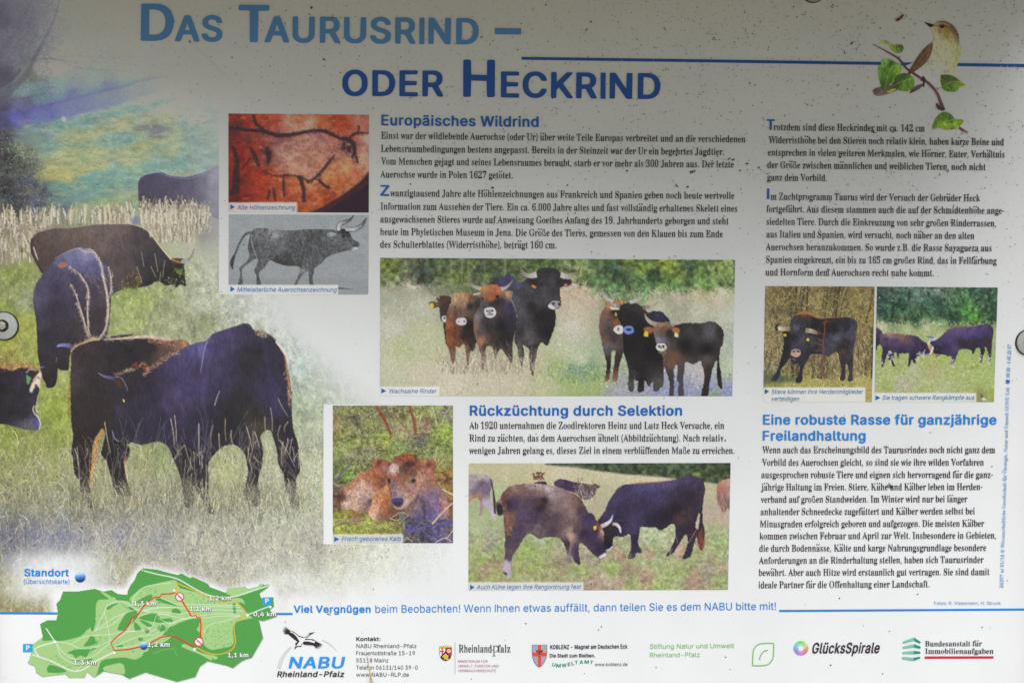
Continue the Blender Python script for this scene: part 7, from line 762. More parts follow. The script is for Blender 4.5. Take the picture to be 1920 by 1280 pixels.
g.fill([(960, 135), (1030, 130), (1030, 165), (970, 160)], 'a8b868', B_, k, al=.6, soft=2)
for q in ([(610, 40), (625, 120), (630, 180)], [(715, 60), (700, 110), (690, 150)], [(905, 100), (920, 150), (935, 190)]): g.path(q, .9, '8f8868', A, k, al=.5)
n = 60; g.strokes(A[0]+g.r.uniform(630, 735, n)/k, A[1]+g.r.uniform(135, 200, n)/k, g.r.uniform(1.5, 3, n), g.r.normal(0, 1.5, n), np.tile(hx('6a4440'), (n, 1)), 0., .8, w=2)
g.beast([(-20, 150), (20, 148), (90, 140), (180, 150), (230, 180), (255, 220), (248, 240), (228, 300), (218, 380), (232, 430), (262, 500), (278, 575), (255, 578), (228, 520), (200, 470), (168, 425), (170, 470), (132, 545), (108, 542), (125, 480), (120, 410), (90, 372), (20, 412), (-20, 420)],
        [(60, 180, 'aa9da4'), (120, 165, 'bcb0b4'), (190, 175, 'a59aa4'), (150, 235, '6a566a'), (100, 280, '78667a'), (200, 300, '756480'), (60, 260, '9a8c98'), (80, 335, '80707a'), (40, 390, 'b8866a'), (100, 372, 'a8745a'), (190, 430, 'b0a4ba'), (255, 545, 'c4b8ca'), (140, 480, '9a8084')], 1, A, k)
g.path([(222, 195), (245, 280), (260, 400), (266, 525)], [2, 2.2, 4.5, 3.5], '3f3048', A, k, ident=1)
g.beast([(630, 237), (680, 218), (740, 214), (768, 245), (700, 260)], [(700, 230, '4c2e3c'), (750, 235, '3c2838')], 2, A, k)
g.beast([(832, 245), (840, 215), (880, 195), (930, 195), (1000, 215), (1090, 230), (1180, 240), (1230, 235), (1260, 252), (1284, 260), (1270, 278), (1245, 282), (1230, 330), (1200, 372), (1150, 392), (1090, 375), (1050, 335), (950, 300), (870, 275)], [(880, 220, '4e3c5c'), (960, 240, '44304e'), (1080, 270, '3f2d4a'), (1200, 255, '4c2e38'), (1150, 340, '3c2c44'), (1270, 265, '6a3c38'), (1220, 320, '36283c')], 3, A, k)
g.grass(160, g.mask([(1050, 260), (1220, 260), (1210, 440), (1080, 440)], A, k), (6, 20), .25, ['d4ccb0', 'b8a88c', 'e4dcc8'], mix=1, al=.7)
# brown cow
g.beast([(320, 380), (332, 340), (370, 290), (430, 255), (520, 240), (640, 236), (760, 245), (860, 265), (960, 305), (1040, 340), (1090, 380), (1130, 450), (1172, 530), (1178, 515), (1192, 514), (1212, 535), (1240, 590), (1280, 620), (1310, 680), (1312, 740), (1322, 850), (1332, 900), (1320, 940), (1270, 950), (1220, 922), (1150, 850), (1085, 800), (1072, 880), (1085, 1008), (1055, 1008), (1010, 950), (1000, 900), (992, 1000), (955, 988), (955, 890), (920, 800), (880, 757), (800, 750), (720, 757), (690, 766), (650, 742), (590, 715), (545, 760), (490, 850), (440, 930), (422, 1000), (416, 1122), (390, 1140), (350, 1095), (345, 1060), (355, 980), (365, 880), (355, 830), (365, 760), (352, 640), (345, 530), (330, 440)],
        [(450, 275, '8c6c66'), (600, 258, 'a08684'), (550, 300, '7f605e'), (400, 320, '74544e'), (350, 360, '6a443c'), (700, 260, 'ac9694'), (780, 290, 'b4a09e'), (820, 370, 'a48e8e'), (880, 330, '98807e'), (700, 320, '846868'), (620, 330, '6c5258'), (740, 400, '342630'), (700, 480, '30242e'), (660, 400, '4c3a44'), (600, 430, '4d3c56'), (450, 430, '4c3a5c'), (400, 430, '34283a'), (370, 480, '3a2c3c'), (550, 560, '524264'), (650, 550, '4c3c56'), (850, 470, '7a6264'), (950, 420, '8e7270'), (1040, 420, '80605a'), (1000, 520, '8a706a'), (1080, 500, '523a4a'), (850, 570, '5a4654'), (750, 560, '523e4e'), (950, 610, '6e5658'), (1000, 680, '9a7c70'), (1000, 740, 'b09484'), (1050, 680, '58424e'), (660, 690, '706062'), (720, 680, '5c4e56'), (820, 690, '50404a'), (480, 700, '4a3c56'), (420, 800, '4e4050'), (400, 930, '5c4a58'), (375, 1030, 'bcaebc'), (400, 1080, 'a898a8'), (360, 590, '6a4a48'), (395, 640, '80584a'), (380, 540, '8a6450'), (1150, 600, '42345a'), (1200, 740, '352a4c'), (1120, 720, '30263a'), (1280, 850, '2e2642'), (1240, 690, '40283a'), (950, 820, '3c2e3a'), (970, 950, '94808a'), (1060, 900, '463850'), (1300, 690, 'b4907c'), (1200, 550, '3c3048'), (1060, 990, '3c303c'), (1080, 420, '6a4c50')], 4, A, k, fur=.06, fx=3, fy=3)
g.fill([(285, 418), (325, 425), (346, 520), (300, 540), (278, 470)], '2a2030', A, k, ident=4, soft=1); g.fuzz([(290, 412), (320, 405)], 30, 4, 2.6, .6, ['a06848', '6a4038'], A, k); g.fuzz([(345, 400), (380, 560), (405, 690)], 120, 9, 3.0, .15, ['8a6450', 'a8805c', '5c4440'], A, k, jx=2)
g.path([(670, 470), (665, 560), (640, 630), (590, 690)], [3, 5, 3], '33273a', A, k, al=.5, soft=3); g.path([(640, 650), (680, 640), (735, 680), (720, 735)], [2, 2], '8a7c78', A, k, al=.5, soft=1)
g.fill([(352, 990), (400, 1000), (412, 1060), (410, 1130), (385, 1138), (350, 1080)], 'b8acbc', A, k, al=.75, soft=2); g.fill([(345, 1080), (380, 1095), (378, 1118), (350, 1096)], '3a2c34', A, k, soft=1); g.fuzz([(980, 700), (1000, 780), (990, 860)], 60, 8, 3.1, .2, ['c8b098', '9a7c70'], A, k, jx=1.5)
g.fill([(1212, 650), (1240, 640), (1238, 670), (1222, 685)], 'e4c828', A, k, ident=4); g.fill([(1245, 610), (1280, 630), (1270, 680), (1245, 650)], '7c4c34', A, k, al=.8, soft=1)
g.fill([(1262, 940), (1300, 912), (1328, 900), (1335, 925), (1300, 948), (1270, 952)], 'd8ccd2', A, k); g.fill([(1305, 735), (1315, 742), (1310, 755)], '181218', A, k)
# dark cow
g.beast([(55, 590), (90, 550), (130, 480), (150, 430), (190, 360), (240, 290), (310, 245), (400, 240), (520, 230), (650, 220), (780, 200), (850, 180), (920, 165), (1000, 172), (1050, 190), (1075, 230), (1086, 300), (1072, 380), (1062, 480), (1062, 580), (1076, 650), (1082, 720), (1072, 820), (1052, 882), (1030, 850), (1010, 790), (1015, 690), (1032, 590), (1038, 500), (1012, 560), (992, 640), (1012, 695), (1000, 750), (970, 850), (948, 932), (870, 962), (890, 900), (920, 800), (905, 722), (870, 760), (820, 842), (770, 912), (708, 926), (750, 870), (790, 780), (802, 710), (785, 620), (700, 665), (650, 682), (620, 660), (550, 655), (470, 655), (455, 720), (440, 800), (472, 870), (465, 906), (420, 902), (412, 946), (344, 956), (370, 880), (375, 800), (360, 720), (300, 746), (212, 746), (200, 820), (192, 860), (140, 877), (112, 840), (115, 760), (110, 690), (80, 640)],
        [(150, 500, '3f3358'), (200, 400, '44385e'), (250, 320, '463a60'), (350, 290, '453a5c'), (450, 262, '4c4476'), (600, 250, '53487c'), (750, 240, '544876'), (900, 200, '4c3e62'), (1000, 220, '443658'), (1050, 300, '3e3048'), (850, 300, '352c40'), (950, 370, '2c2434'), (700, 350, '3e3454'), (600, 400, '3f3560'), (500, 450, '342a4a'), (400, 450, '3c3252'), (300, 500, '362c4a'), (250, 620, '2b2338'), (700, 550, '271e2c'), (800, 480, '261e2a'), (600, 600, '2a2236'), (900, 520, '3e2c36'), (850, 580, '4f363a'), (900, 680, '2e2638'), (830, 790, '30283e'), (950, 780, '30283e'), (410, 650, '42385e'), (400, 850, '352c4a'), (440, 800, '2a2238'), (160, 800, '221c28'), (150, 700, '302630'), (1040, 650, '32263c'), (1050, 800, '7a3c34'), (1060, 740, '5c3434'), (1040, 560, '2e2438'), (740, 890, '3a3448'), (900, 930, '322a44')], 5, B_, k, fur=.06)
g.path([(360, 245), (440, 238), (520, 232), (650, 222), (800, 200)], [2, 4, 2.5, 1.5], '8f5048', B_, k, al=.8, soft=1); g.fuzz([(1040, 680), (1050, 800), (1048, 850)], 60, 8, 3.1, .2, ['8a4c3c', '5c3034', 'a86850'], B_, k, jx=3)
g.path([(205, 590), (260, 588), (312, 592)], [2, 5, 3], '40324c', B_, k, ident=5)
g.path([(195, 622), (235, 628), (265, 660), (276, 708)], [5, 6, 5, 3], ['b89888', 'd8d0da', 'c4c4e4'], B_, k, ident=5); g.path([(85, 648), (140, 622), (180, 588), (201, 532)], [8, 7, 5, 1.2], ['b8a090', 'dcd2d0', 'd0cce0', '98a0d4'], B_, k, ident=4)
g.fill([(135, 872), (170, 858), (192, 836), (196, 852), (165, 878)], 'd4ccda', B_, k); g.path([(300, 405), (250, 470), (235, 560)], [3, 6, 3], '2c2236', B_, k, al=.4, soft=4)
for q in ([(805, 735), (825, 810)], [(1000, 680), (925, 810)], [(745, 850), (760, 1000), (765, 1080)], [(770, 860), (745, 920)]): g.path(q, .9, 'c8c0a0', B_, k, al=.75, smooth=0)
g.beast([(1198, 300), (1205, 240), (1240, 208), (1340, 203), (1340, 465), (1295, 470), (1290, 490), (1255, 515), (1222, 450), (1200, 380)], [(1250, 240, 'b47c6a'), (1300, 225, 'c49a88'), (1270, 330, '98746e'), (1240, 300, 'a8705e'), (1290, 420, '846462'), (1230, 420, '8c6664'), (1320, 330, 'a8867c')], 6, B_, k)
g.fuzz([(1240, 330), (1260, 420), (1250, 480)], 60, 12, 3.1, .2, ['c0a090', '7a5854', 'a88474'], B_, k, jx=4)
g.overgrow(895, 1350, [(895, 1070), (1350, 1060)], 0, 10, (2, 6), ['a8b070'], 0)
for x, y in ((955, 1080), (1068, 1052), (1085, 1056), (1188, 1042), (1196, 1036), (1256, 1040), (1288, 1046)): g.overgrow(x-14, x+10, [(x-14, y), (x+10, y)], 8, 26, (3, 8), ['a8b080', 'b8c290', '98a468'], 0)
g.grain(.06); g.caption(878, 1090.5, 1094, 1107.5, 9, .84)
FIGHT = g.build({0: ('printed_photograph', 'photograph of two cows locking horns on a meadow'), 1: ('printed_cow', 'pale cow cut by the edge'), 2: ('printed_cow', 'back of a distant cow'), 3: ('printed_cow', 'dark cow far behind'), 4: ('printed_cow', 'brown cow with lowered head'), 5: ('printed_cow', 'black cow with white horns'), 6: ('printed_cow', 'tan cow at the edge'), 9: ('caption_strip', None)}, board, .0005)
# --- newborn calf
c = Cv(624, 760, 849.3, 1017.6, seed=41, sc=.85)
o, k = (600, 750), 4.57
c.a = c.field([(150, 100, '7a6a58'), (200, 100, '6d7a48'), (300, 130, '5f6048'), (400, 100, '7c785a'), (430, 60, '858a50'), (700, 80, '8a8a5c'), (700, 140, '74784c'), (1000, 100, '93a058'), (900, 90, '8c9458'), (1100, 100, '76705c'), (200, 280, '8a9350'), (140, 230, '8a6a58'), (350, 280, '6a6a55'), (300, 180, '5c5a50'), (450, 230, '8a8a60'), (500, 330, '93a650'), (560, 370, '98a048'), (700, 280, '9c8c78'), (620, 220, '948070'), (1000, 300, '8ea450'), (1080, 270, '93b04c'), (850, 350, '504a58'), (900, 220, '8a6c60'), (300, 380, '8a9a54'), (300, 450, '807468'), (180, 420, '7c8a48'), (450, 500, '857a70'), (500, 430, '6a6258'), (680, 430, '6f8a58'), (620, 480, '8aa04c'), (200, 560, '5f6c40'), (250, 650, '759048'), (180, 660, '6a7c44'), (1050, 560, '8a7c50'), (1100, 640, '8a7038'), (1050, 450, '7d9050'), (960, 430, '6f7c48'), (150, 750, '6a5a4a'), (130, 850, '6a4a3a'), (1100, 700, '7c5440'), (1090, 760, '9c8040'), (150, 1050, '96a044'), (300, 990, '8a7040'), (400, 1060, '98a650'), (250, 1100, '8c9048'), (600, 1080, '98924e'), (550, 1110, 'a09a58'), (660, 1080, '7c7454'), (800, 1080, '4f4a7a'), (780, 1040, '5c6468'), (1000, 1150, '5f587c'), (900, 1120, '4c4c58'), (900, 1200, '4a4658'), (800, 1180, '5a5460'), (1100, 950, '7c5c4a'), (1110, 1100, '6a5f6c'), (1050, 1060, '5a5474'), (600, 1010, '4a3c34')], o, k, p=3, warp=5, wc=16)
c.a = np.clip(c.a*(1+.42*c.noise(6, 5, 3)[..., None]), 0, 1)
c.put(np.clip(c.noise(9, 7, 3)-.3, 0, 1)*.9*(c.Y < 870), hx('2f2a34')); c.put(np.clip(c.noise(8, 7, 3)-.4, 0, 1)*.9*(c.Y < 870), hx('a8b454'))
c.grass(3600, (c.Y < 880)*np.clip(c.noise(22, 16, 2)+.35, 0.02, 1), (3, 12), .9, ['a3b855', 'b9cc66', '7f9a40', '5f6a38', 'c2b48c', 'd0d69a'], mix=.8, al=.8, jit=.08)
c.grass(2600, np.ones_like(c.Y), (2, 9), 1.4, ['c8b8a0', '5c4438', '8a6a54', '3a2c30', 'a88c70', 'd8ccc0'], mix=.8, al=.6, jit=.06)
c.grass(900, (c.Y > 975)*(c.X < 760), (2, 6), .9, ['b8c04c', '98a83c', 'd0d070'], mix=.8, al=.7)
for q, w, col in ([(480, 45), (545, 150), (612, 300)], [6, 6, 5], '8a4434'), ([(765, 45), (805, 180), (820, 300)], [5, 6, 5], '8c4a3c'), ([(965, 60), (985, 140), (1000, 215)], 1.5, 'd4ccd4'), ([(1008, 390), (990, 480), (985, 600)], 1.3, 'ccc4c0'), ([(110, 705), (190, 620), (262, 540)], [3, 4, 3], '6c6284'), ([(1000, 80), (1070, 130), (1140, 205)], [3, 2], '8c86a8'), ([(1045, 180), (1080, 110), (1120, 50)], 1.2, 'd8d0d4'), ([(620, 60), (660, 150), (780, 310)], 1.6, '8a5444'), ([(345, 165), (420, 120), (480, 85)], 1.2, 'c0b4a0'), ([(115, 400), (240, 460), (320, 515)], [1.2, 2.4, 1.2], 'b8b0b4'), ([(110, 350), (220, 320), (330, 250)], 1.4, '7a5c4a'), ([(300, 230), (310, 140), (340, 80)], 1.2, '7c7468'), ([(840, 700), (1040, 760), (1140, 810)], [2, 3, 2], 'd4c8b8'), ([(110, 780), (200, 740), (270, 700)], 1.6, '8a7468'), ([(110, 710), (170, 740)], 1.6, 'b8acb0'), ([(110, 920), (170, 850)], 2, '6a5048'): c.path(q, w, col, o, k, al=.85)
c.beast([(150, 800), (200, 750), (240, 728), (290, 670), (370, 610), (460, 590), (560, 600), (625, 700), (610, 800), (470, 820), (440, 880), (430, 910), (410, 965), (330, 958), (260, 938), (190, 942), (172, 880), (145, 845)],
        [(400, 640, 'ac6c4e'), (300, 700, 'c0866a'), (350, 730, 'd0a494'), (340, 790, 'dcb8ac'), (460, 620, 'a8603e'), (500, 690, 'a8603f'), (550, 720, '84503f'), (250, 800, 'd4a88e'), (190, 820, '6a443c'), (165, 830, '5c3c34'), (230, 880, 'd4b8a0'), (300, 900, 'c8a48c'), (370, 920, 'b08c7c'), (400, 940, '8a6c60'), (420, 800, 'b8947f'), (430, 880, '6a5058'), (240, 745, 'b87858')], 1, o, k, fur=.09, rag=.5, fx=3, fy=3)
c.beast([(600, 640), (900, 600), (980, 620), (1012, 720), (1085, 820), (1105, 920), (1085, 1000), (1000, 1035), (920, 1010), (860, 1040), (800, 1020), (720, 960), (620, 1010), (500, 1032), (432, 1002), (420, 945), (480, 800), (560, 730)],
        [(520, 820, 'c47c4a'), (570, 780, 'c88858'), (480, 900, 'd0a080'), (450, 970, 'd4b098'), (540, 900, 'b46a42'), (580, 960, 'a0603e'), (560, 1000, '7c5444'), (620, 960, '6a4838'), (700, 960, '6c5450'), (760, 930, '8a6864'), (820, 900, '907074'), (850, 960, '6a5a78'), (850, 1010, '5c5072'), (930, 760, '94706c'), (960, 820, '7c6686'), (1000, 900, '7a628a'), (1060, 870, 'aa7c72'), (1080, 920, 'a8706a'), (900, 680, 'a87264'), (980, 640, 'ac6c50'), (960, 700, '9c6a5c'), (950, 990, '6a5c92'), (1030, 980, '7c6488'), (900, 900, '6a5a76')], 1, o, k, fur=.09, rag=.5, fx=3, fy=4)
c.path([(880, 900), (900, 960), (890, 1020)], [3, 5, 4], '3c3248', o, k, al=.6, soft=2)
c.beast([(585, 560), (600, 540), (620, 505), (640, 485), (700, 470), (760, 456), (820, 480), (852, 520), (885, 560), (900, 650), (885, 720), (840, 800), (765, 885), (735, 920), (680, 935), (630, 912), (605, 850), (595, 760), (572, 680)],
        [(660, 520, '8f5238'), (700, 490, '8a4830'), (760, 485, 'a0502e'), (800, 520, '7c4636'), (640, 575, 'c89a8c'), (625, 600, 'd0a898'), (740, 560, '5c3830'), (700, 600, '5f3e38'), (680, 650, '7c5040'), (800, 590, '8c5448'), (640, 680, '9a6450'), (690, 710, '8a5e4c'), (620, 740, '8a6868'), (660, 760, '94706c'), (760, 740, 'a47c6c'), (840, 660, 'b4846f'), (860, 600, '9c6450'), (700, 800, 'a88c86'), (620, 640, 'ac765f'), (800, 760, 'a87c74'), (720, 840, 'b49488'), (740, 880, 'c0a090'), (620, 800, '7c6068')], 1, o, k, fur=.10, rag=.4, fx=3, fy=4)
for pts, cols in ([(440, 545), (462, 508), (530, 500), (602, 530), (594, 590), (548, 628), (490, 598), (452, 574)], [(450, 540, 'b47450'), (480, 512, 'b87850'), (560, 518, 'a8644a'), (500, 540, '6a342c'), (540, 565, 'a06a5c'), (570, 575, 'b88070'), (490, 580, '9a5c48'), (590, 560, '7a4636')]), ([(832, 540), (880, 512), (940, 503), (990, 522), (994, 575), (952, 616), (900, 632), (855, 594)], [(890, 528, 'c07c58'), (940, 512, 'b47050'), (985, 545, 'a8684c'), (930, 560, '6a3830'), (895, 590, '9c6254'), (970, 590, '9a5a46'), (940, 605, 'b4785c'), (850, 560, '8a5042')]): c.beast(pts, cols, 1, o, k, fur=.08, rag=.2)
c.fill([(598, 560), (640, 540), (668, 560), (660, 600), (620, 610), (592, 600)], 'd4bcb8', o, k, al=.75, soft=2); c.fuzz([(610, 590), (640, 610), (668, 600)], 30, 4, 1, 1, ['f0e4e0', 'a88078'], o, k, jx=1.5)
c.fill([(600, 700), (640, 690), (660, 800), (620, 840), (600, 780)], '77697a', o, k, al=.4, soft=4); c.path([(690, 600), (700, 700), (690, 800)], [6, 8, 6], '8f6456', o, k, al=.4, soft=4)
c.path([(830, 600), (868, 660), (850, 740), (790, 820), (750, 880)], [3, 5, 4, 3], 'c49a84', o, k, al=.5, soft=3); c.path([(845, 800), (820, 860), (780, 930)], [5, 6, 4], '5c4a60', o, k, al=.45, soft=3)
c.path([(560, 640), (585, 700), (600, 800)], [3, 4, 3], '6a3c30', o, k, al=.6, soft=2)
c.fill([(612, 850), (640, 836), (700, 836), (718, 858), (705, 895), (680, 912), (640, 902), (620, 880)], '4c4670', o, k, soft=1); c.fill([(630, 872), (700, 872), (690, 905), (645, 902)], '3a3440', o, k, soft=1); c.path([(640, 918), (680, 930), (725, 915)], 2, 'c0a07c', o, k, al=.8); c.path([(620, 845), (640, 832), (700, 832)], 1.5, '8480b0', o, k, al=.7)
c.fill([(778, 690), (800, 670), (822, 680), (815, 700), (790, 710)], '35303c', o, k, soft=1); c.fill([(578, 680), (600, 672), (602, 705), (590, 710)], '2f2a34', o, k, soft=1)
c.fill([(735, 530), (800, 520), (820, 560), (750, 570)], '3c2a30', o, k, al=.7, soft=2); c.fill([(640, 490), (670, 480), (680, 540), (650, 555)], '8a5848', o, k, al=.6, soft=2)
c.fuzz([(690, 490), (760, 470), (840, 510)], 110, 6, 1.2, .8, ['b0603a', '7c3c28', 'c88058', '5c3028'], o, k, jx=3); c.fuzz([(280, 690), (400, 620), (480, 600)], 90, 6, 2.4, .5, ['c88c6c', '8a4c34', 'b87050'], o, k, jx=3); c.fuzz([(450, 960), (520, 850), (580, 770)], 140, 7, .3, .6, ['dcb498', 'b06a40', 'c88858'], o, k, jx=5)
for q, w, col in ([(960, 1060), (1040, 970), (1136, 878)], [3.4, 3, 2.4], 'd8c4a8'), ([(715, 1130), (900, 1080), (1000, 1070), (1138, 1040)], [3, 5, 4], '625898'), ([(110, 1090), (180, 1060), (270, 1042), (400, 1022)], [3, 3, 2.4], '7c6c80'), ([(112, 1042), (200, 1028), (280, 1020), (330, 1030)], [2, 2.6, 2], '9c8c80'), ([(250, 1040), (350, 1050), (480, 1080), (540, 1110)], 1.8, 'a8927c'), ([(620, 1000), (700, 960), (760, 985)], 1.8, 'c0a88c'), ([(690, 1040), (760, 980)], 1.6, 'a8a0b4'), ([(780, 1220), (800, 1180), (830, 1120)], 2.4, '8a6c70'), ([(740, 1170), (790, 1210)], 2, 'c0a890'), ([(860, 1100), (900, 1130), (930, 1160)], 2, '6a60a0'), ([(940, 1190), (1060, 1110), (1130, 1060)], 1.8, '6c64a4'), ([(1080, 1190), (1120, 1140), (1138, 1110)], 1.8, 'd8ccc4'), ([(990, 1215), (1060, 1180), (1100, 1190), (1130, 1215)], 1.6, 'd0c8d4'), ([(1040, 940), (1100, 1020)], 1.6, 'c89a60'), ([(600, 1010), (650, 1030)], 2, 'c8b8a0'), ([(570, 1100), (680, 1060)], 1.6, '7c6a68'): c.path(q, w, col, o, k, al=.9)
c.grain(.08); c.caption(624, 1000.6, 755.8, 1018, 9, .80)
CALF = c.build({0: ('printed_photograph', 'photograph of a reddish calf lying in grass'), 1: ('printed_calf', None), 9: ('caption_strip', None)}, board, .0005)

# --- black bull in front of bare trees
b = Cv(1433, 537, 1638, 753.5, quad=[(1434.7, 536.1), (1640.3, 537.3), (1634.7, 753.5), (1431, 753.5)], seed=51, sc=.9)
o, k = (1430, 535), 5.6884
b.a = b.field([(100, 100, '7a6c48'), (300, 100, '6d6440'), (600, 100, '7f7248'), (800, 80, '6a6040'), (1000, 100, '80744a'), (1100, 300, '8a7a48'), (100, 300, '6c6248'), (100, 500, '817652'), (60, 640, '8a7a58'), (100, 720, '7c6e54'), (1100, 600, '84764c'), (1050, 800, '7c6c4a'), (600, 850, '7c7050'), (740, 850, '74684a'), (300, 850, '6f6244'), (60, 850, '8a8070'), (1050, 450, '82744a'), (60, 960, '6a6a50'), (200, 985, '55604a'), (600, 1030, 'a8a062'), (900, 1030, 'a49b60'), (100, 1050, '8a8c50'), (1130, 1110, 'a89a58'), (1050, 1060, 'b0a76c'), (450, 1060, 'aaa45c'), (250, 1060, 'a09c58')], o, k, p=3, warp=4, wc=14)
Z = (b.Y-o[1])*k
wd = 1-sm(960, 1000, Z)
b.a = np.clip(b.a*(1+(.30*b.noise(4, 8, 3)*wd)[..., None]), 0, 1)
for q, w, col, dk in ([(685, 0), (668, 160), (655, 340)], [9, 9, 7], '736a40', '3f3824'), ([(745, 0), (725, 60), (712, 140)], [4, 4, 3], '6c6440', '3f3824'), ([(805, 0), (780, 180), (765, 345)], [11, 9, 8], '5a5034', '342e20'), ([(905, 0), (850, 150), (815, 340)], [9, 8, 6], '8a7e58', '4a4230'), ([(290, 0), (295, 150), (302, 310)], [6, 6, 5], '5c5234', '342e20'), ([(345, 0), (340, 140), (345, 300)], [9, 8, 8], '544a34', '2e281e'), ([(435, 0), (415, 140), (395, 290)], [9, 9, 8], '665c3c', '3a3424'), ([(480, 0), (475, 140), (470, 280)], [3, 3, 2], '5a5038', '342e20'), ([(560, 740), (545, 860), (540, 990)], [8, 7, 7], '5c5038', '342c20'), ([(690, 760), (680, 860), (675, 990)], [6, 6, 5], '8a7c58', '4a4230'), ([(600, 990), (640, 870), (650, 760)], [12, 9, 6], '5a4c34', '332a1c'), ([(370, 830), (365, 960)], [5, 5], '5f5434', '3a3222'), ([(310, 830), (320, 970)], [6, 6], '50462e', '302a1c'), ([(1180, 40), (1140, 250), (1100, 400)], [4, 4, 3], '5c5034', '3a3222'), ([(1160, 440), (1165, 640), (1165, 990)], [5, 5, 5], '5c5034', '342c20'), ([(1100, 780), (1100, 960)], [5, 4], '4c4230', '2c261c'):
    b.path(q, w, dk, o, k, al=.9, smooth=3); b.path([(x-6, y) for x, y in q], np.array(w)*.55, col, o, k, al=.9, soft=1)
n = 1500; x = b.r.uniform(1430, 1642, n); y = b.r.uniform(537, 735, n)
b.strokes(x, y, b.r.uniform(4, 26, n), b.r.normal(0, 1.0, n), np.array([hx(h_) for h_ in ('a89a6c', '4c4430', 'c0b488', '3a3428', '8a7c50', 'b8a878', 'a09040', '64583c')])[b.r.integers(0, 8, n)], b.r.normal(0, .9, n), b.r.uniform(.25, .8, n), keep=(wd > .4))
n = 420; x = b.r.uniform(1430, 1640, n); y = b.r.uniform(640, 712, n)
b.strokes(x, y, b.r.uniform(10, 34, n), b.r.normal(0, .2, n), np.array([hx(h_) for h_ in ('b0a070', '584c34', 'c8bc94', '443a2a')])[b.r.integers(0, 4, n)], b.r.normal(0, .3, n), b.r.uniform(.2, .7, n), keep=(wd > .4))
for q, w in ([(30, 110), (110, 190), (180, 230)], 2), ([(130, 130), (190, 50), (225, 10)], 3), ([(60, 330), (150, 280), (230, 210)], 2.4), ([(20, 560), (140, 560), (220, 530)], 1.6), ([(60, 900), (100, 690)], 2), ([(500, 840), (560, 900)], 2.6), ([(1020, 740), (1150, 640)], 3): b.path(q, w, '5c5240', o, k, al=.7, smooth=3)
b.grass(900, 1-wd, (2, 6), 1.2, ['b8ac60', '8a8a48', 'c8bc80', '98703c', '6f7c40', 'd0c898'], mix=.7, al=.7)
b.fill([(0, 960), (300, 965), (370, 1000), (250, 1030), (0, 1035)], '4c5644', o, k, al=.6, soft=4)
b.beast([(330, 330), (370, 305), (460, 290), (520, 310), (590, 345), (700, 345), (830, 340), (960, 350), (1012, 410), (1000, 500), (982, 620), (962, 720), (966, 820), (957, 940), (962, 1012), (905, 1015), (920, 930), (897, 830), (882, 880), (882, 980), (860, 1014), (823, 1002), (840, 900), (820, 800), (795, 710), (730, 740), (700, 762), (650, 742), (560, 730), (510, 742), (480, 800), (440, 860), (422, 930), (422, 1020), (370, 1042), (348, 1012), (385, 940), (395, 880), (382, 830), (340, 840), (305, 812), (290, 770), (250, 830), (190, 900), (182, 960), (150, 1012), (88, 1018), (110, 970), (160, 900), (190, 800), (215, 700), (225, 620), (222, 540), (215, 490), (285, 478), (285, 430), (300, 380)],
        [(400, 330, '40363a'), (450, 300, '80502f'), (340, 400, '32303e'), (360, 445, '4e4c60'), (420, 450, '2c2a32'), (330, 560, '222028'), (350, 640, '3c3a4a'), (390, 520, '302e38'), (420, 570, '44424e'), (500, 600, '3c3a46'), (550, 400, '1e1c22'), (600, 500, '1c1a20'), (480, 380, '2e2c36'), (750, 450, '1c1a20'), (800, 560, '504e60'), (740, 620, '42404e'), (700, 660, '383644'), (900, 430, '2a2832'), (930, 540, '4a4856'), (870, 600, '302e38'), (850, 660, '24222a'), (980, 430, '3c3a48'), (850, 850, '3a3034'), (930, 850, '34323e'), (950, 700, '3c3a48'), (450, 750, '302e38'), (400, 950, '282630'), (200, 850, '24222a'), (130, 980, '30303a'), (250, 650, '1e1c22'), (700, 380, '2a2624'), (860, 710, '4a342e'), (560, 700, '282630'), (240, 560, '1e1c20')], 1, o, k, fur=.09, rag=.2)
b.path([(352, 318), (400, 298), (462, 290), (520, 310), (590, 346), (700, 346), (830, 342)], [2, 3.5, 4, 3.5, 2.5, 1.6, 1], 'b0723e', o, k, al=.85, soft=1)
b.path([(295, 463), (230, 462), (165, 460)], [8, 8, 6], ['7a6c5c', 'a89882', 'e8e4e0'], o, k, ident=1); b.path([(160, 478), (142, 455), (155, 425), (187, 398)], [3, 5, 4, 1], '2a2422', o, k, ident=1)
b.path([(455, 478), (510, 484), (560, 500), (590, 520)], [8.5, 8, 7, 6], ['8a7a68', 'b4a490', '8c8070', '4c443c'], o, k, ident=1); b.path([(600, 535), (610, 510), (600, 485), (575, 452)], [3, 4, 3, 1], '3e3632', o, k, ident=1)
b.fill([(300, 722), (310, 692), (350, 675), (400, 690), (402, 738), (362, 764), (312, 748)], '8f858c', o, k); b.fill([(300, 722), (345, 712), (398, 716), (400, 742), (362, 764), (312, 748)], 'c49a88', o, k); b.fill([(322, 700), (340, 694), (340, 712), (326, 712)], '2a242a', o, k); b.fill([(368, 694), (390, 698), (386, 714), (370, 710)], '2a242a', o, k)
b.fill([(220, 520), (235, 512), (254, 525), (252, 544), (222, 542)], 'e4ac20', o, k, ident=1, smooth=0); b.fill([(466, 590), (470, 568), (484, 558), (498, 572), (496, 592)], 'e8c41c', o, k, ident=1, smooth=0); b.path([(318, 790), (330, 775), (345, 790), (335, 810)], 2, '706e84', o, k, al=.7)
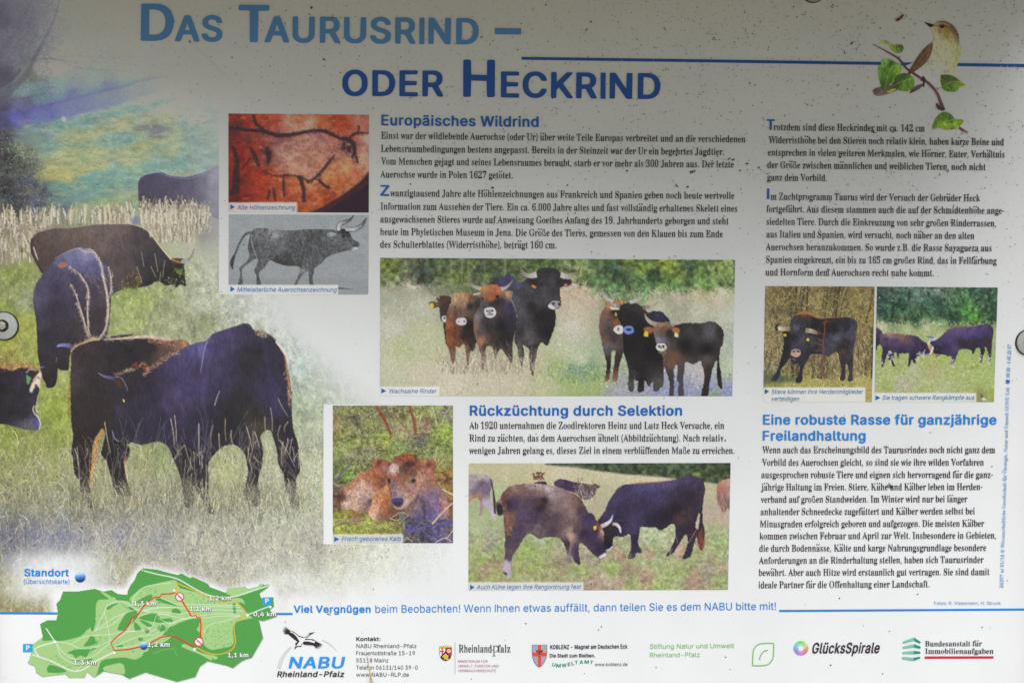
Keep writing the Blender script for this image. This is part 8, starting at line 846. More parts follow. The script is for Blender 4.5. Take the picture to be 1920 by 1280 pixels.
for q, w in ([(655, 1000), (650, 930), (638, 850), (648, 690), (645, 600), (660, 500), (665, 375)], [3.4, 3, 2.4, 2]), ([(645, 700), (600, 690), (555, 695)], 1.4), ([(640, 640), (580, 615), (540, 620)], 1.4), ([(645, 600), (610, 580), (590, 560)], 2), ([(655, 520), (625, 510), (600, 505)], 1.6), ([(660, 400), (700, 380), (715, 395)], 1.6), ([(650, 700), (670, 680)], 1.6), ([(660, 420), (640, 390)], 1.6), ([(665, 380), (688, 370)], 1.6): b.path(q, w, '80423a', o, k, al=.85)
b.overgrow(1440, 1615, [(1440, 716), (1490, 720), (1615, 714)], 6, 130, (2, 6), ['b0a860', '8c8c48', 'c0b470', '6f7440'], 0)
b.grain(.08); b.caption(1428, 726, 1622.7, 755, 9, .84, o=(0, 0))
BULL = b.build({0: ('printed_photograph', 'photograph of a black bull before bare trees'), 1: ('printed_bull', None), 9: ('caption_strip', None)}, board, .0005)

# --- two dark bulls fighting on a green meadow
e = Cv(1642, 538, 1867, 753.5, quad=[(1644.5, 537.3), (1870.9, 539), (1863.6, 753.5), (1639.6, 753.5)], seed=61, sc=.9)
o, k = (1420, 530), 4.085
e.a = e.field([(950, 100, '2f4a3f'), (1000, 60, '5c6a60'), (1050, 120, '3c5848'), (1100, 160, '2c4c3e'), (1250, 90, '5c7064'), (1300, 150, '3c5c48'), (1400, 60, '6a7a70'), (1400, 200, '2f5040'), (1480, 80, '526a54'), (1550, 130, '3d6040'), (1620, 210, '528a40'), (1700, 60, '3c5a50'), (1750, 120, '33503c'), (1800, 250, '2c4838'), (1000, 270, '33523a'), (1200, 285, '2a4832'), (1640, 290, '4f8038'), (1300, 250, '3f6044'), (1500, 270, '2f4c38'), (940, 200, '2f4c44'),
    (960, 335, 'b8b89c'), (1300, 340, 'b4b890'), (1150, 360, 'acb688'), (1820, 400, 'a8b07c'), (1400, 400, 'b0ba84'), (1250, 400, 'a4b47c'), (950, 560, '98ac5c'), (1000, 480, '9cae68'), (1300, 590, 'a6b268'), (1400, 580, 'a0b260'), (1600, 600, '9fb464'), (1100, 640, 'a0ac64'), (1000, 700, 'a8b478'), (1200, 680, 'b0b690'), (1500, 690, 'a8b470'), (1350, 660, 'b0a878'), (1750, 690, 'a0b46a'), (1000, 790, '9fae68'), (1100, 780, 'b0ae98'), (1300, 800, 'b0b880'), (1600, 820, 'a5b26c'), (1450, 790, 'aeb48c'), (1780, 870, '9aa654'), (1700, 880, '8a8a50'), (1800, 760, 'a4b870'), (1000, 860, 'a8ac80')], o, k, p=3, warp=3, wc=12)
Z = (e.Y-o[1])*k; ZX = (e.X-o[0])*k
tw = np.clip((318+(ZX-917)*.016+7*e.noise(4)-Z)/8, 0, 1)
e.a = np.clip(e.a*(1+(.5*e.noise(6, 6, 3)*tw)[..., None]), 0, 1)
e.put(tw*np.clip(e.noise(5, 5, 2)-.62, 0, 1)*2*(Z < 170), hx('b0a4b4')); e.put(tw*np.clip(e.noise(6, 6, 3)-.25, 0, 1)*.8, hx('1c2c28')); e.put(tw*np.clip(e.noise(5, 5, 3)-.35, 0, 1)*.9, hx('6f9a58'))
e.put((tw < .5)*np.clip(e.noise(8, 5, 3)-.2, 0, 1)*.5, hx('c8cc98')); e.put((tw < .5)*np.clip(e.noise(7, 5, 3)-.25, 0, 1)*.6, hx('7c8f48'))
e.grass(3200, tw < .5, (2, 6), .5, ['c8d08c', '8aa050', 'd8d8b4', 'a8b06c', '7f8c48', 'b8c080'], mix=.6, al=.65, jit=.05)
e.grass(420, (Z > 560)*1., (1.2, 3), 1.5, ['d4cce0', 'c4b8cc', 'e4e0e8', 'a890a0'], mix=1, al=.8, jit=.03); e.grass(90, (Z > 560)*1., (1.2, 3), 1.5, ['7a5048', '8a5c50'], mix=1, al=.7)
e.grass(140, (Z > 300)*(Z < 330)*1., (2, 5), .5, ['d0d0b0', 'b8c090'], mix=1, al=.7)
o, k = (1635, 600), 8.0
e.beast([(20, 105), (60, 108), (110, 130), (150, 180), (160, 220), (120, 260), (125, 360), (80, 385), (70, 445), (20, 450)], [(80, 160, '4c3a64'), (100, 300, '33283c'), (60, 250, '3c2e50')], 1, o, k)
e.beast([(115, 250), (135, 215), (190, 205), (280, 195), (400, 205), (550, 220), (670, 240), (740, 290), (790, 340), (805, 322), (832, 372), (862, 440), (882, 480), (860, 502), (800, 532), (750, 500), (712, 510), (692, 560), (652, 580), (658, 645), (622, 642), (605, 590), (582, 640), (562, 695), (538, 695), (545, 600), (555, 500), (480, 500), (402, 500), (402, 560), (385, 578), (370, 500), (332, 480), (322, 560), (312, 620), (350, 692), (312, 685), (290, 620), (248, 590), (240, 500), (222, 530), (196, 600), (172, 692), (138, 702), (138, 580), (150, 500), (160, 440), (130, 370)],
        [(190, 215, '6e505c'), (240, 215, '9a7a70'), (300, 212, '8f6e68'), (420, 235, '8f6656'), (480, 260, '7c5858'), (540, 300, '6c4c58'), (200, 290, '45365c'), (350, 320, '4a3a62'), (500, 400, '44365c'), (650, 290, '47385c'), (700, 400, '3a2d4c'), (800, 430, '33284a'), (300, 440, '3e3050'), (200, 450, '33284a'), (600, 520, '34284a'), (450, 470, '33284a'), (180, 620, '3a2c3c'), (300, 600, '33283c'), (380, 540, '2c2230'), (640, 560, '2c2238')], 2, o, k, fur=.06)
e.fill([(842, 368), (880, 385), (892, 460), (922, 500), (948, 535), (905, 522), (872, 460)], 'c48452', o, k, ident=2, soft=1)
e.beast([(930, 310), (990, 280), (1060, 220), (1130, 150), (1220, 105), (1330, 98), (1500, 95), (1650, 65), (1740, 64), (1800, 95), (1826, 150), (1816, 230), (1802, 330), (1797, 420), (1787, 560), (1782, 622), (1758, 622), (1755, 540), (1722, 440), (1692, 400), (1692, 480), (1662, 560), (1647, 632), (1618, 627), (1630, 540), (1612, 410), (1552, 440), (1522, 512), (1505, 514), (1490, 450), (1400, 435), (1322, 440), (1292, 480), (1262, 560), (1232, 640), (1212, 662), (1172, 657), (1195, 600), (1190, 545), (1130, 542), (1060, 512), (950, 512), (918, 470), (900, 400), (878, 350), (880, 315)],
        [(1000, 330, '463866'), (1200, 150, '5c4878'), (1300, 130, '645074'), (1500, 150, '54427a'), (1700, 100, '4e3c70'), (1780, 200, '403256'), (1400, 220, '4e3e70'), (1200, 300, '463866'), (1100, 420, '382c4c'), (980, 430, '282230'), (920, 340, '342a48'), (1350, 350, '2e2638'), (1600, 330, '2e2636'), (1700, 300, '30283c'), (1500, 400, '332a3c'), (1250, 440, '4c3c66'), (1240, 520, '3c3050'), (1650, 500, '26202a'), (1770, 500, '3a2e38'), (1100, 250, '4c3c6c'), (1600, 200, '44366a'), (1510, 480, '262030')], 3, o, k, fur=.06)
e.path([(1150, 142), (1230, 104), (1340, 97), (1500, 94), (1660, 64)], [1, 1.8, 1.5, 1, .8], 'a87858', o, k, al=.6)
for q, w, col, i in ([(870, 510), (900, 460), (912, 420), (905, 392)], [2, 3.5, 4, 4], ['e4e0ec', 'd0c8dc', 'b8acc4'], 3), ([(850, 372), (858, 325), (882, 290), (935, 278)], [3, 2.6, 3.4, 5], ['dcd4dc', 'd8d0e0', 'a8a4cc', 'd4ccd8'], 2), ([(822, 250), (870, 252), (920, 262), (955, 285)], [1, 2.4, 3.6, 5], ['4a4670', '6c68a0', 'c8c0d4'], 3), ([(940, 522), (975, 536), (1020, 520)], [3, 3, 1], ['c89880', '58508a', '3c3860'], 2): e.path(q, w, col, o, k, ident=i)
e.fill([(965, 425), (980, 425), (978, 440), (966, 440)], '7a5c30', o, k); e.fill([(800, 505), (850, 505), (855, 525), (805, 528)], '9a90a0', o, k, soft=1)
for x, y in ((150, 640), (300, 600), (270, 500), (1640, 580), (1210, 630), (1770, 600), (780, 510), (690, 520)):
    n = 14; e.strokes(o[0]+(x+e.r.normal(0, 16, n))/k, o[1]+(y+e.r.normal(0, 35, n))/k, e.r.uniform(1, 2, n), e.r.normal(0, 1.5, n), np.tile(hx('d8d4dc'), (n, 1)), 0., .8)
e.fill([(1490, 705), (1505, 692), (1520, 705), (1515, 725), (1495, 722)], '8a6420', o, k); e.fill([(1640, 1175), (1680, 1160), (1712, 1195), (1660, 1205)], 'd8ccc8', o, k, soft=1); e.fill([(1630, 1130), (1660, 1110), (1660, 1160), (1640, 1160)], '5c4438', o, k, soft=1)
e.grain(.07); e.caption(1636, 736.4, 1830.5, 755, 9, .84)
FIGHT2 = e.build({0: ('printed_photograph', 'photograph of two dark bulls fighting on a green meadow'), 1: ('printed_bull', 'hindquarters cut by the edge'), 2: ('printed_bull', 'smaller bull with a brown back'), 3: ('printed_bull', 'larger dark violet bull'), 9: ('caption_strip', None)}, board, .0005)

# --- red cave wall with a charcoal animal (a plain drawing of the same kind)
v = Cv(428.3, 213, 691.7, 398, quad=[(428.3, 213.1), (692, 215.4), (691.4, 398.7), (428.3, 397.3)], seed=71)
o, k = (400, 190), 3.459
v.a = v.field([(130, 110, '7a2a1e'), (150, 170, '3c2024'), (220, 130, '8a2c1c'), (300, 110, '9a3c26'), (400, 120, 'a0402a'), (500, 130, 'b47c64'), (600, 110, 'a85a3c'), (620, 150, 'b88a74'), (700, 130, 'a4502f'), (820, 110, '943820'), (930, 110, 'a05c48'), (980, 160, '98584a'), (990, 240, 'b88e82'), (900, 210, 'a85840'), (850, 160, '9c3c22'), (150, 250, '6c241e'), (220, 230, '68302c'), (300, 210, '783630'), (270, 300, '7c2c20'), (170, 330, '7a2014'), (200, 420, '8a2214'), (350, 330, '5c2c2c'), (430, 240, '7c4c50'), (420, 320, 'a07468'), (500, 280, '9c6c64'), (480, 380, 'b48472'), (570, 320, 'a06c60'), (620, 250, 'a0746c'), (700, 230, '8c5c5c'), (760, 270, '98605a'), (680, 340, 'b07c64'), (740, 400, '9c6450'), (560, 430, 'b0806c'), (640, 470, 'a47060'), (800, 330, 'a0685a'), (860, 300, '6c4448'), (920, 290, '94605a'), (960, 400, 'b88c74'), (860, 420, 'bc7c54'), (760, 470, 'b8784c'), (800, 540, 'a85a34'), (930, 470, 'a85c40'), (150, 540, '541c18'), (200, 600, '741f14'), (300, 480, '8f2c18'), (330, 580, '93301c'), (430, 540, 'a44a2c'), (520, 560, 'a85432'), (500, 640, '98442c'), (620, 540, 'b47850'), (680, 600, 'ac5834'), (620, 650, '9c4828'), (740, 620, '943a20'), (120, 640, '4c1816')], o, k, p=3, warp=6, wc=18)
v.a = np.clip(v.a*(1+.22*v.noise(9, 7, 4)[..., None]), 0, 1); v.put(np.clip(v.noise(12, 8, 3)-.35, 0, 1)*.5, hx('d0a488')); v.put(np.clip(v.noise(10, 10, 3)-.4, 0, 1)*.5, hx('7a2412'))
v.fill([(630, 735), (720, 680), (850, 600), (960, 515), (1020, 468), (1020, 735)], '241624', o, k, soft=2); v.fill([(640, 730), (760, 660), (920, 560), (1010, 500), (1010, 530), (800, 670), (700, 735)], '4c2026', o, k, al=.6, soft=3)
def char(q, w, al=.85, n=60, c_='2a1a22'):
    v.path(q, w, c_, o, k, al=al, soft=1, ident=1); v.fuzz(q, n, 4, .6, 1.6, [c_, '3c2428', '1c1218'], o, k, al=.6, jx=2.2)
char([(105, 170), (200, 185), (320, 195), (420, 222), (520, 215), (620, 195), (700, 192), (770, 215), (830, 248)], [4, 6, 7, 8, 7, 6, 7, 6, 5], n=150)
char([(830, 248), (870, 245), (905, 275), (915, 330), (900, 370)], [6, 8, 8, 6, 4], n=80); char([(880, 245), (905, 215), (940, 195), (945, 160)], [4, 4, 3, 1.5], n=30); char([(900, 225), (950, 205), (1005, 210)], [3, 3, 2], n=20)
char([(120, 290), (150, 360), (150, 470), (140, 600)], [6, 8, 12, 16], .8, 120); char([(345, 300), (360, 350), (355, 400)], [6, 9, 6], .8, 40); char([(240, 300), (270, 360), (300, 430)], [5, 9, 4], .7, 60); char([(320, 450), (400, 485), (500, 480), (560, 490), (620, 520)], [2, 3, 3, 3], .8, 40)
char([(455, 490), (455, 560), (462, 620)], [3, 4, 3], .8, 25); char([(560, 490), (585, 570), (590, 655)], [9, 6, 6], .85, 50); char([(610, 530), (670, 490), (730, 420), (785, 350)], [4, 5, 5, 3], .8, 60); char([(680, 505), (720, 545), (755, 565)], [5, 5, 6], .85, 30); char([(365, 580), (350, 640)], [5, 4], .8, 12); char([(390, 570), (402, 650)], [5, 4], .8, 12); char([(260, 90), (280, 150), (330, 185)], [5, 7, 4], .7, 40); char([(180, 450), (240, 370)], 3, .7, 14); char([(185, 500), (245, 440)], 2, .6, 10)
char([(850, 270), (840, 320)], [8, 5], .7, 30); char([(880, 290), (880, 330)], [8, 5], .7, 30); char([(925, 350), (935, 400)], [5, 4], .7, 20)
v.put(np.exp(-(((v.X-(o[0]+480/k))/22)**2+((v.Y-(o[1]+240/k))/8)**2))*.3, hx('4c3038'))
v.grain(.10); v.caption(428, 379.4, 557, 398.5, 9, .74)
CAVE = v.build({0: ('printed_photograph', 'picture of a red cave wall with a charcoal drawing'), 1: ('cave_drawing', None), 9: ('caption_strip', None)}, board, .0005)

# --- grey engraving of a walking wild ox
d = Cv(428.9, 402, 691.2, 552, quad=[(428.9, 401.9), (691.4, 403.4), (690.5, 552), (428.3, 552)], seed=81, sc=.85)
d.a = np.clip(hx('92979a')+.02*d.noise(30, 20, 3)[..., None]+.03*d.noise(1.6)[..., None], 0, 1)
d.fill([(90, 1150), (1010, 1150), (1010, 1190), (90, 1190)], '888c8e', o, k, al=.4, soft=6); d.path([(800, 1212), (840, 1213), (910, 1220)], [4, 3, .5], '505254', o, k, al=.85)
d.beast([(270, 825), (320, 822), (400, 830), (500, 838), (600, 830), (720, 830), (780, 833), (810, 842), (835, 826), (880, 845), (905, 895), (944, 914), (946, 940), (910, 960), (880, 966), (800, 985), (740, 1010), (700, 1050), (655, 1086), (652, 1110), (642, 1150), (650, 1192), (626, 1192), (620, 1140), (608, 1102), (560, 1150), (542, 1192), (523, 1192), (550, 1130), (560, 1075), (470, 1066), (400, 1046), (370, 1030), (330, 1080), (297, 1110), (302, 1160), (310, 1190), (280, 1190), (280, 1130), (264, 1100), (285, 1050), (280, 1018), (230, 1050), (186, 1090), (190, 1150), (188, 1190), (158, 1190), (175, 1130), (171, 1080), (215, 1040), (235, 1000), (224, 950), (235, 880), (247, 848)],
        [(300, 840, '6c6e70'), (400, 860, '888b8d'), (330, 900, '5f6163'), (450, 900, '56585a'), (550, 860, '585a5c'), (600, 950, '48494b'), (500, 1000, '4c4e50'), (450, 1040, '3a3b3d'), (560, 1050, '404143'), (700, 870, '525456'), (680, 980, '505254'), (750, 950, '4c4e50'), (760, 870, '5c5e60'), (700, 1040, '58595b'), (830, 900, '5a5c5e'), (860, 850, '262729'), (880, 930, '68696b'), (930, 930, '4c4d4f'), (250, 950, '4a4c4e'), (240, 1010, '57595b'), (300, 1040, '606264'), (190, 1110, '5c5e60'), (290, 1120, '585a5c'), (590, 1100, '7c7e80'), (555, 1150, '606264'), (632, 1140, '4a4c4e'), (820, 970, '4e5052')], 1, o, k, fur=.10, rag=.15, sat=1)
d.path([(262, 850), (215, 858), (178, 905), (150, 970), (128, 1020)], [4, 5, 4, 4, 4], '55585a', o, k, ident=1); d.path([(135, 1000), (120, 1050), (125, 1090)], [5, 8, 2], '3c3e40', o, k, ident=1)
for q in ([(812, 838), (818, 800), (850, 785), (890, 765), (912, 738)], [(860, 828), (910, 832), (955, 810), (980, 780), (992, 756)]): d.path(q, [9, 9, 8, 5, 1.5], '4a4c4e', o, k, ident=1); d.path(q, [6.5, 6.5, 5, 2.5, 1], ['c4c8ca', 'b0b4b6', '5c5e60', '2a2a2c'], o, k)
d.fill([(738, 855), (760, 843), (800, 858), (780, 878), (748, 875)], '9a9ea0', o, k, soft=1); d.path([(740, 855), (770, 845), (800, 858)], 1, '3a3a3c', o, k); d.fill([(832, 872), (850, 868), (852, 886), (836, 888)], '1e1e20', o, k); d.fill([(895, 950), (930, 945), (940, 955), (910, 965)], 'b8bcbe', o, k)
d.path([(248, 870), (250, 920), (272, 990), (290, 1040)], [1.2, 1.8, 1.2], 'a8acae', o, k, al=.8)
n = 900; mm = (d.id == 1); iy, ix = np.nonzero(mm); j = d.r.integers(0, len(iy), n); d.strokes(d.X[iy[j], ix[j]], d.Y[iy[j], ix[j]], d.r.uniform(2, 5, n), d.r.normal(2.2, .4, n), np.array([hx(q) for q in ('2c2d2f', '86898b', '3c3d3f')])[d.r.integers(0, 3, n)], 0., .4, keep=mm)
d.caption(428, 534, 634, 554, 9, .8)
OX = d.build({0: ('printed_drawing', 'grey engraving of a walking wild ox with long horns'), 1: ('engraved_ox', None), 9: ('caption_strip', None)}, board, .0005)

# --- small bird on a twig
w_ = Cv(1632, 34, 1822, 256, seed=91, sc=1.0)
w_.id[:] = -1
o, k = (1600, 0), 4.572
LN = [2]
def leaf(pts, cols, vein):
    LN[0] += 1; w_.beast(pts, cols, LN[0], o, k, fur=.10, rag=.25, sat=1, warp=1); w_.path(vein, [1.2, .8], '98a458', o, k, al=.6)
w_.beast([(163, 775), (230, 742), (330, 735), (392, 768), (215, 828)], [(200, 780, '4a3c38'), (300, 770, '5c4c44'), (360, 760, '3a2e2a'), (220, 815, '6a5c56')], 1, o, k, sat=1, rag=.1)
w_.beast([(480, 806), (520, 742), (600, 718), (572, 762)], [(520, 760, '3c3034'), (560, 750, '4a3c3c')], 1, o, k, sat=1, rag=.1)
w_.beast([(690, 203), (740, 180), (790, 182), (840, 205), (880, 245), (905, 310), (912, 370), (926, 430), (915, 510), (885, 580), (840, 640), (780, 690), (740, 742), (705, 742), (640, 702), (560, 662), (490, 645), (465, 632), (500, 580), (560, 490), (620, 410), (680, 362), (692, 320), (673, 262), (660, 236)],
         [(760, 188, '50381f'), (820, 215, '5a4228'), (870, 260, '56402a'), (895, 320, '5c4a34'), (740, 250, '6c5c3a'), (800, 265, '70602f'), (830, 290, '7c6c40'), (700, 300, '8a875f'), (720, 345, '8f8d6a'), (690, 250, '827c58'), (800, 380, '9c9a6c'), (860, 350, '7c7450'), (890, 430, '908c60'), (780, 450, 'a4a274'), (700, 450, '969470'), (720, 520, 'a09c78'), (650, 560, '9c9884'), (780, 560, 'a3a080'), (740, 620, '9a988c'), (600, 620, '94908a'), (560, 640, '9a9690'), (850, 560, '8c8a60'), (890, 520, '86845c'), (700, 690, '9c9a94'), (820, 640, '8c8a6c')], 1, o, k, fur=.07, rag=.15, sat=1)
w_.beast([(680, 364), (668, 460), (622, 540), (500, 632), (464, 632), (540, 500), (612, 408)], [(650, 400, '5c4630'), (600, 470, '4c3724'), (540, 560, '48331f'), (490, 615, '382616'), (640, 500, '5a422c')], 1, o, k, fur=.10, sat=1, rag=.1)
for q in ([(640, 420), (570, 520), (490, 620)], [(655, 450), (590, 545), (500, 625)]): w_.path(q, .8, '8a7250', o, k, al=.5)
w_.fill([(602, 190), (640, 196), (692, 214), (662, 237), (630, 213)], '181410', o, k, ident=1); w_.path([(700, 208), (760, 198), (830, 226)], [1.2, 2, 1], '9c9060', o, k, al=.7, soft=1); w_.path([(690, 222), (740, 228), (800, 225), (850, 240)], [1, 2.4, 2, 1], '3c2c1c', o, k, al=.75, soft=1)
w_.fill([(742, 226), (752, 213), (772, 214), (780, 228), (768, 243), (750, 240)], '0e0c0a', o, k); w_.fill([(757, 219), (763, 217), (764, 223)], '8a8a88', o, k); w_.path([(672, 262), (700, 320), (690, 370)], 2, 'a8a47c', o, k, al=.5, soft=1)
w_.path([(163, 377), (280, 440), (388, 505), (450, 582), (560, 660), (640, 712), (712, 790), (745, 870), (772, 950)], [2, 3.4, 4.2, 4.6, 5, 5.4, 6, 7, 9], ['4c3438', '3a2428', '3c262a', '4a3032', '54383a', '44302c'], o, k, ident=2)
w_.path([(905, 1093), (940, 1118), (985, 1140)], [5, 6, 5], ['4a2c28', '5c3c38', '8a685c'], o, k, ident=2); w_.path([(598, 655), (605, 700), (600, 750)], [5, 5, 3], '261a1e', o, k, ident=2); w_.path([(575, 690), (620, 680)], [4, 5], '2c2024', o, k, ident=2); w_.path([(712, 885), (735, 925), (780, 935)], [5, 8, 6], '3a2622', o, k, ident=2); w_.path([(715, 790), (720, 770), (745, 750)], 2, '7a5048', o, k, ident=2); w_.path([(388, 505), (400, 480)], 2, '3a2428', o, k, ident=2)
leaf([(215, 378), (258, 346), (300, 358), (312, 380), (270, 376)], [(250, 362, '7a8420'), (290, 370, '56641c')], [(225, 374), (300, 366)])
leaf([(302, 380), (352, 386), (375, 400), (384, 462), (330, 430)], [(330, 400, '5c701c'), (360, 430, '64781f')], [(305, 382), (380, 455)])
leaf([(365, 388), (412, 384), (436, 415), (420, 445), (385, 462)], [(400, 400, '34401c'), (410, 430, '42561f')], [(372, 392), (400, 445)])
leaf([(285, 503), (340, 520), (385, 545), (416, 550), (416, 600), (380, 660), (320, 720), (268, 785), (235, 732), (215, 650), (212, 580), (245, 515)], [(270, 540, '567436'), (320, 560, '3c5c20'), (240, 620, '4a6a22'), (340, 600, '56782a'), (380, 600, '64862f'), (290, 680, '406020'), (260, 740, '2e4418'), (300, 610, '3c561c')], [(415, 552), (320, 590), (265, 770)])
leaf([(320, 745), (350, 690), (388, 640), (450, 628), (522, 670), (512, 760), (440, 787), (370, 766)], [(400, 660, '2c3e1a'), (440, 650, '34481c'), (370, 730, '2a3a18'), (460, 720, '54762a'), (420, 750, '4a6a24'), (500, 690, '5c7f30')], [(520, 672), (420, 700), (325, 748)])
leaf([(285, 795), (330, 765), (372, 760), (345, 785)], [(330, 778, '8a8a24')], [(290, 793), (368, 764)])
leaf([(746, 655), (790, 640), (850, 650), (900, 680), (940, 712), (1002, 745), (960, 735), (912, 757), (882, 790), (800, 786), (758, 752)], [(800, 670, '2e4019'), (860, 680, '384a1c'), (770, 720, '3a521c'), (830, 750, '4c6c26'), (880, 740, '56782c'), (970, 735, '7a7c1c')], [(935, 712), (850, 700), (760, 745)])
leaf([(676, 1115), (690, 1040), (738, 975), (790, 955), (852, 990), (872, 1020), (939, 1025), (936, 1060), (880, 1107), (790, 1114), (730, 1097)], [(740, 1000, '48661f'), (790, 985, '3c5a1c'), (840, 1010, '34501a'), (720, 1060, '587824'), (800, 1070, '668228'), (880, 1060, '708a2c'), (920, 1040, '5c7824'), (780, 1100, '5a6f22')], [(870, 1022), (780, 1050), (680, 1108)])
w_.grain(.07)
w_.id[w_.id < 0] = 0
bird_root = bpy.data.objects.new('bird_picture', None); COL.objects.link(bird_root); bird_root.parent = board
BIRD = w_.build({1: ('printed_bird', 'olive brown songbird with a pale yellow breast'), 2: ('printed_twig', None), **{i: ('printed_leaf', None) for i in range(3, 12)}}, bird_root, .0007, drop=w_.id == 0)

# ------------------------------------------------------------------ title, headings and running text
def part(name, label=None):
    o = bpy.data.objects.new(name, None); COL.objects.link(o); o.parent = board
    if label: o['label'] = label
    return o
t = text_obj('title', board, [('bold', 'D', 264, 77.7, 326, 78.4, 70.4, 0), ('bold', 'AS', 328, 78.5, 416.6, 79.3, 49.5, 0), ('bold', 'T', 446.7, 80, 504.4, 80.6, 70.4, 0), ('bold', 'AURUSRIND', 496, 80.4, 897.6, 84.5, 49.6, 0)], 'pale'); t['label'] = 'first title line in faded blue capitals'
poly_obj('dash', t, [([(928, 53.2), (977, 54), (977, 65.3), (928, 64.7)], 'pale')])
t = text_obj('title', board, [('bold', 'ODER', 641.7, 180.7, 831.3, 181.8, 49, 0), ('bold', 'H', 868.4, 182.6, 927.7, 183, 70.4, 0), ('bold', 'ECKRIND', 939, 183.4, 1238.4, 186.9, 49, 0)], 'navy'); t['label'] = 'second title line in dark blue capitals'
poly_obj('rule_line', board, [([(978, 107), (1300, 111.4), (1634, 116.2), (1652, 116.5), (1652, 122.1), (1634, 121.9), (1300, 117), (978, 112.4)], 'navy')], .0008)
poly_obj('rule_line', board, [([(1692, 117.2), (1712, 117.5), (1700, 123), (1688, 122.9)], 'navy')], .0008)
poly_obj('rule_line', board, [([(1797, 118.6), (1962, 121), (1962, 126.9), (1794, 124.4)], 'navy')], .0008)
poly_obj('rule_line', board, [([(-24, 1146.7), (107.5, 1147.3), (107.5, 1151), (-24, 1150.4)], 'sky')], .0008)
poly_obj('rule_line', board, [([(514, 1148.3), (548.5, 1148.3), (548.5, 1152), (514, 1152)], 'sky')], .0008)
poly_obj('rule_line', board, [([(1461, 1142.6), (1962, 1139.6), (1962, 1143.4), (1461, 1146.4)], 'sky')], .0008)
for s, a in (('Europäisches Wildrind', (715, 235.5, 1010, 238.7, 20)), ('Rückzüchtung durch Selektion', (880.8, 779, 1279, 779, 19.2))): text_obj('heading', board, [('bold', s, *a, 0)], 'blue')
text_obj('heading', board, [('bold', 'Eine robuste Rasse für ganzjährige', 1430.7, 795.8, 1868.8, 795.8, 18.8, 0), ('bold', 'Freilandhaltung', 1430.2, 825.8, 1623.2, 825.8, 18.8, 0)], 'sky')
CAPH = 12.7
def para(cap, drop, lines, col='black'):
    o = text_obj('paragraph', board, [('serif', s, a, b_, c_, d_, cap, 0) for s, a, b_, c_, d_ in lines], col)
    if drop: text_obj('drop_cap', o, [('bold', drop[0], *drop[1:], 0)], 'blue')
para(CAPH, None, [('Einst war der wildlebende Auerochse (oder Ur) über weite Teile Europas verbreitet und an die verschiedenen', 714, 260.4, 1397, 267.3), ('Lebensraumbedingungen bestens angepasst. Bereits in der Steinzeit war der Ur ein begehrtes Jagdtier.', 714, 284.9, 1357.8, 291), ('Vom Menschen gejagt und seines Lebensraumes beraubt, starb er vor mehr als 300 Jahren aus. Der letzte', 714, 308.5, 1376, 314.5), ('Auerochse wurde in Polen 1627 getötet.', 713.5, 333, 961.4, 334.8)])
para(CAPH, ('Z', 713, 367.4, 730, 367.6, 20.4), [('wanzigtausend Jahre alte Höhlenzeichnungen aus Frankreich und Spanien geben noch heute wertvolle', 731.8, 368.2, 1377, 373.2), ('Information zum Aussehen der Tiere. Ein ca. 6.000 Jahre altes und fast vollständig erhaltenes Skelett eines', 713.3, 393, 1382.5, 397.2), ('ausgewachsenen Stieres wurde auf Anweisung Goethes Anfang des 19. Jahrhunderts geborgen und steht', 713, 417, 1366.6, 420.8), ('heute im Phyletischen Museum in Jena. Die Größe des Tieres, gemessen von den Klauen bis zum Ende', 713, 440.6, 1355.4, 444.9), ('des Schulterblattes (Widerristhöhe), beträgt 160 cm.', 713, 464.2, 1043.6, 465.6)])
para(CAPH, ('T', 1437.3, 244, 1452.8, 244.3, 20.2), [('rotzdem sind diese Heckrinder mit ca. 142 cm', 1450.6, 244.5, 1734.2, 247), ('Widerristhöhe bei den Stieren noch relativ klein, haben kurze Beine und', 1441, 268.7, 1882.6, 272.6), ('entsprechen in vielen weiteren Merkmalen, wie Hörner, Euter, Verhältnis', 1439.8, 292, 1883.8, 295.7), ('der Größe zwischen männlichen und weiblichen Tieren, noch nicht', 1439, 315.4, 1848.6, 319.4), ('ganz dem Vorbild.', 1438.5, 338.8, 1550.5, 339.7)])
para(CAPH, ('I', 1438, 373.2, 1442.4, 373.3, 19.8), [('m Zuchtprogramm Taurus wird der Versuch der Gebrüder Heck', 1445, 374.5, 1837.6, 377.5), ('fortgeführt. Aus diesem stammen auch die auf der Schmidtenhöhe ange-', 1437.8, 398, 1883, 401), ('siedelten Tiere. Durch die Einkreuzung von sehr großen Rinderrassen,', 1437.3, 421.5, 1867.8, 424.7), ('aus Italien und Spanien, wird versucht, noch näher an den alten', 1436.8, 445.2, 1826.5, 448), ('Auerochsen heranzukommen. So wurde z.B. die Rasse Sayagueza aus', 1436.3, 469, 1859.7, 471), ('Spanien eingekreuzt, ein bis zu 165 cm großes Rind, das in Fellfärbung', 1436.3, 492.7, 1869, 494.9), ('und Hornform dem Auerochsen recht nahe kommt.', 1435.6, 516.3, 1751, 517.8)], 'plum')
para(12.6, None, [('Ab 1920 unternahmen die Zoodirektoren Heinz und Lutz Heck Versuche, ein', 880.3, 803.4, 1357.5, 803.4), ('Rind zu züchten, das dem Auerochsen ähnelt (Abbildzüchtung). Nach relativ', 879.8, 827, 1356.7, 827), ('wenigen Jahren gelang es, dieses Ziel in einem verblüffenden Maße zu erreichen.', 879.8, 850.2, 1377.3, 850.2)])
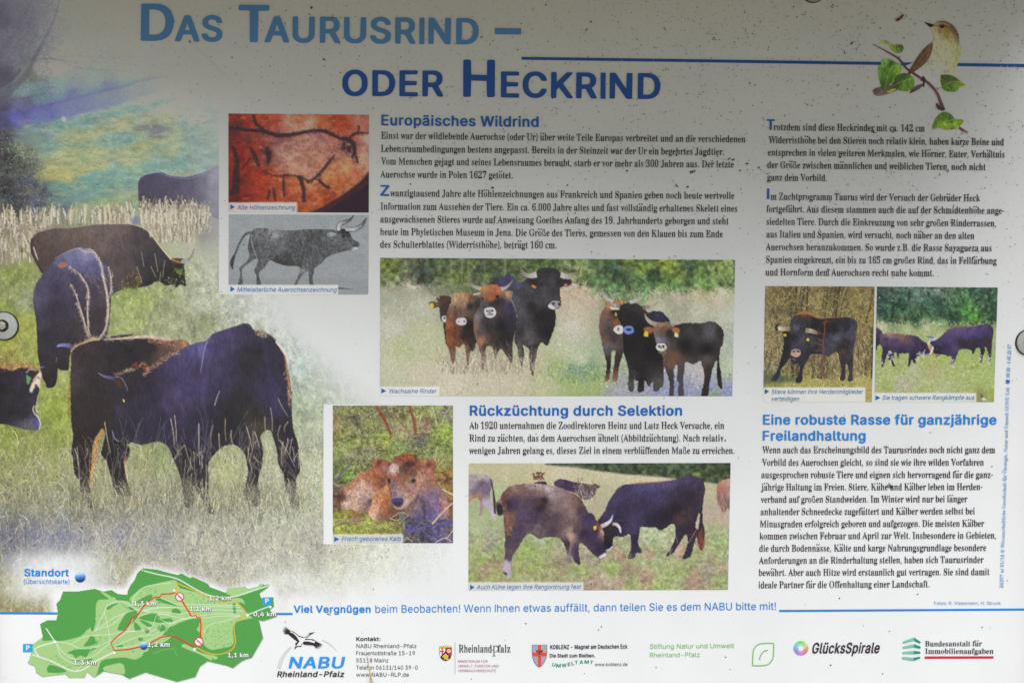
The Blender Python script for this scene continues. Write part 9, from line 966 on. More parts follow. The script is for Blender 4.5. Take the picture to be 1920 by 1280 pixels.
para(12.5, None, [('Wenn auch das Erscheinungsbild des Taurusrindes noch nicht ganz dem', 1429, 849, 1866.2, 848.8), ('Vorbild des Auerochsen gleicht, so sind sie wie ihre wilden Vorfahren', 1428.6, 872.5, 1844.4, 872.2), ('ausgesprochen robuste Tiere und eignen sich hervorragend für die ganz-', 1427.5, 895.6, 1861.7, 895.3), ('jährige Haltung im Freien. Stiere, Kühe und Kälber leben im Herden-', 1427, 918.7, 1842.3, 917.9), ('verband auf großen Standweiden. Im Winter wird nur bei länger', 1427, 941.8, 1814.4, 940.7), ('anhaltender Schneedecke zugefüttert und Kälber werden selbst bei', 1426, 964.9, 1827.4, 963.5), ('Minusgraden erfolgreich geboren und aufgezogen. Die meisten Kälber', 1425.4, 987.7, 1845.8, 986.6), ('kommen zwischen Februar und April zur Welt. Insbesondere in Gebieten,', 1424.9, 1010.3, 1867.8, 1008.9), ('die durch Bodennässe, Kälte und karge Nahrungsgrundlage besondere', 1424, 1033.4, 1849.5, 1032), ('Anforderungen an die Rinderhaltung stellen, haben sich Taurusrinder', 1423.5, 1056.2, 1844.7, 1054.3), ('bewährt. Aber auch Hitze wird erstaunlich gut vertragen. Sie sind damit', 1423, 1078.8, 1855.8, 1077.2), ('ideale Partner für die Offenhaltung einer Landschaft.', 1422.7, 1101.9, 1743, 1100)], 'plum')
text_obj('slogan', board, [('bold', 'Viel Vergnügen', 550.5, 1148, 695, 1148, 13.8, 0), ('sans', 'beim Beobachten! Wenn Ihnen etwas auffällt, dann teilen Sie es dem NABU bitte mit!', 703.7, 1148, 1455, 1142.5, 14.2, 0)], 'sky')
text_obj('photo_credit', board, [('sans', 'Fotos: R. Viessmann, H. Strunk', 1751.9, 1133, 1876.8, 1133, 6.4, 0)], 'lightblue')
# the imprint climbs along the right edge
imp = [('serif', '24397 wi 01/10 © Wissenschaftliche Gesellschaft für Ökologie, Natur und Umwelt GONU Ltd. -', 1881.4, 1101.5, 1893, 719, 6.6, 0), ('serif', '08 00 - 4 66 28 87', 1893.8, 707.5, 1897, 645.6, 6.6, 0)]
io = text_obj('imprint', board, imp, 'lightblue')
poly_obj('telephone_symbol', io, [([(1886.5, 718.5), (1887, 711), (1890, 711.5), (1890.2, 713), (1893.4, 711), (1893.2, 719), (1889.9, 717), (1889.6, 718.5)], 'blue')])

SL = .2
def caption(objs, strip, arrow, lines, cap=8.3):
    p = objs[0]
    text_obj('caption_text', p, [('sans', s, a, b_, c_, d_, cap, SL) for s, a, b_, c_, d_ in lines], 'capblue', .0012)
    poly_obj('caption_arrow', p, [(arrow, 'blue')], .0012)
def tri(x0, x1, y0, y1): return [(x0, y0), (x1, (y0+y1)/2), (x0, y1)]
caption(CAVE, 0, tri(431.8, 440.3, 383, 393.2), [('Alte Höhlenzeichnung', 444.8, 393, 552.4, 393.2)])
caption(OX, 0, tri(431.8, 440, 536.4, 547), [('Mittelalterliche Auerochsenzeichnung', 444.8, 546.8, 630.4, 547.2)])
caption(HERD, 0, tri(715, 724, 727.6, 737.2), [('Wachsame Rinder', 728.7, 736.8, 817.9, 736.8)])
caption(CALF, 0, tri(626.7, 636.2, 1005.3, 1014.8), [('Frisch geborenes Kalb', 640.9, 1013.3, 751, 1013.3)])
caption(FIGHT, 0, tri(881.5, 890, 1095.4, 1105.2), [('Auch Kühe legen ihre Rangordnung fest', 893.7, 1103.8, 1088.6, 1103.3)])
caption(BULL, 0, tri(1434, 1442.2, 728.7, 738.7), [('Stiere können ihre Herdenmitglieder', 1446.2, 738.2, 1617.6, 738), ('verteidigen', 1446, 751.2, 1497.8, 751.2)])
caption(FIGHT2, 0, tri(1641.8, 1650.8, 740.8, 750.4), [('Sie tragen schwere Rangkämpfe aus', 1654.3, 749.2, 1826.4, 749)])

# ------------------------------------------------------------------ trail map
q = Cv(46, 1060, 536, 1282, seed=101, sc=1.0)
q.id[:] = 0
G1, G2, WH, RD, YL = '57a552', 'abd48c', 'f4f6f4', 'dc362c', 'ecb640'
q.a[:] = hx('f0f2f3')
o, k = (0, 1050), 5.566
b1 = lambda p: [(x+1447.2, y) for x, y in p]
out = [(655, 318), (800, 322), (985, 293), (1075, 322), (1160, 305), (1230, 350), (1330, 352), (1330, 320), (1355, 260), (1400, 205), (1430, 130), (1490, 77)]+b1([(180, 92), (400, 148), (450, 135), (530, 180), (560, 168), (720, 240), (740, 275), (905, 335), (925, 290), (1105, 270), (1140, 295), (1240, 270), (1255, 245), (1300, 243), (1310, 255), (1355, 243), (1362, 265), (1330, 295), (1260, 345), (1280, 395), (1300, 385), (1405, 378), (1412, 480), (1370, 520), (1430, 590), (1300, 632), (1255, 622), (1298, 810), (1180, 1015), (1110, 1035), (1070, 1055), (980, 1125), (930, 1100), (800, 1070), (720, 1050), (640, 1105), (590, 1215), (400, 1265), (70, 1168), (-100, 1235)])+[(1270, 1190), (1080, 1155), (980, 1222), (905, 1160), (880, 1222), (715, 1222), (680, 1183), (440, 1212), (370, 1165), (365, 1105), (285, 1070), (320, 980), (340, 870), (445, 795), (415, 660), (490, 622), (585, 620), (600, 560), (595, 500), (585, 450), (625, 410)]
base_m = q.mask(out, o, k, 0); q.put(base_m, hx(G1), 1)
def patch(p, col, i, oo=o): q.id[(q.mask(p, oo, k, 2)*base_m) > .5] = i; q.put(q.mask(p, oo, k, 2)*base_m, hx(col))
patch([(1030, 410), (1000, 480), (1000, 590), (980, 620), (950, 690), (900, 730), (840, 790), (640, 840), (560, 830), (450, 840), (440, 800), (340, 870), (320, 980), (285, 1070), (365, 1105), (370, 1165), (440, 1212), (680, 1183), (715, 1222), (880, 1222), (905, 1160), (980, 1222), (1020, 1160), (1045, 1070), (1100, 1030), (1300, 1010), (1400, 1035), (1480, 1000), (1500, 960), (1550, 940), (1560, 880), (1700, 860), (1781, 800), (1830, 750), (1800, 690), (1950, 620), (2050, 610), (2080, 680), (2050, 720), (2110, 790), (2130, 880), (2200, 930), (2280, 930), (2420, 890), (2440, 820), (2430, 740), (2460, 640), (2640, 600), (2580, 560), (2550, 430), (2500, 390), (2420, 400), (2330, 440), (2200, 380), (2050, 330), (1880, 290), (1850, 235), (1810, 203), (1600, 250), (1500, 280), (1400, 350), (1350, 410), (1410, 480), (1340, 425), (1220, 415), (1190, 378), (1130, 405)], G2, 2)
patch([(2355, 335), (2372, 290), (2552, 270), (2590, 295), (2690, 270), (2705, 245), (2755, 245), (2700, 290), (2560, 350), (2430, 380), (2380, 360)], G2, 2); patch([(1085, 1110), (1150, 1090), (1240, 1070), (1290, 1090), (1305, 1170), (1270, 1185), (1090, 1150)], G2, 2); patch(b1([(450, 900), (480, 870), (560, 910), (650, 960), (780, 990), (830, 1010), (800, 1035), (760, 1020), (760, 1045), (640, 980)]), G2, 2); patch([(1045, 325), (1080, 330), (1165, 380), (1140, 400)], G2, 2)
for p in ([(940, 790), (990, 800), (1000, 850), (1050, 830), (1000, 870), (920, 895), (870, 890), (920, 830)], [(700, 965), (780, 930), (880, 920), (1010, 910), (960, 940), (900, 1010), (840, 990), (790, 1020), (760, 980)], [(510, 1090), (600, 1105), (700, 1160), (500, 1170)], [(1420, 430), (1580, 350), (1580, 400), (1500, 450)], [(1270, 620), (1330, 540), (1420, 520), (1430, 600), (1330, 700), (1280, 730), (1225, 720)], [(1440, 600), (1560, 555), (1640, 560), (1680, 610), (1781, 600), (1800, 640), (1700, 650), (1600, 640)], [(1450, 620), (1530, 640), (1600, 690), (1540, 690)], [(1400, 640), (1450, 680), (1480, 730), (1410, 740)], [(1500, 710), (1540, 710), (1560, 750), (1530, 760)], [(1650, 690), (1700, 670), (1730, 710), (1690, 740), (1650, 730)], [(1440, 810), (1480, 805), (1495, 830), (1450, 840)], [(1220, 890), (1280, 880), (1280, 905), (1225, 910)], [(960, 610), (1000, 620), (985, 700), (960, 740), (945, 690)], [(1110, 490), (1180, 455), (1240, 445), (1180, 480), (1130, 515)], [(1260, 450), (1330, 490), (1380, 520), (1330, 500)], [(1340, 480), (1390, 490), (1400, 520), (1360, 510)], [(445, 800), (480, 740), (520, 780), (510, 830), (450, 835)], [(700, 1030), (760, 1040), (960, 1020), (930, 1050), (780, 1050)],
          b1([(340, 690), (480, 640), (620, 600), (640, 640), (600, 720), (645, 760), (600, 860), (480, 830), (370, 780), (250, 780), (300, 700)]), b1([(350, 510), (400, 500), (440, 530), (430, 555), (350, 550)]), b1([(230, 395), (370, 455), (395, 475), (240, 440), (170, 400)]), b1([(790, 930), (970, 895), (985, 880), (970, 940), (800, 940)]), b1([(1030, 440), (1100, 450), (1130, 500), (1120, 540)]), b1([(980, 450), (1010, 450), (1015, 545), (990, 545)]), b1([(880, 345), (960, 360), (950, 375), (900, 370)])): patch(p, G1, 1)
n = 260
for x0, x1, y0, y1, n in ((2130, 2440, 640, 900, 70), (1950, 2400, 340, 460, 50), (1450, 1640, 290, 380, 24), (480, 640, 990, 1080, 16), (640, 800, 1050, 1130, 12), (980, 1200, 560, 700, 12), (980, 1120, 800, 900, 20), (1100, 1400, 840, 960, 14), (2000, 2200, 400, 620, 20)):
    x = q.r.uniform(x0, x1, n)/k; y = 1050+q.r.uniform(y0, y1, n)/k; q.strokes(x, y, q.r.uniform(1, 3, n), q.r.normal(.8, .5, n), np.tile(hx('64ac5a'), (n, 1)), 0., .8)
q.path(b1([(140, 970), (250, 935), (370, 915), (385, 960), (400, 995)]), 1, '9ccc80', o, k, al=.8, smooth=0)
q.path(out+[out[0]], .9, '7d8a4c', o, k, al=.6, smooth=0)
for p, w in (([(340, 980), (560, 1060), (700, 1130), (790, 1153), (880, 1130), (1000, 1050), (1190, 955)], 2.3), ([(480, 705), (575, 850)], 2.3), ([(575, 850), (370, 915), (405, 1000)], 2.2), (b1([(35, 103), (200, 145), (400, 190), (560, 280), (700, 350), (850, 385), (1000, 375), (1150, 330), (1358, 260)]), 2.2), (b1([(1130, 568), (1370, 475)]), 2.2), ([(590, 850), (700, 860), (850, 920), (1000, 900), (1200, 815), (1290, 745)], 1.1), ([(590, 860), (650, 950), (780, 1030), (950, 1010), (1100, 900), (1300, 760), (1450, 730), (1590, 690)], 1.1), ([(590, 870), (640, 1000), (780, 1080)], 1), ([(740, 870), (900, 790), (1150, 770), (1290, 740), (1480, 735), (1590, 690), (1640, 570), (1781, 560)], 1), ([(990, 740), (1090, 540), (1110, 480), (1200, 430), (1300, 430), (1400, 500), (1500, 520), (1620, 490), (1781, 490)], 1.1), ([(1090, 540), (1155, 850)], 1), ([(1000, 730), (1200, 590), (1400, 520)], 1), ([(1000, 720), (1180, 660), (1300, 550)], 1), ([(1500, 520), (1560, 540), (1440, 590)], 1), ([(1380, 470), (1400, 380), (1480, 290), (1600, 255), (1781, 230)], 1.1), ([(1200, 890), (1450, 790), (1630, 770), (1690, 660), (1781, 640)], 1), ([(1210, 910), (1400, 890), (1700, 760), (1781, 660)], 1.1), ([(1340, 740), (1390, 600)], 1), ([(800, 1140), (850, 1090)], 1), ([(910, 1015), (955, 910)], 1), ([(1540, 775), (1590, 730), (1640, 720)], 1),
             (b1([(390, 455), (700, 460), (1040, 468)]), 1), (b1([(230, 390), (390, 455)]), 1), (b1([(30, 520), (300, 490), (480, 495), (700, 480), (1060, 485)]), 1), (b1([(60, 530), (300, 540), (430, 560), (500, 545), (750, 515), (1090, 525)]), 1), (b1([(320, 660), (550, 590), (850, 555), (1060, 570)]), 1), (b1([(640, 600), (860, 580), (1050, 580)]), 1), (b1([(675, 745), (740, 670), (900, 630), (1060, 575)]), 1), (b1([(200, 600), (330, 660), (430, 620), (600, 590)]), 1), (b1([(200, 545), (350, 580), (500, 615)]), 1)):
    q.path(p, w, WH, o, k, al=.92 if w > 1.5 else .8, ident=3)
off = [(400, 335), (400, 243), (430, 250), (600, 320), (760, 385), (890, 435), (970, 400), (1010, 425), (1120, 550), (1030, 620), (995, 680), (1000, 760), (1010, 850), (980, 920), (900, 965), (800, 980), (700, 955), (600, 905)]
q.path(b1(off), 2.1, YL, o, k, ident=4, smooth=3); q.path(b1([(450, 400), (552, 560), (610, 560), (662, 595), (665, 720), (658, 800)]), 1.6, YL, o, k, ident=4, smooth=0)
for p in ([(1480, 898), (1340, 928), (1190, 940), (1155, 855), (1310, 720), (1380, 600), (1425, 585), (1500, 480), (1560, 420), (1620, 380), (1665, 385), (1690, 350), (1781, 348), (1832, 335)], b1([(430, 385), (550, 582), (600, 575), (612, 597), (640, 597), (650, 670), (645, 800)]), [(1570, 860), (1680, 800), (1781, 785), (1830, 795), (1947, 860), (2037, 905), (2070, 870)]): q.path(p, 2.5, RD, o, k, ident=5, smooth=0)
for x, y, r in [(1192, 960, 2.6), (575, 848, 2.6), (1817, 312, 2.4), (2582, 570, 2.6), (2822, 485, 2.4), (2030, 925, 2.8)]: q.fill([(x+math.cos(a)*r*k, y+math.sin(a)*r*k) for a in np.linspace(0, 6.28, 9)[:-1]], 'fafafa', o, k, ident=3)
for (x, y, r, ni) in [(1875, 380, 8.6, 6), (2075, 848, 8.8, 8)]:
    cir = lambda rr: [(x+math.cos(a)*rr*k, y+math.sin(a)*rr*k) for a in np.linspace(0, 6.283, 17)[:-1]]
    q.fill(cir(r), 'd8342e', o, k, ident=ni); q.fill(cir(r-1.8), 'f6f4f4', o, k); q.path([(x-18, y+8), (x-4, y-10), (x+14, y+6), (x+22, y-2)], 1.4, 'b8a8a4', o, k, al=.8); q.path([(x-30, y-30), (x+30, y+30)], 1.8, 'd8342e', o, k)
def ballp(x, y, r):
    cir = [(x+math.cos(a)*r, y+math.sin(a)*r) for a in np.linspace(0, 6.283, 21)[:-1]]
    mm = q.mask(cir, smooth=2); dx, dy = (q.X-x)/r, (q.Y-y)/r
    t_ = np.clip(.5+.75*dy+.1*dx, 0, 1)[..., None]; c_ = np.where(t_ < .5, hx('d2e4f2')*(1-2*t_)+hx('4f98dc')*2*t_, hx('4f98dc')*(2-2*t_)+hx('243f86')*(2*t_-1)); q.put(mm, c_, 7)
ballp(269.5, 1210, 7.6)
drop_ = q.id == 0
q.id[q.id == 1] = 0
MAP = q.build({0: ('trail_map', 'green trail map with white paths'), 2: ('meadow_area', None), 3: ('path', None), 4: ('trail', 'yellow trail'), 5: ('trail', 'red trail'), 6: ('no_entry_sign', None), 8: ('no_entry_sign', None), 7: ('marker_ball', None)}, board, .0008, drop=drop_)
mp = MAP[0]
def psign(x0, y0, x1, y1):
    poly_obj('parking_sign', mp, [([(x0, y0), (x1, y0), (x1, y1), (x0, y1)], (.02, .35, .74))], .0011)
    text_obj('parking_letter', mp, [('bold', 'P', (x0+x1)/2-3.2, y1-3.6, (x0+x1)/2+3.4, y1-3.6, 9, 0)], 'white', .0014)
psign(43, 1206.3, 61, 1221.5); psign(492.7, 1119, 508, 1133.6)
for s, x0, x1, y in (('1,3 km', 250.6, 292, 1134.6), ('1,2 km', 276.8, 318, 1211.6), ('1,3 km', 138.6, 180.2, 1245.3), ('1,1 km', 356, 395, 1144.6), ('1,2 km', 392, 432.4, 1124.8), ('0,4 km', 475.2, 517.5, 1154.6), ('1,1 km', 427, 465.8, 1231.3)):
    text_obj('distance_label', mp, [('bold', s, x0+.9, y+1, x1+1.1, y+1, 9, 0), ('bold', s, x0-.7, y+.6, x1-.7, y+.6, 9.2, 0)], 'shade', .00112); text_obj('distance_label', mp, [('bold', s, x0, y, x1, y, 8.4, 0)], 'white', .0014)
st = text_obj('map_heading', board, [('bold', 'Standort', 45.3, 1079.6, 129, 1079.8, 14, 0), ('sans', '(Übersichtskarte)', 44.6, 1093.7, 130, 1093.8, 8.6, 0)], 'sky')
qb = Cv(138, 1068, 162, 1094, seed=3, sc=1.0); qs = q; q = qb; qb.id[:] = 9; ballp(150.2, 1081, 10.4); q = qs
qb.id[qb.id == 9] = -1; qb.build({7: ('marker_ball', None)}, st, .0008)

# ------------------------------------------------------------------ row of sponsors' marks along the bottom
Z6 = lambda pts, ox=500: [(ox+x/6, 1120+y/6) for x, y in pts]
lg = part('stork_logo', 'bird emblem over blue slanted capitals')
text_obj('lettering', lg, [('bold', 'NABU', 540.8, 1252.2, 643, 1252.2, 21.9, .2)], 'nabu')
text_obj('lettering', lg, [('bold', 'Rheinland-Pfalz', 519.2, 1268.3, 644.5, 1268.3, 10.8, .2)], 'slate')
poly_obj('arc', lg, [(Z6([(120, 790), (125, 745), (145, 690), (175, 640), (215, 590), (258, 548), (280, 556), (240, 600), (205, 650), (180, 700), (165, 750), (158, 792)]), (.62, .63, .65))])
poly_obj('arc', lg, [(Z6([(620, 466), (680, 490), (740, 535), (780, 580), (802, 620), (770, 578), (730, 540), (675, 502), (624, 478)]), (.62, .63, .65))])
K = (.028, .024, .034)
stork = [([(255, 362), (310, 385), (360, 425), (420, 445), (455, 432), (470, 402), (492, 394), (545, 384), (498, 412), (470, 432), (440, 462), (520, 465), (560, 490), (545, 530), (480, 500), (415, 505), (398, 520), (385, 552), (350, 545), (305, 582), (330, 530), (318, 515), (350, 492), (330, 460), (270, 410), (250, 385)], K), ([(262, 372), (310, 395), (365, 440), (415, 452), (452, 440), (474, 408), (488, 404), (470, 424), (440, 458), (425, 474), (500, 474), (545, 488), (538, 508), (470, 490), (420, 488), (400, 510), (380, 542), (362, 538), (340, 540), (326, 552), (350, 515), (370, 490), (340, 440), (300, 400), (266, 386)], (.78, .79, .81)),
         ([(255, 365), (270, 410), (330, 460), (372, 488), (345, 492), (290, 450), (240, 408), (218, 395)], K)]
for q0, q1 in (((238, 400), (182, 376)), ((240, 392), (180, 362)), ((244, 384), (184, 348)), ((248, 378), (192, 334)), ((256, 372), (206, 322)), ((232, 405), (186, 394))): stork.append((ribbon([q0, ((q0[0]+q1[0])/2+2, (q0[1]+q1[1])/2+1), q1], [12, 9, 3]), K))
stork.append(([(412, 506), (480, 500), (545, 512), (560, 490), (600, 510), (585, 540), (548, 552), (520, 532), (450, 528), (415, 524)], K))
for q0, q1 in (((575, 508), (628, 528)), ((578, 516), (622, 542)), ((575, 524), (610, 556)), ((565, 530), (596, 566)), ((552, 536), (578, 572)), ((545, 540), (560, 570))): stork.append((ribbon([q0, ((q0[0]+q1[0])/2, (q0[1]+q1[1])/2-1), q1], [12, 9, 3]), K))
poly_obj('stork', lg, [(Z6(p), c_) for p, c_ in stork])
text_obj('address_block', board, [('bold', 'Kontakt', 668, 1200.8, 710.6, 1200.8, 7.6, 0), ('bold', ':', 712, 1200.8, 713.6, 1200.8, 7.6, 0)]+[('sans', s, 668, y, x1, y, 7.5, 0) for s, y, x1 in (('NABU Rheinland-Pfalz', 1213.8, 780.8), ('Frauenlobstraße 15-19', 1227.2, 778), ('55118 Mainz', 1240.7, 728.3), ('Telefon 06131/140 39-0', 1254.2, 783.3), ('www.NABU-RLP.de', 1267.5, 766.7))], 'slate')
lg = part('ministry_logo', 'coat of arms with a golden crown beside thin serif lettering')
text_obj('lettering', lg, [('serif', 'Rheinland', 860, 1222, 922.5, 1222, 14, 0), ('serif', 'falz', 934, 1222, 957, 1222, 14, 0)], 'slate')
poly_obj('lettering', lg, [(ribbon([(926, 1209), (926.2, 1228)], 1.6), 'slate'), (ribbon([(923, 1229), (930, 1228.6)], .8), 'slate'), (ribbon([(921.5, 1217.5), (925, 1218)], .8), 'slate'), (ribbon(cr_open([(926, 1211), (931, 1210), (934.5, 1214), (932, 1220), (927, 1221.5)]), [.8, 1.2, 1.6, 1.2, .6]), 'slate'), (ribbon([(853.3, 1202.5), (853.3, 1263)], .7), (.35, .36, .40))])
text_obj('lettering', lg, [('sans', 'MINISTERIUM FÜR', 858.7, 1241.2, 914.2, 1241.2, 4.7, 0), ('sans', 'UMWELT, FORSTEN UND', 858.7, 1250, 935, 1250, 4.7, 0), ('sans', 'VERBRAUCHERSCHUTZ', 858.7, 1258.7, 930, 1258.7, 4.7, 0)], 'rose')
Z7 = lambda p: Z6(p, 790)
GO, RE = (.66, .48, .06), (.55, .03, .04)
poly_obj('coat_of_arms', lg, [(Z7([(203, 562), (343, 562), (341, 640), (325, 680), (300, 700), (272, 709), (245, 700), (220, 680), (205, 640)]), K), (Z7([(206, 566), (270, 566), (270, 600), (215, 660), (208, 640)]), (.74, .74, .76)), (Z7([(228, 566), (242, 566), (242, 632), (228, 645)]), RE), (Z7([(207, 595), (262, 595), (250, 608), (207, 608)]), RE), (Z7([(276, 566), (340, 566), (338, 640), (330, 660), (276, 598)]), RE),
    (Z7([(310+math.cos(a)*22, 597+math.sin(a)*22) for a in np.linspace(0, 6.28, 13)[:-1]]), (.74, .7, .7)), (Z7([(310+math.cos(a)*14, 597+math.sin(a)*14) for a in np.linspace(0, 6.28, 13)[:-1]]), RE), (Z7([(290, 594), (330, 594), (330, 600), (290, 600)]), (.74, .7, .7)), (Z7([(307, 577), (313, 577), (313, 617), (307, 617)]), (.74, .7, .7)), (Z7([(272, 622), (290, 640), (310, 650), (300, 668), (310, 690), (285, 698), (270, 690), (250, 695), (262, 672), (240, 672), (235, 655), (255, 640)]), GO), (Z7([(198, 540), (215, 552), (225, 535), (240, 550), (250, 533), (262, 548), (272, 530), (284, 548), (296, 533), (308, 550), (322, 535), (332, 552), (347, 540), (340, 560), (205, 560)]), GO)])
lg = part('city_logo', 'grey shield with a red cross beside dark lettering')
Z8 = lambda p: Z6(p, 980)
sh = [(105, 528), (275, 528), (275, 620), (268, 670), (245, 725), (215, 765), (188, 781), (160, 765), (130, 725), (110, 670), (105, 620)]
poly_obj('shield', lg, [(Z8(sh), (.10, .09, .10)), (Z8([(109, 532), (271, 532), (271, 620), (264, 668), (242, 722), (212, 760), (188, 775), (163, 760), (134, 722), (114, 668), (109, 620)]), (.36, .36, .42)), (Z8([(172, 532), (208, 532), (208, 765), (188, 776), (172, 765)]), (.72, .07, .05)), (Z8([(109, 614), (271, 614), (270, 658), (111, 658)]), (.72, .07, .05)), (Z8([(150, 590), (165, 585), (170, 600), (185, 580), (200, 600), (212, 585), (230, 590), (222, 612), (200, 615), (202, 660), (175, 660), (178, 615), (155, 612)]), (.16, .05, .04)), (Z8([(180, 640), (200, 640), (198, 655), (182, 655)]), (.35, .28, .08))])
text_obj('lettering', lg, [('bold', 'KOBLENZ - Magnet am Deutschen Eck', 1031.7, 1216.2, 1176.7, 1215, 8, 0), ('bold', 'Die Stadt zum Bleiben.', 1030.8, 1231.7, 1115.8, 1231.4, 6.9, 0), ('sans', 'www.koblenz.de', 1115.3, 1247.8, 1176.7, 1247.5, 6.4, 0)], 'slate')
text_obj('lettering', lg, [('bold', ch, x, y+dy, x+wd_, y-dy, 6.6, .1) for ch, x, y, wd_, dy in (('U', 1034.5, 1248.3, 6, -.6), ('M', 1042.5, 1250, 8.5, -.2), ('W', 1053.5, 1249.6, 9, .5), ('E', 1064.8, 1247.6, 5, .5), ('L', 1072, 1246, 5, .5), ('T', 1078, 1244, 6, .4), ('A', 1086.5, 1243.6, 7, .4), ('M', 1095.5, 1243, 8, -.3), ('T', 1105, 1244, 6, -.6))], 'teal')
lg = part('foundation_logo', 'light green lettering beside a leaf outline')
text_obj('lettering', lg, [('sans', 'Stiftung Natur und Umwelt', 1218.7, 1215.4, 1376.7, 1213.8, 8.9, 0), ('sans', 'Rheinland-Pfalz', 1218.7, 1231.2, 1312.2, 1230.5, 8.6, 0)], 'green')
lf = np.concatenate([cr_open([(1411.3, 1247), (1411.8, 1228), (1413.5, 1217), (1420, 1208.5), (1430, 1205.3), (1451, 1204.8)], 6), cr_open([(1451, 1204.8), (1450.5, 1225), (1448.5, 1235), (1442, 1243.5), (1432, 1246.6), (1411.3, 1247)], 6)[1:]])
poly_obj('leaf_outline', lg, [(ribbon(lf, 2.0), 'green'), (ribbon(cr_open([(1424, 1235.8), (1426.5, 1228), (1430.5, 1222), (1435, 1219), (1440, 1217.8)], 6), 1.9), 'green')])
lg = part('lottery_logo', 'rainbow coloured ray burst beside slanted dark lettering')
text_obj('lettering', lg, [('bold', 'GlücksSpirale', 1521.5, 1224.6, 1648, 1223.9, 20.5, .2)], 'slate')
rays = []
for i in range(24):
    a = i/24*6.283; import colorsys
    r_, g_, b_ = colorsys.hsv_to_rgb(((a/6.283)*-1+.06) % 1, .62, .88)
    p = [(1502+math.cos(a+.22*(1-s)*2)*r, 1214+math.sin(a+.22*(1-s)*2)*r) for s, r in ((0, 5), (.5, 9.5), (1, 14))]
    rays.append((ribbon(p, [.4, 1.1, 2.0]), tuple(s2l([r_, g_, b_]))))
poly_obj('ray_burst', lg, rays)
lg = part('agency_logo', 'four green chevrons beside serif lettering over a red bar')
Z9 = lambda p: [(1470+x/4.3636, 1110+y/4.3636) for x, y in p]
GL, GD = (.20, .50, .40), (.02, .25, .19)
chev = []
for l, d_ in (([(974, 400), (1064, 368), (1066, 395), (974, 418)], [(1064, 368), (1118, 402), (1116, 418), (1066, 395)]), ([(973, 442), (1064, 422), (1064, 449), (973, 460)], [(1064, 422), (1117, 441), (1117, 459), (1064, 449)]), ([(972, 485), (1062, 477), (1062, 503), (972, 502)], [(1062, 477), (1116, 483), (1116, 499), (1062, 503)]), ([(970, 525), (1060, 533), (1058, 558), (970, 544)], [(1060, 533), (1115, 524), (1115, 539), (1058, 558)])): chev += [(Z9(l), GL), (Z9(d_), GD)]
poly_obj('chevron', lg, chev)
text_obj('lettering', lg, [('serif', 'Bundesanstalt für', 1734.7, 1210.8, 1841.7, 1210.3, 9.8, 0), ('serif', 'Immobilienaufgaben', 1734.7, 1224.6, 1862.6, 1224.6, 9.8, 0)], 'slate')
poly_obj('bar', lg, [(Z9([(1153, 522), (1715, 521), (1715, 539), (1153, 541)]), 'wine')])

# ------------------------------------------------------------------ bolts, dirt and what sticks to the panel
def metal(name, col, rough, met=.8):
    m, nt, b = principled(name, rough, .4); N, L = nt.nodes, nt.links
    g = N.new('ShaderNodeNewGeometry'); n = N.new('ShaderNodeTexNoise'); n.inputs['Scale'].default_value = 500; n.inputs['Detail'].default_value = 4; L.new(g.outputs['Position'], n.inputs['Vector'])
    r = N.new('ShaderNodeValToRGB'); r.color_ramp.elements[0].color = (*[c*.7 for c in col], 1); r.color_ramp.elements[1].color = (*[min(1, c*1.15) for c in col], 1)
    L.new(n.outputs['Fac'], r.inputs[0]); L.new(r.outputs[0], b.inputs['Base Color']); b.inputs['Metallic'].default_value = met; return m
M_ZINC = metal('zinc_metal', (.42, .44, .43), .55, .35); M_RUB_GAP = metal('rubber_and_gap_shadow', (.012, .011, .010), .7, 0); M_HEAD = metal('bolt_metal', (.40, .38, .33), .45, .5)
def lathe(prof, n=48):
    v, f = [], []
    for r, y in prof: v += [(r*math.cos(a), y, r*math.sin(a)) for a in np.linspace(0, 2*math.pi, n, endpoint=False)]
    for i in range(len(prof)-1):
        for j in range(n): f.append((i*n+j, i*n+(j+1) % n, (i+1)*n+(j+1) % n, (i+1)*n+j))
    f.append(tuple(range((len(prof)-1)*n, len(prof)*n))); return v, f
PXM = .000625
def bolt(cx, cy, rw, hx_off, ang):
    c = W(cx, cy, 0)-[0, 0, ZC]
    r = rw*PXM
    v, f = lathe([(r*1.045, 0), (r*1.045, -.0016), (r*.96, -.0022)]); root = mk('bolt', v, f, M_RUB_GAP, board); root.location = c
    v, f = lathe([(r*.985, -.0015), (r*.985, -.0036), (r*.95, -.0041), (r*.42, -.0048), (r*.40, -.0046)]); mk('washer', v, f, M_ZINC, root, smooth=False)
    v, f = lathe([(r*.43, -.0044), (r*.43, -.0060), (r*.30, -.0062)]); o = mk('gap_shadow', v, f, M_RUB_GAP, root); o.location = (hx_off[0]*PXM, 0, hx_off[1]*PXM)  # dark ring standing for the shadow in the gap round the head
    h_ = r*.345; v, f = lathe([(h_, -.005), (h_, -.0088), (h_*.9, -.0096), (h_*.5, -.0099)], 6); o = mk('bolt_head', v, f, M_HEAD, root); o.location = (hx_off[0]*PXM, 0, hx_off[1]*PXM); o.rotation_euler = (0, ang, 0)
bolt(8.6, 610.5, 25.2, (-1.5, 1), .5); bolt(1927.5, 641.5, 24, (0, 0), .2); bolt(1524.6, -19.5, 24, (0, 0), .8)

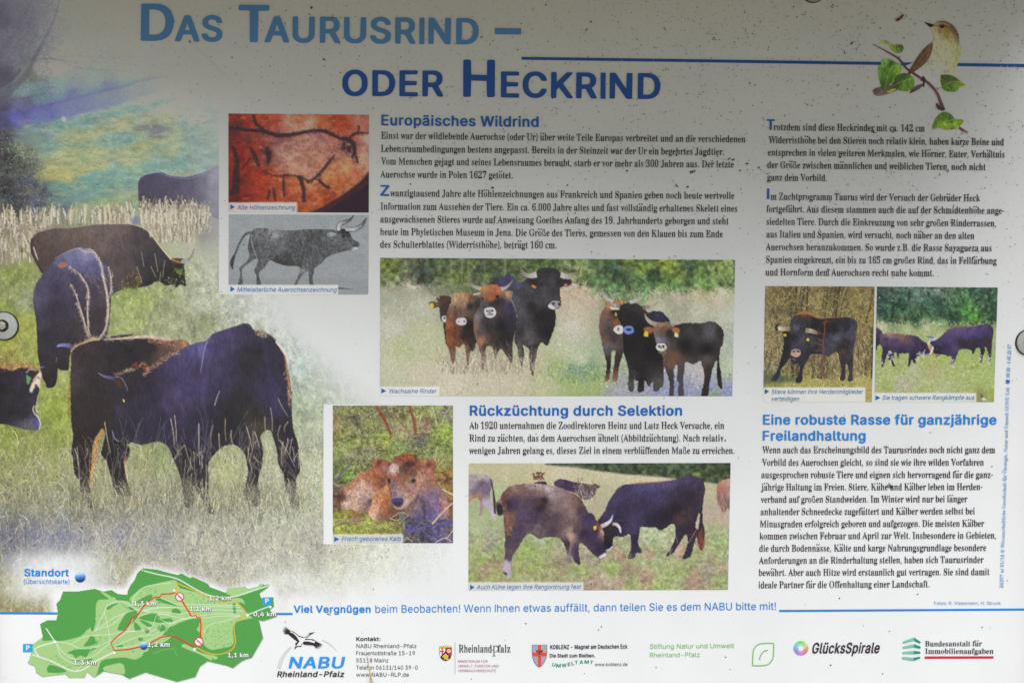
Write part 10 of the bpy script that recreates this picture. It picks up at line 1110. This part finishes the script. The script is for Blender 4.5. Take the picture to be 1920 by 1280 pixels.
# dirt and algae specks: too many to count, one part of the board
R2 = np.random.default_rng(5)
V, F, C, n = [], [], [], 0
def speck(px, py, r, col, flat=1.0, rot=0., d=.0016):
    global n
    k = 6; a = np.linspace(0, 2*math.pi, k, endpoint=False)+R2.uniform(0, 1); rr = r*R2.uniform(.55, 1.25, k)
    x = np.cos(a)*rr; y = np.sin(a)*rr*flat; x, y = x*math.cos(rot)-y*math.sin(rot), x*math.sin(rot)+y*math.cos(rot)
    X_ = np.append(px+x, px); Y_ = np.append(py+y, py)
    V.append(np.concatenate([W(X_[:-1], Y_[:-1], d), W(X_[-1:], Y_[-1:], d+(min(r, 2)*PXM*.5 if d > .001 else .00005))])-[0, 0, ZC])
    for i in range(k): F.append((n+i, n+k, n+(i+1) % k))
    C.append(np.tile(np.clip(np.array(col)*R2.uniform(.7, 1.3), .003, .8), (k+1, 1))); n += k+1
MOSS = [(.12, .115, .03), (.18, .17, .06), (.26, .25, .12), (.30, .28, .16), (.09, .085, .025)]; DARK = [(.02, .017, .014), (.035, .03, .022), (.06, .05, .04)]; PALE = [(.42, .41, .37), (.36, .35, .31), (.48, .46, .40)]; RUST = [(.16, .07, .03), (.22, .12, .05)]
pick = lambda L_: L_[R2.integers(len(L_))]
PICS = [(428, 213, 692, 552), (712, 484, 1378, 743), (624, 760, 850, 1018), (878, 868, 1370, 1106), (1431, 536, 1871, 754), (240, 560, 620, 1060), (1632, 60, 1825, 250), (40, 1060, 530, 1282), (240, 200, 410, 560)]
for _ in range(230):                       # fine dark flecks everywhere
    speck(R2.uniform(-10, 1930), R2.uniform(-5, 1285), abs(R2.normal(0, .4))+.45, pick(DARK))
for _ in range(3600):                      # pale grey mottles where the panel stays damp
    y = min(1250, abs(R2.normal(0, 300))); x = 1930-abs(R2.normal(0, 800)) if R2.uniform() < .6 else R2.uniform(250, 1925)
    if x > 240 and not any(a-3 < x < b_+3 and c_-3 < y < d_+3 for a, c_, b_, d_ in PICS): speck(x, y, R2.uniform(.4, 1.7), pick(PALE), R2.uniform(.5, 1), R2.uniform(0, 3), .00095)
for _ in range(170):                       # moss in loose clusters, densest to the upper right
    x = R2.uniform(430, 1925) if R2.uniform() < .45 else R2.uniform(950, 1925); y = abs(R2.normal(0, 1))*210+5
    for _ in range(R2.integers(1, 8)): speck(x+R2.normal(0, 9), y+R2.normal(0, 6), R2.uniform(.35, 1.5)**1.3, pick(MOSS), R2.uniform(.5, 1), R2.uniform(0, 3))
for x, y, r in [(584, 14, 3), (607, 113, 3.2), (903, 70, 2.4), (356, 79, 2.6), (1597, 82, 3), (1603, 78, 1.6), (1368, 298, 3), (1374, 300, 2.4), (1296, 322, 3.4), (1303, 321, 2.2), (1388, 321, 2), (1290, 351, 2.6), (1269, 348, 2.2), (1636, 246, 3.4), (1630, 242, 2), (1641, 249, 1.8), (1575, 295, 2.6), (1568, 383, 2), (1552, 505, 2.6), (925, 352, 2.6), (770, 345, 2.2), (1064, 347, 2), (1176, 320, 2.4), (1402, 307, 3), (1423, 315, 2.6), (1107, 40, 1.8), (1150, 140, 1.8), (1099, 58, 2), (985, 125, 1.6), (1024, 8, 2)]:
    for _ in range(3): speck(x+R2.normal(0, 1.2), y+R2.normal(0, .9), r*R2.uniform(.5, .9), pick(MOSS[:2]), R2.uniform(.5, 1))
for x, y, r in [(1488, 13, 1.8), (1494, 32, 1.6), (1476, 31, 1.4), (1695, 72, 1.5), (1269, 291, 1.6), (1638, 44, 1.4), (1268, 292, 1.6), (1471, 218, 1.3), (950, 770, 1.6), (1260, 772, 1.6), (1360, 825, 1.6), (515, 620, 1.2), (603, 772, 1.2), (1860, 874, 1.3), (1574, 1121, 1.5), (1721, 1113, 1.3), (1842, 1175, 1.3), (1668, 1182, 1.3), (1655, 1262, 1.3), (1361, 1231, 1.5), (986, 1168, 1.4), (1128, 1174, 1.4), (1122, 1180, 1.2), (535, 1165, 1.2), (615, 1150, 1.6), (619, 1151, 1.2), (1004, 911, 1.4), (350, 525, 1), (173, 1178, 1.3), (298, 1129, 1.4), (700, 1104, 1.2), (716, 1044, 1.4), (678, 1054, 1.2), (1230, 1250, 1.2), (884, 1272, 1.3)]:
    speck(x, y, r, pick(DARK+RUST[:1]))
M_DIRT, ntd, bd = principled('dried_dirt', .9, .1)
ad = ntd.nodes.new('ShaderNodeVertexColor'); ad.layer_name = 'Col'; ntd.links.new(ad.outputs['Color'], bd.inputs['Base Color'])
dirt = mk('dirt_specks', np.concatenate(V), np.array(F), M_DIRT, board, np.concatenate(C)); dirt['kind'] = 'stuff'

tag(board, 'weathered white information board about cattle with blue headings, photographs and a green trail map', 'information board')

def ell(c, r, n=10):
    v, f = [], []
    for i in range(n+1):
        t_ = math.pi*i/n
        for j in range(12): a = 2*math.pi*j/12; v.append((c[0]+r[0]*math.cos(t_), c[1]+r[1]*math.sin(t_)*math.cos(a), c[2]+r[2]*math.sin(t_)*math.sin(a)))
    for i in range(n):
        for j in range(12): f.append((i*12+j, i*12+(j+1) % 12, (i+1)*12+(j+1) % 12, (i+1)*12+j))
    return v, f
def tube(pts, rad, n=6):
    p = np.array(pts, float); v, f = [], []
    rad = np.interp(np.linspace(0, 1, len(p)), np.linspace(0, 1, len(rad)), rad)
    for i, q_ in enumerate(p):
        t_ = p[min(i+1, len(p)-1)]-p[max(i-1, 0)]; t_ /= np.linalg.norm(t_); u = np.cross(t_, [0, 1, 0]); u /= np.linalg.norm(u); w2 = np.cross(t_, u)
        v += [q_+rad[i]*(math.cos(a)*u+math.sin(a)*w2) for a in np.linspace(0, 2*math.pi, n, endpoint=False)]
    for i in range(len(p)-1):
        for j in range(n): f.append((i*n+j, i*n+(j+1) % n, (i+1)*n+(j+1) % n, (i+1)*n+j))
    f += [tuple(range(n-1, -1, -1)), tuple(range((len(p)-1)*n, len(p)*n))]
    return v, f
def plain(name, col, rough=.6):
    m, nt, b = principled(name, rough, .25); N, L = nt.nodes, nt.links
    g = N.new('ShaderNodeNewGeometry'); n_ = N.new('ShaderNodeTexNoise'); n_.inputs['Scale'].default_value = 900; L.new(g.outputs['Position'], n_.inputs['Vector'])
    r = N.new('ShaderNodeValToRGB'); r.color_ramp.elements[0].color = (*[c*.6 for c in col], 1); r.color_ramp.elements[1].color = (*[min(1, c*1.3) for c in col], 1); L.new(n_.outputs['Fac'], r.inputs[0]); L.new(r.outputs[0], b.inputs['Base Color']); return m
# a fly on the lower right text
fly = bpy.data.objects.new('fly', None); COL.objects.link(fly); fly.location = W(1668, 909.5, 0); fly.rotation_euler = (0, math.radians(35), 0)
tag(fly, 'small dark fly sitting on the lower right paragraph', 'fly')
MF = plain('fly_body', (.035, .03, .022), .5)
v, f = ell((0, -.0028, 0), (.0026, .0011, .0012)); mk('abdomen', v, f, MF, fly, smooth=True)
v, f = ell((.0026, -.0029, 0), (.0013, .0011, .0012)); mk('head', v, f, MF, fly, smooth=True)
MW, ntw, bw = principled('fly_wing', .3, .4); bw.inputs['Base Color'].default_value = (.35, .30, .22, 1); bw.inputs['Alpha'].default_value = .6
for s in (-1, 1):
    wv = [(.0005, -.0036, 0), (-.001, -.0040, s*.0010), (-.0038, -.0042, s*.0022), (-.0048, -.0040, s*.0016), (-.0040, -.0038, s*.0006)]; mk('wing', wv+[(x, y+.00008, z) for x, y, z in wv], [(0, 1, 2, 3, 4), (9, 8, 7, 6, 5)]+[(i, (i+1) % 5, (i+1) % 5+5, i+5) for i in range(5)], MW, fly)
    for k in range(3): v, f = tube([((k-1)*.0011, -.0022, s*.0008), ((k-1)*.0018, -.0026, s*.0020), ((k-1)*.0022, -.0014, s*.0030)], [.00014, .0001]); mk('leg', v, f, MF, fly)
# a dry husk at the top right
hv, hf = [], []
for p_, r_ in (([(1680, 40), (1684, 37), (1688, 35)], [.0006, .0012, .0009]), ([(1688, 35), (1691, 31), (1694.5, 28.5)], [.0007, .0013, .0006]), ([(1688, 36), (1683, 34.5), (1678, 35.5)], [.0004, .0002, .0001]), ([(1687, 37), (1685, 40), (1686, 41)], [.0006, .0004, .0002]), ([(1689, 34), (1692, 35.5), (1693, 36.5)], [.0005, .0003, .0002]), ([(1691, 31), (1693, 28), (1692.6, 26.8)], [.0005, .0004, .0002])):
    pp = [W(x, y, .0016) for x, y in p_]; v, f = tube(pp, r_); hf += [tuple(i+len(hv) for i in q_) for q_ in f]; hv += list(v)
c0 = W(1687, 34, 0); husk = mk('plant_husk', np.array(hv)-c0, hf, plain('dry_husk', (.17, .045, .02)), None, smooth=True); husk.location = c0
tag(husk, 'tiny reddish brown plant husk stuck beside the printed bird', 'plant husk')
# dry grass stalk leaning in front of the lower edge
sv, sf = [], []
for pts, rad in (([(686.5, 1214), (688, 1228), (690, 1242), (692.5, 1256), (695, 1268), (698, 1280), (702, 1296), (708, 1325)], [.00012, .00035, .0006, .0008, .0011, .0011]), ([(692.5, 1256), (693.5, 1266), (694, 1276), (695, 1292), (700, 1325)], [.0002, .0005, .0007, .0008])):
    pp = cr_open(np.array([W(x, y, .012) for x, y in pts]), 4); v, f = tube(pp, rad); sf += [tuple(i+len(sv) for i in q_) for q_ in f]; sv += list(v)
c0 = W(702, 1300, .012); stalk = mk('grass_stalk', np.array(sv)-c0, sf, plain('dry_straw', (.52, .40, .20)), None, smooth=True); stalk.location = c0
tag(stalk, 'thin dry straw coloured grass stalk in front of the address lines', 'grass stalk')
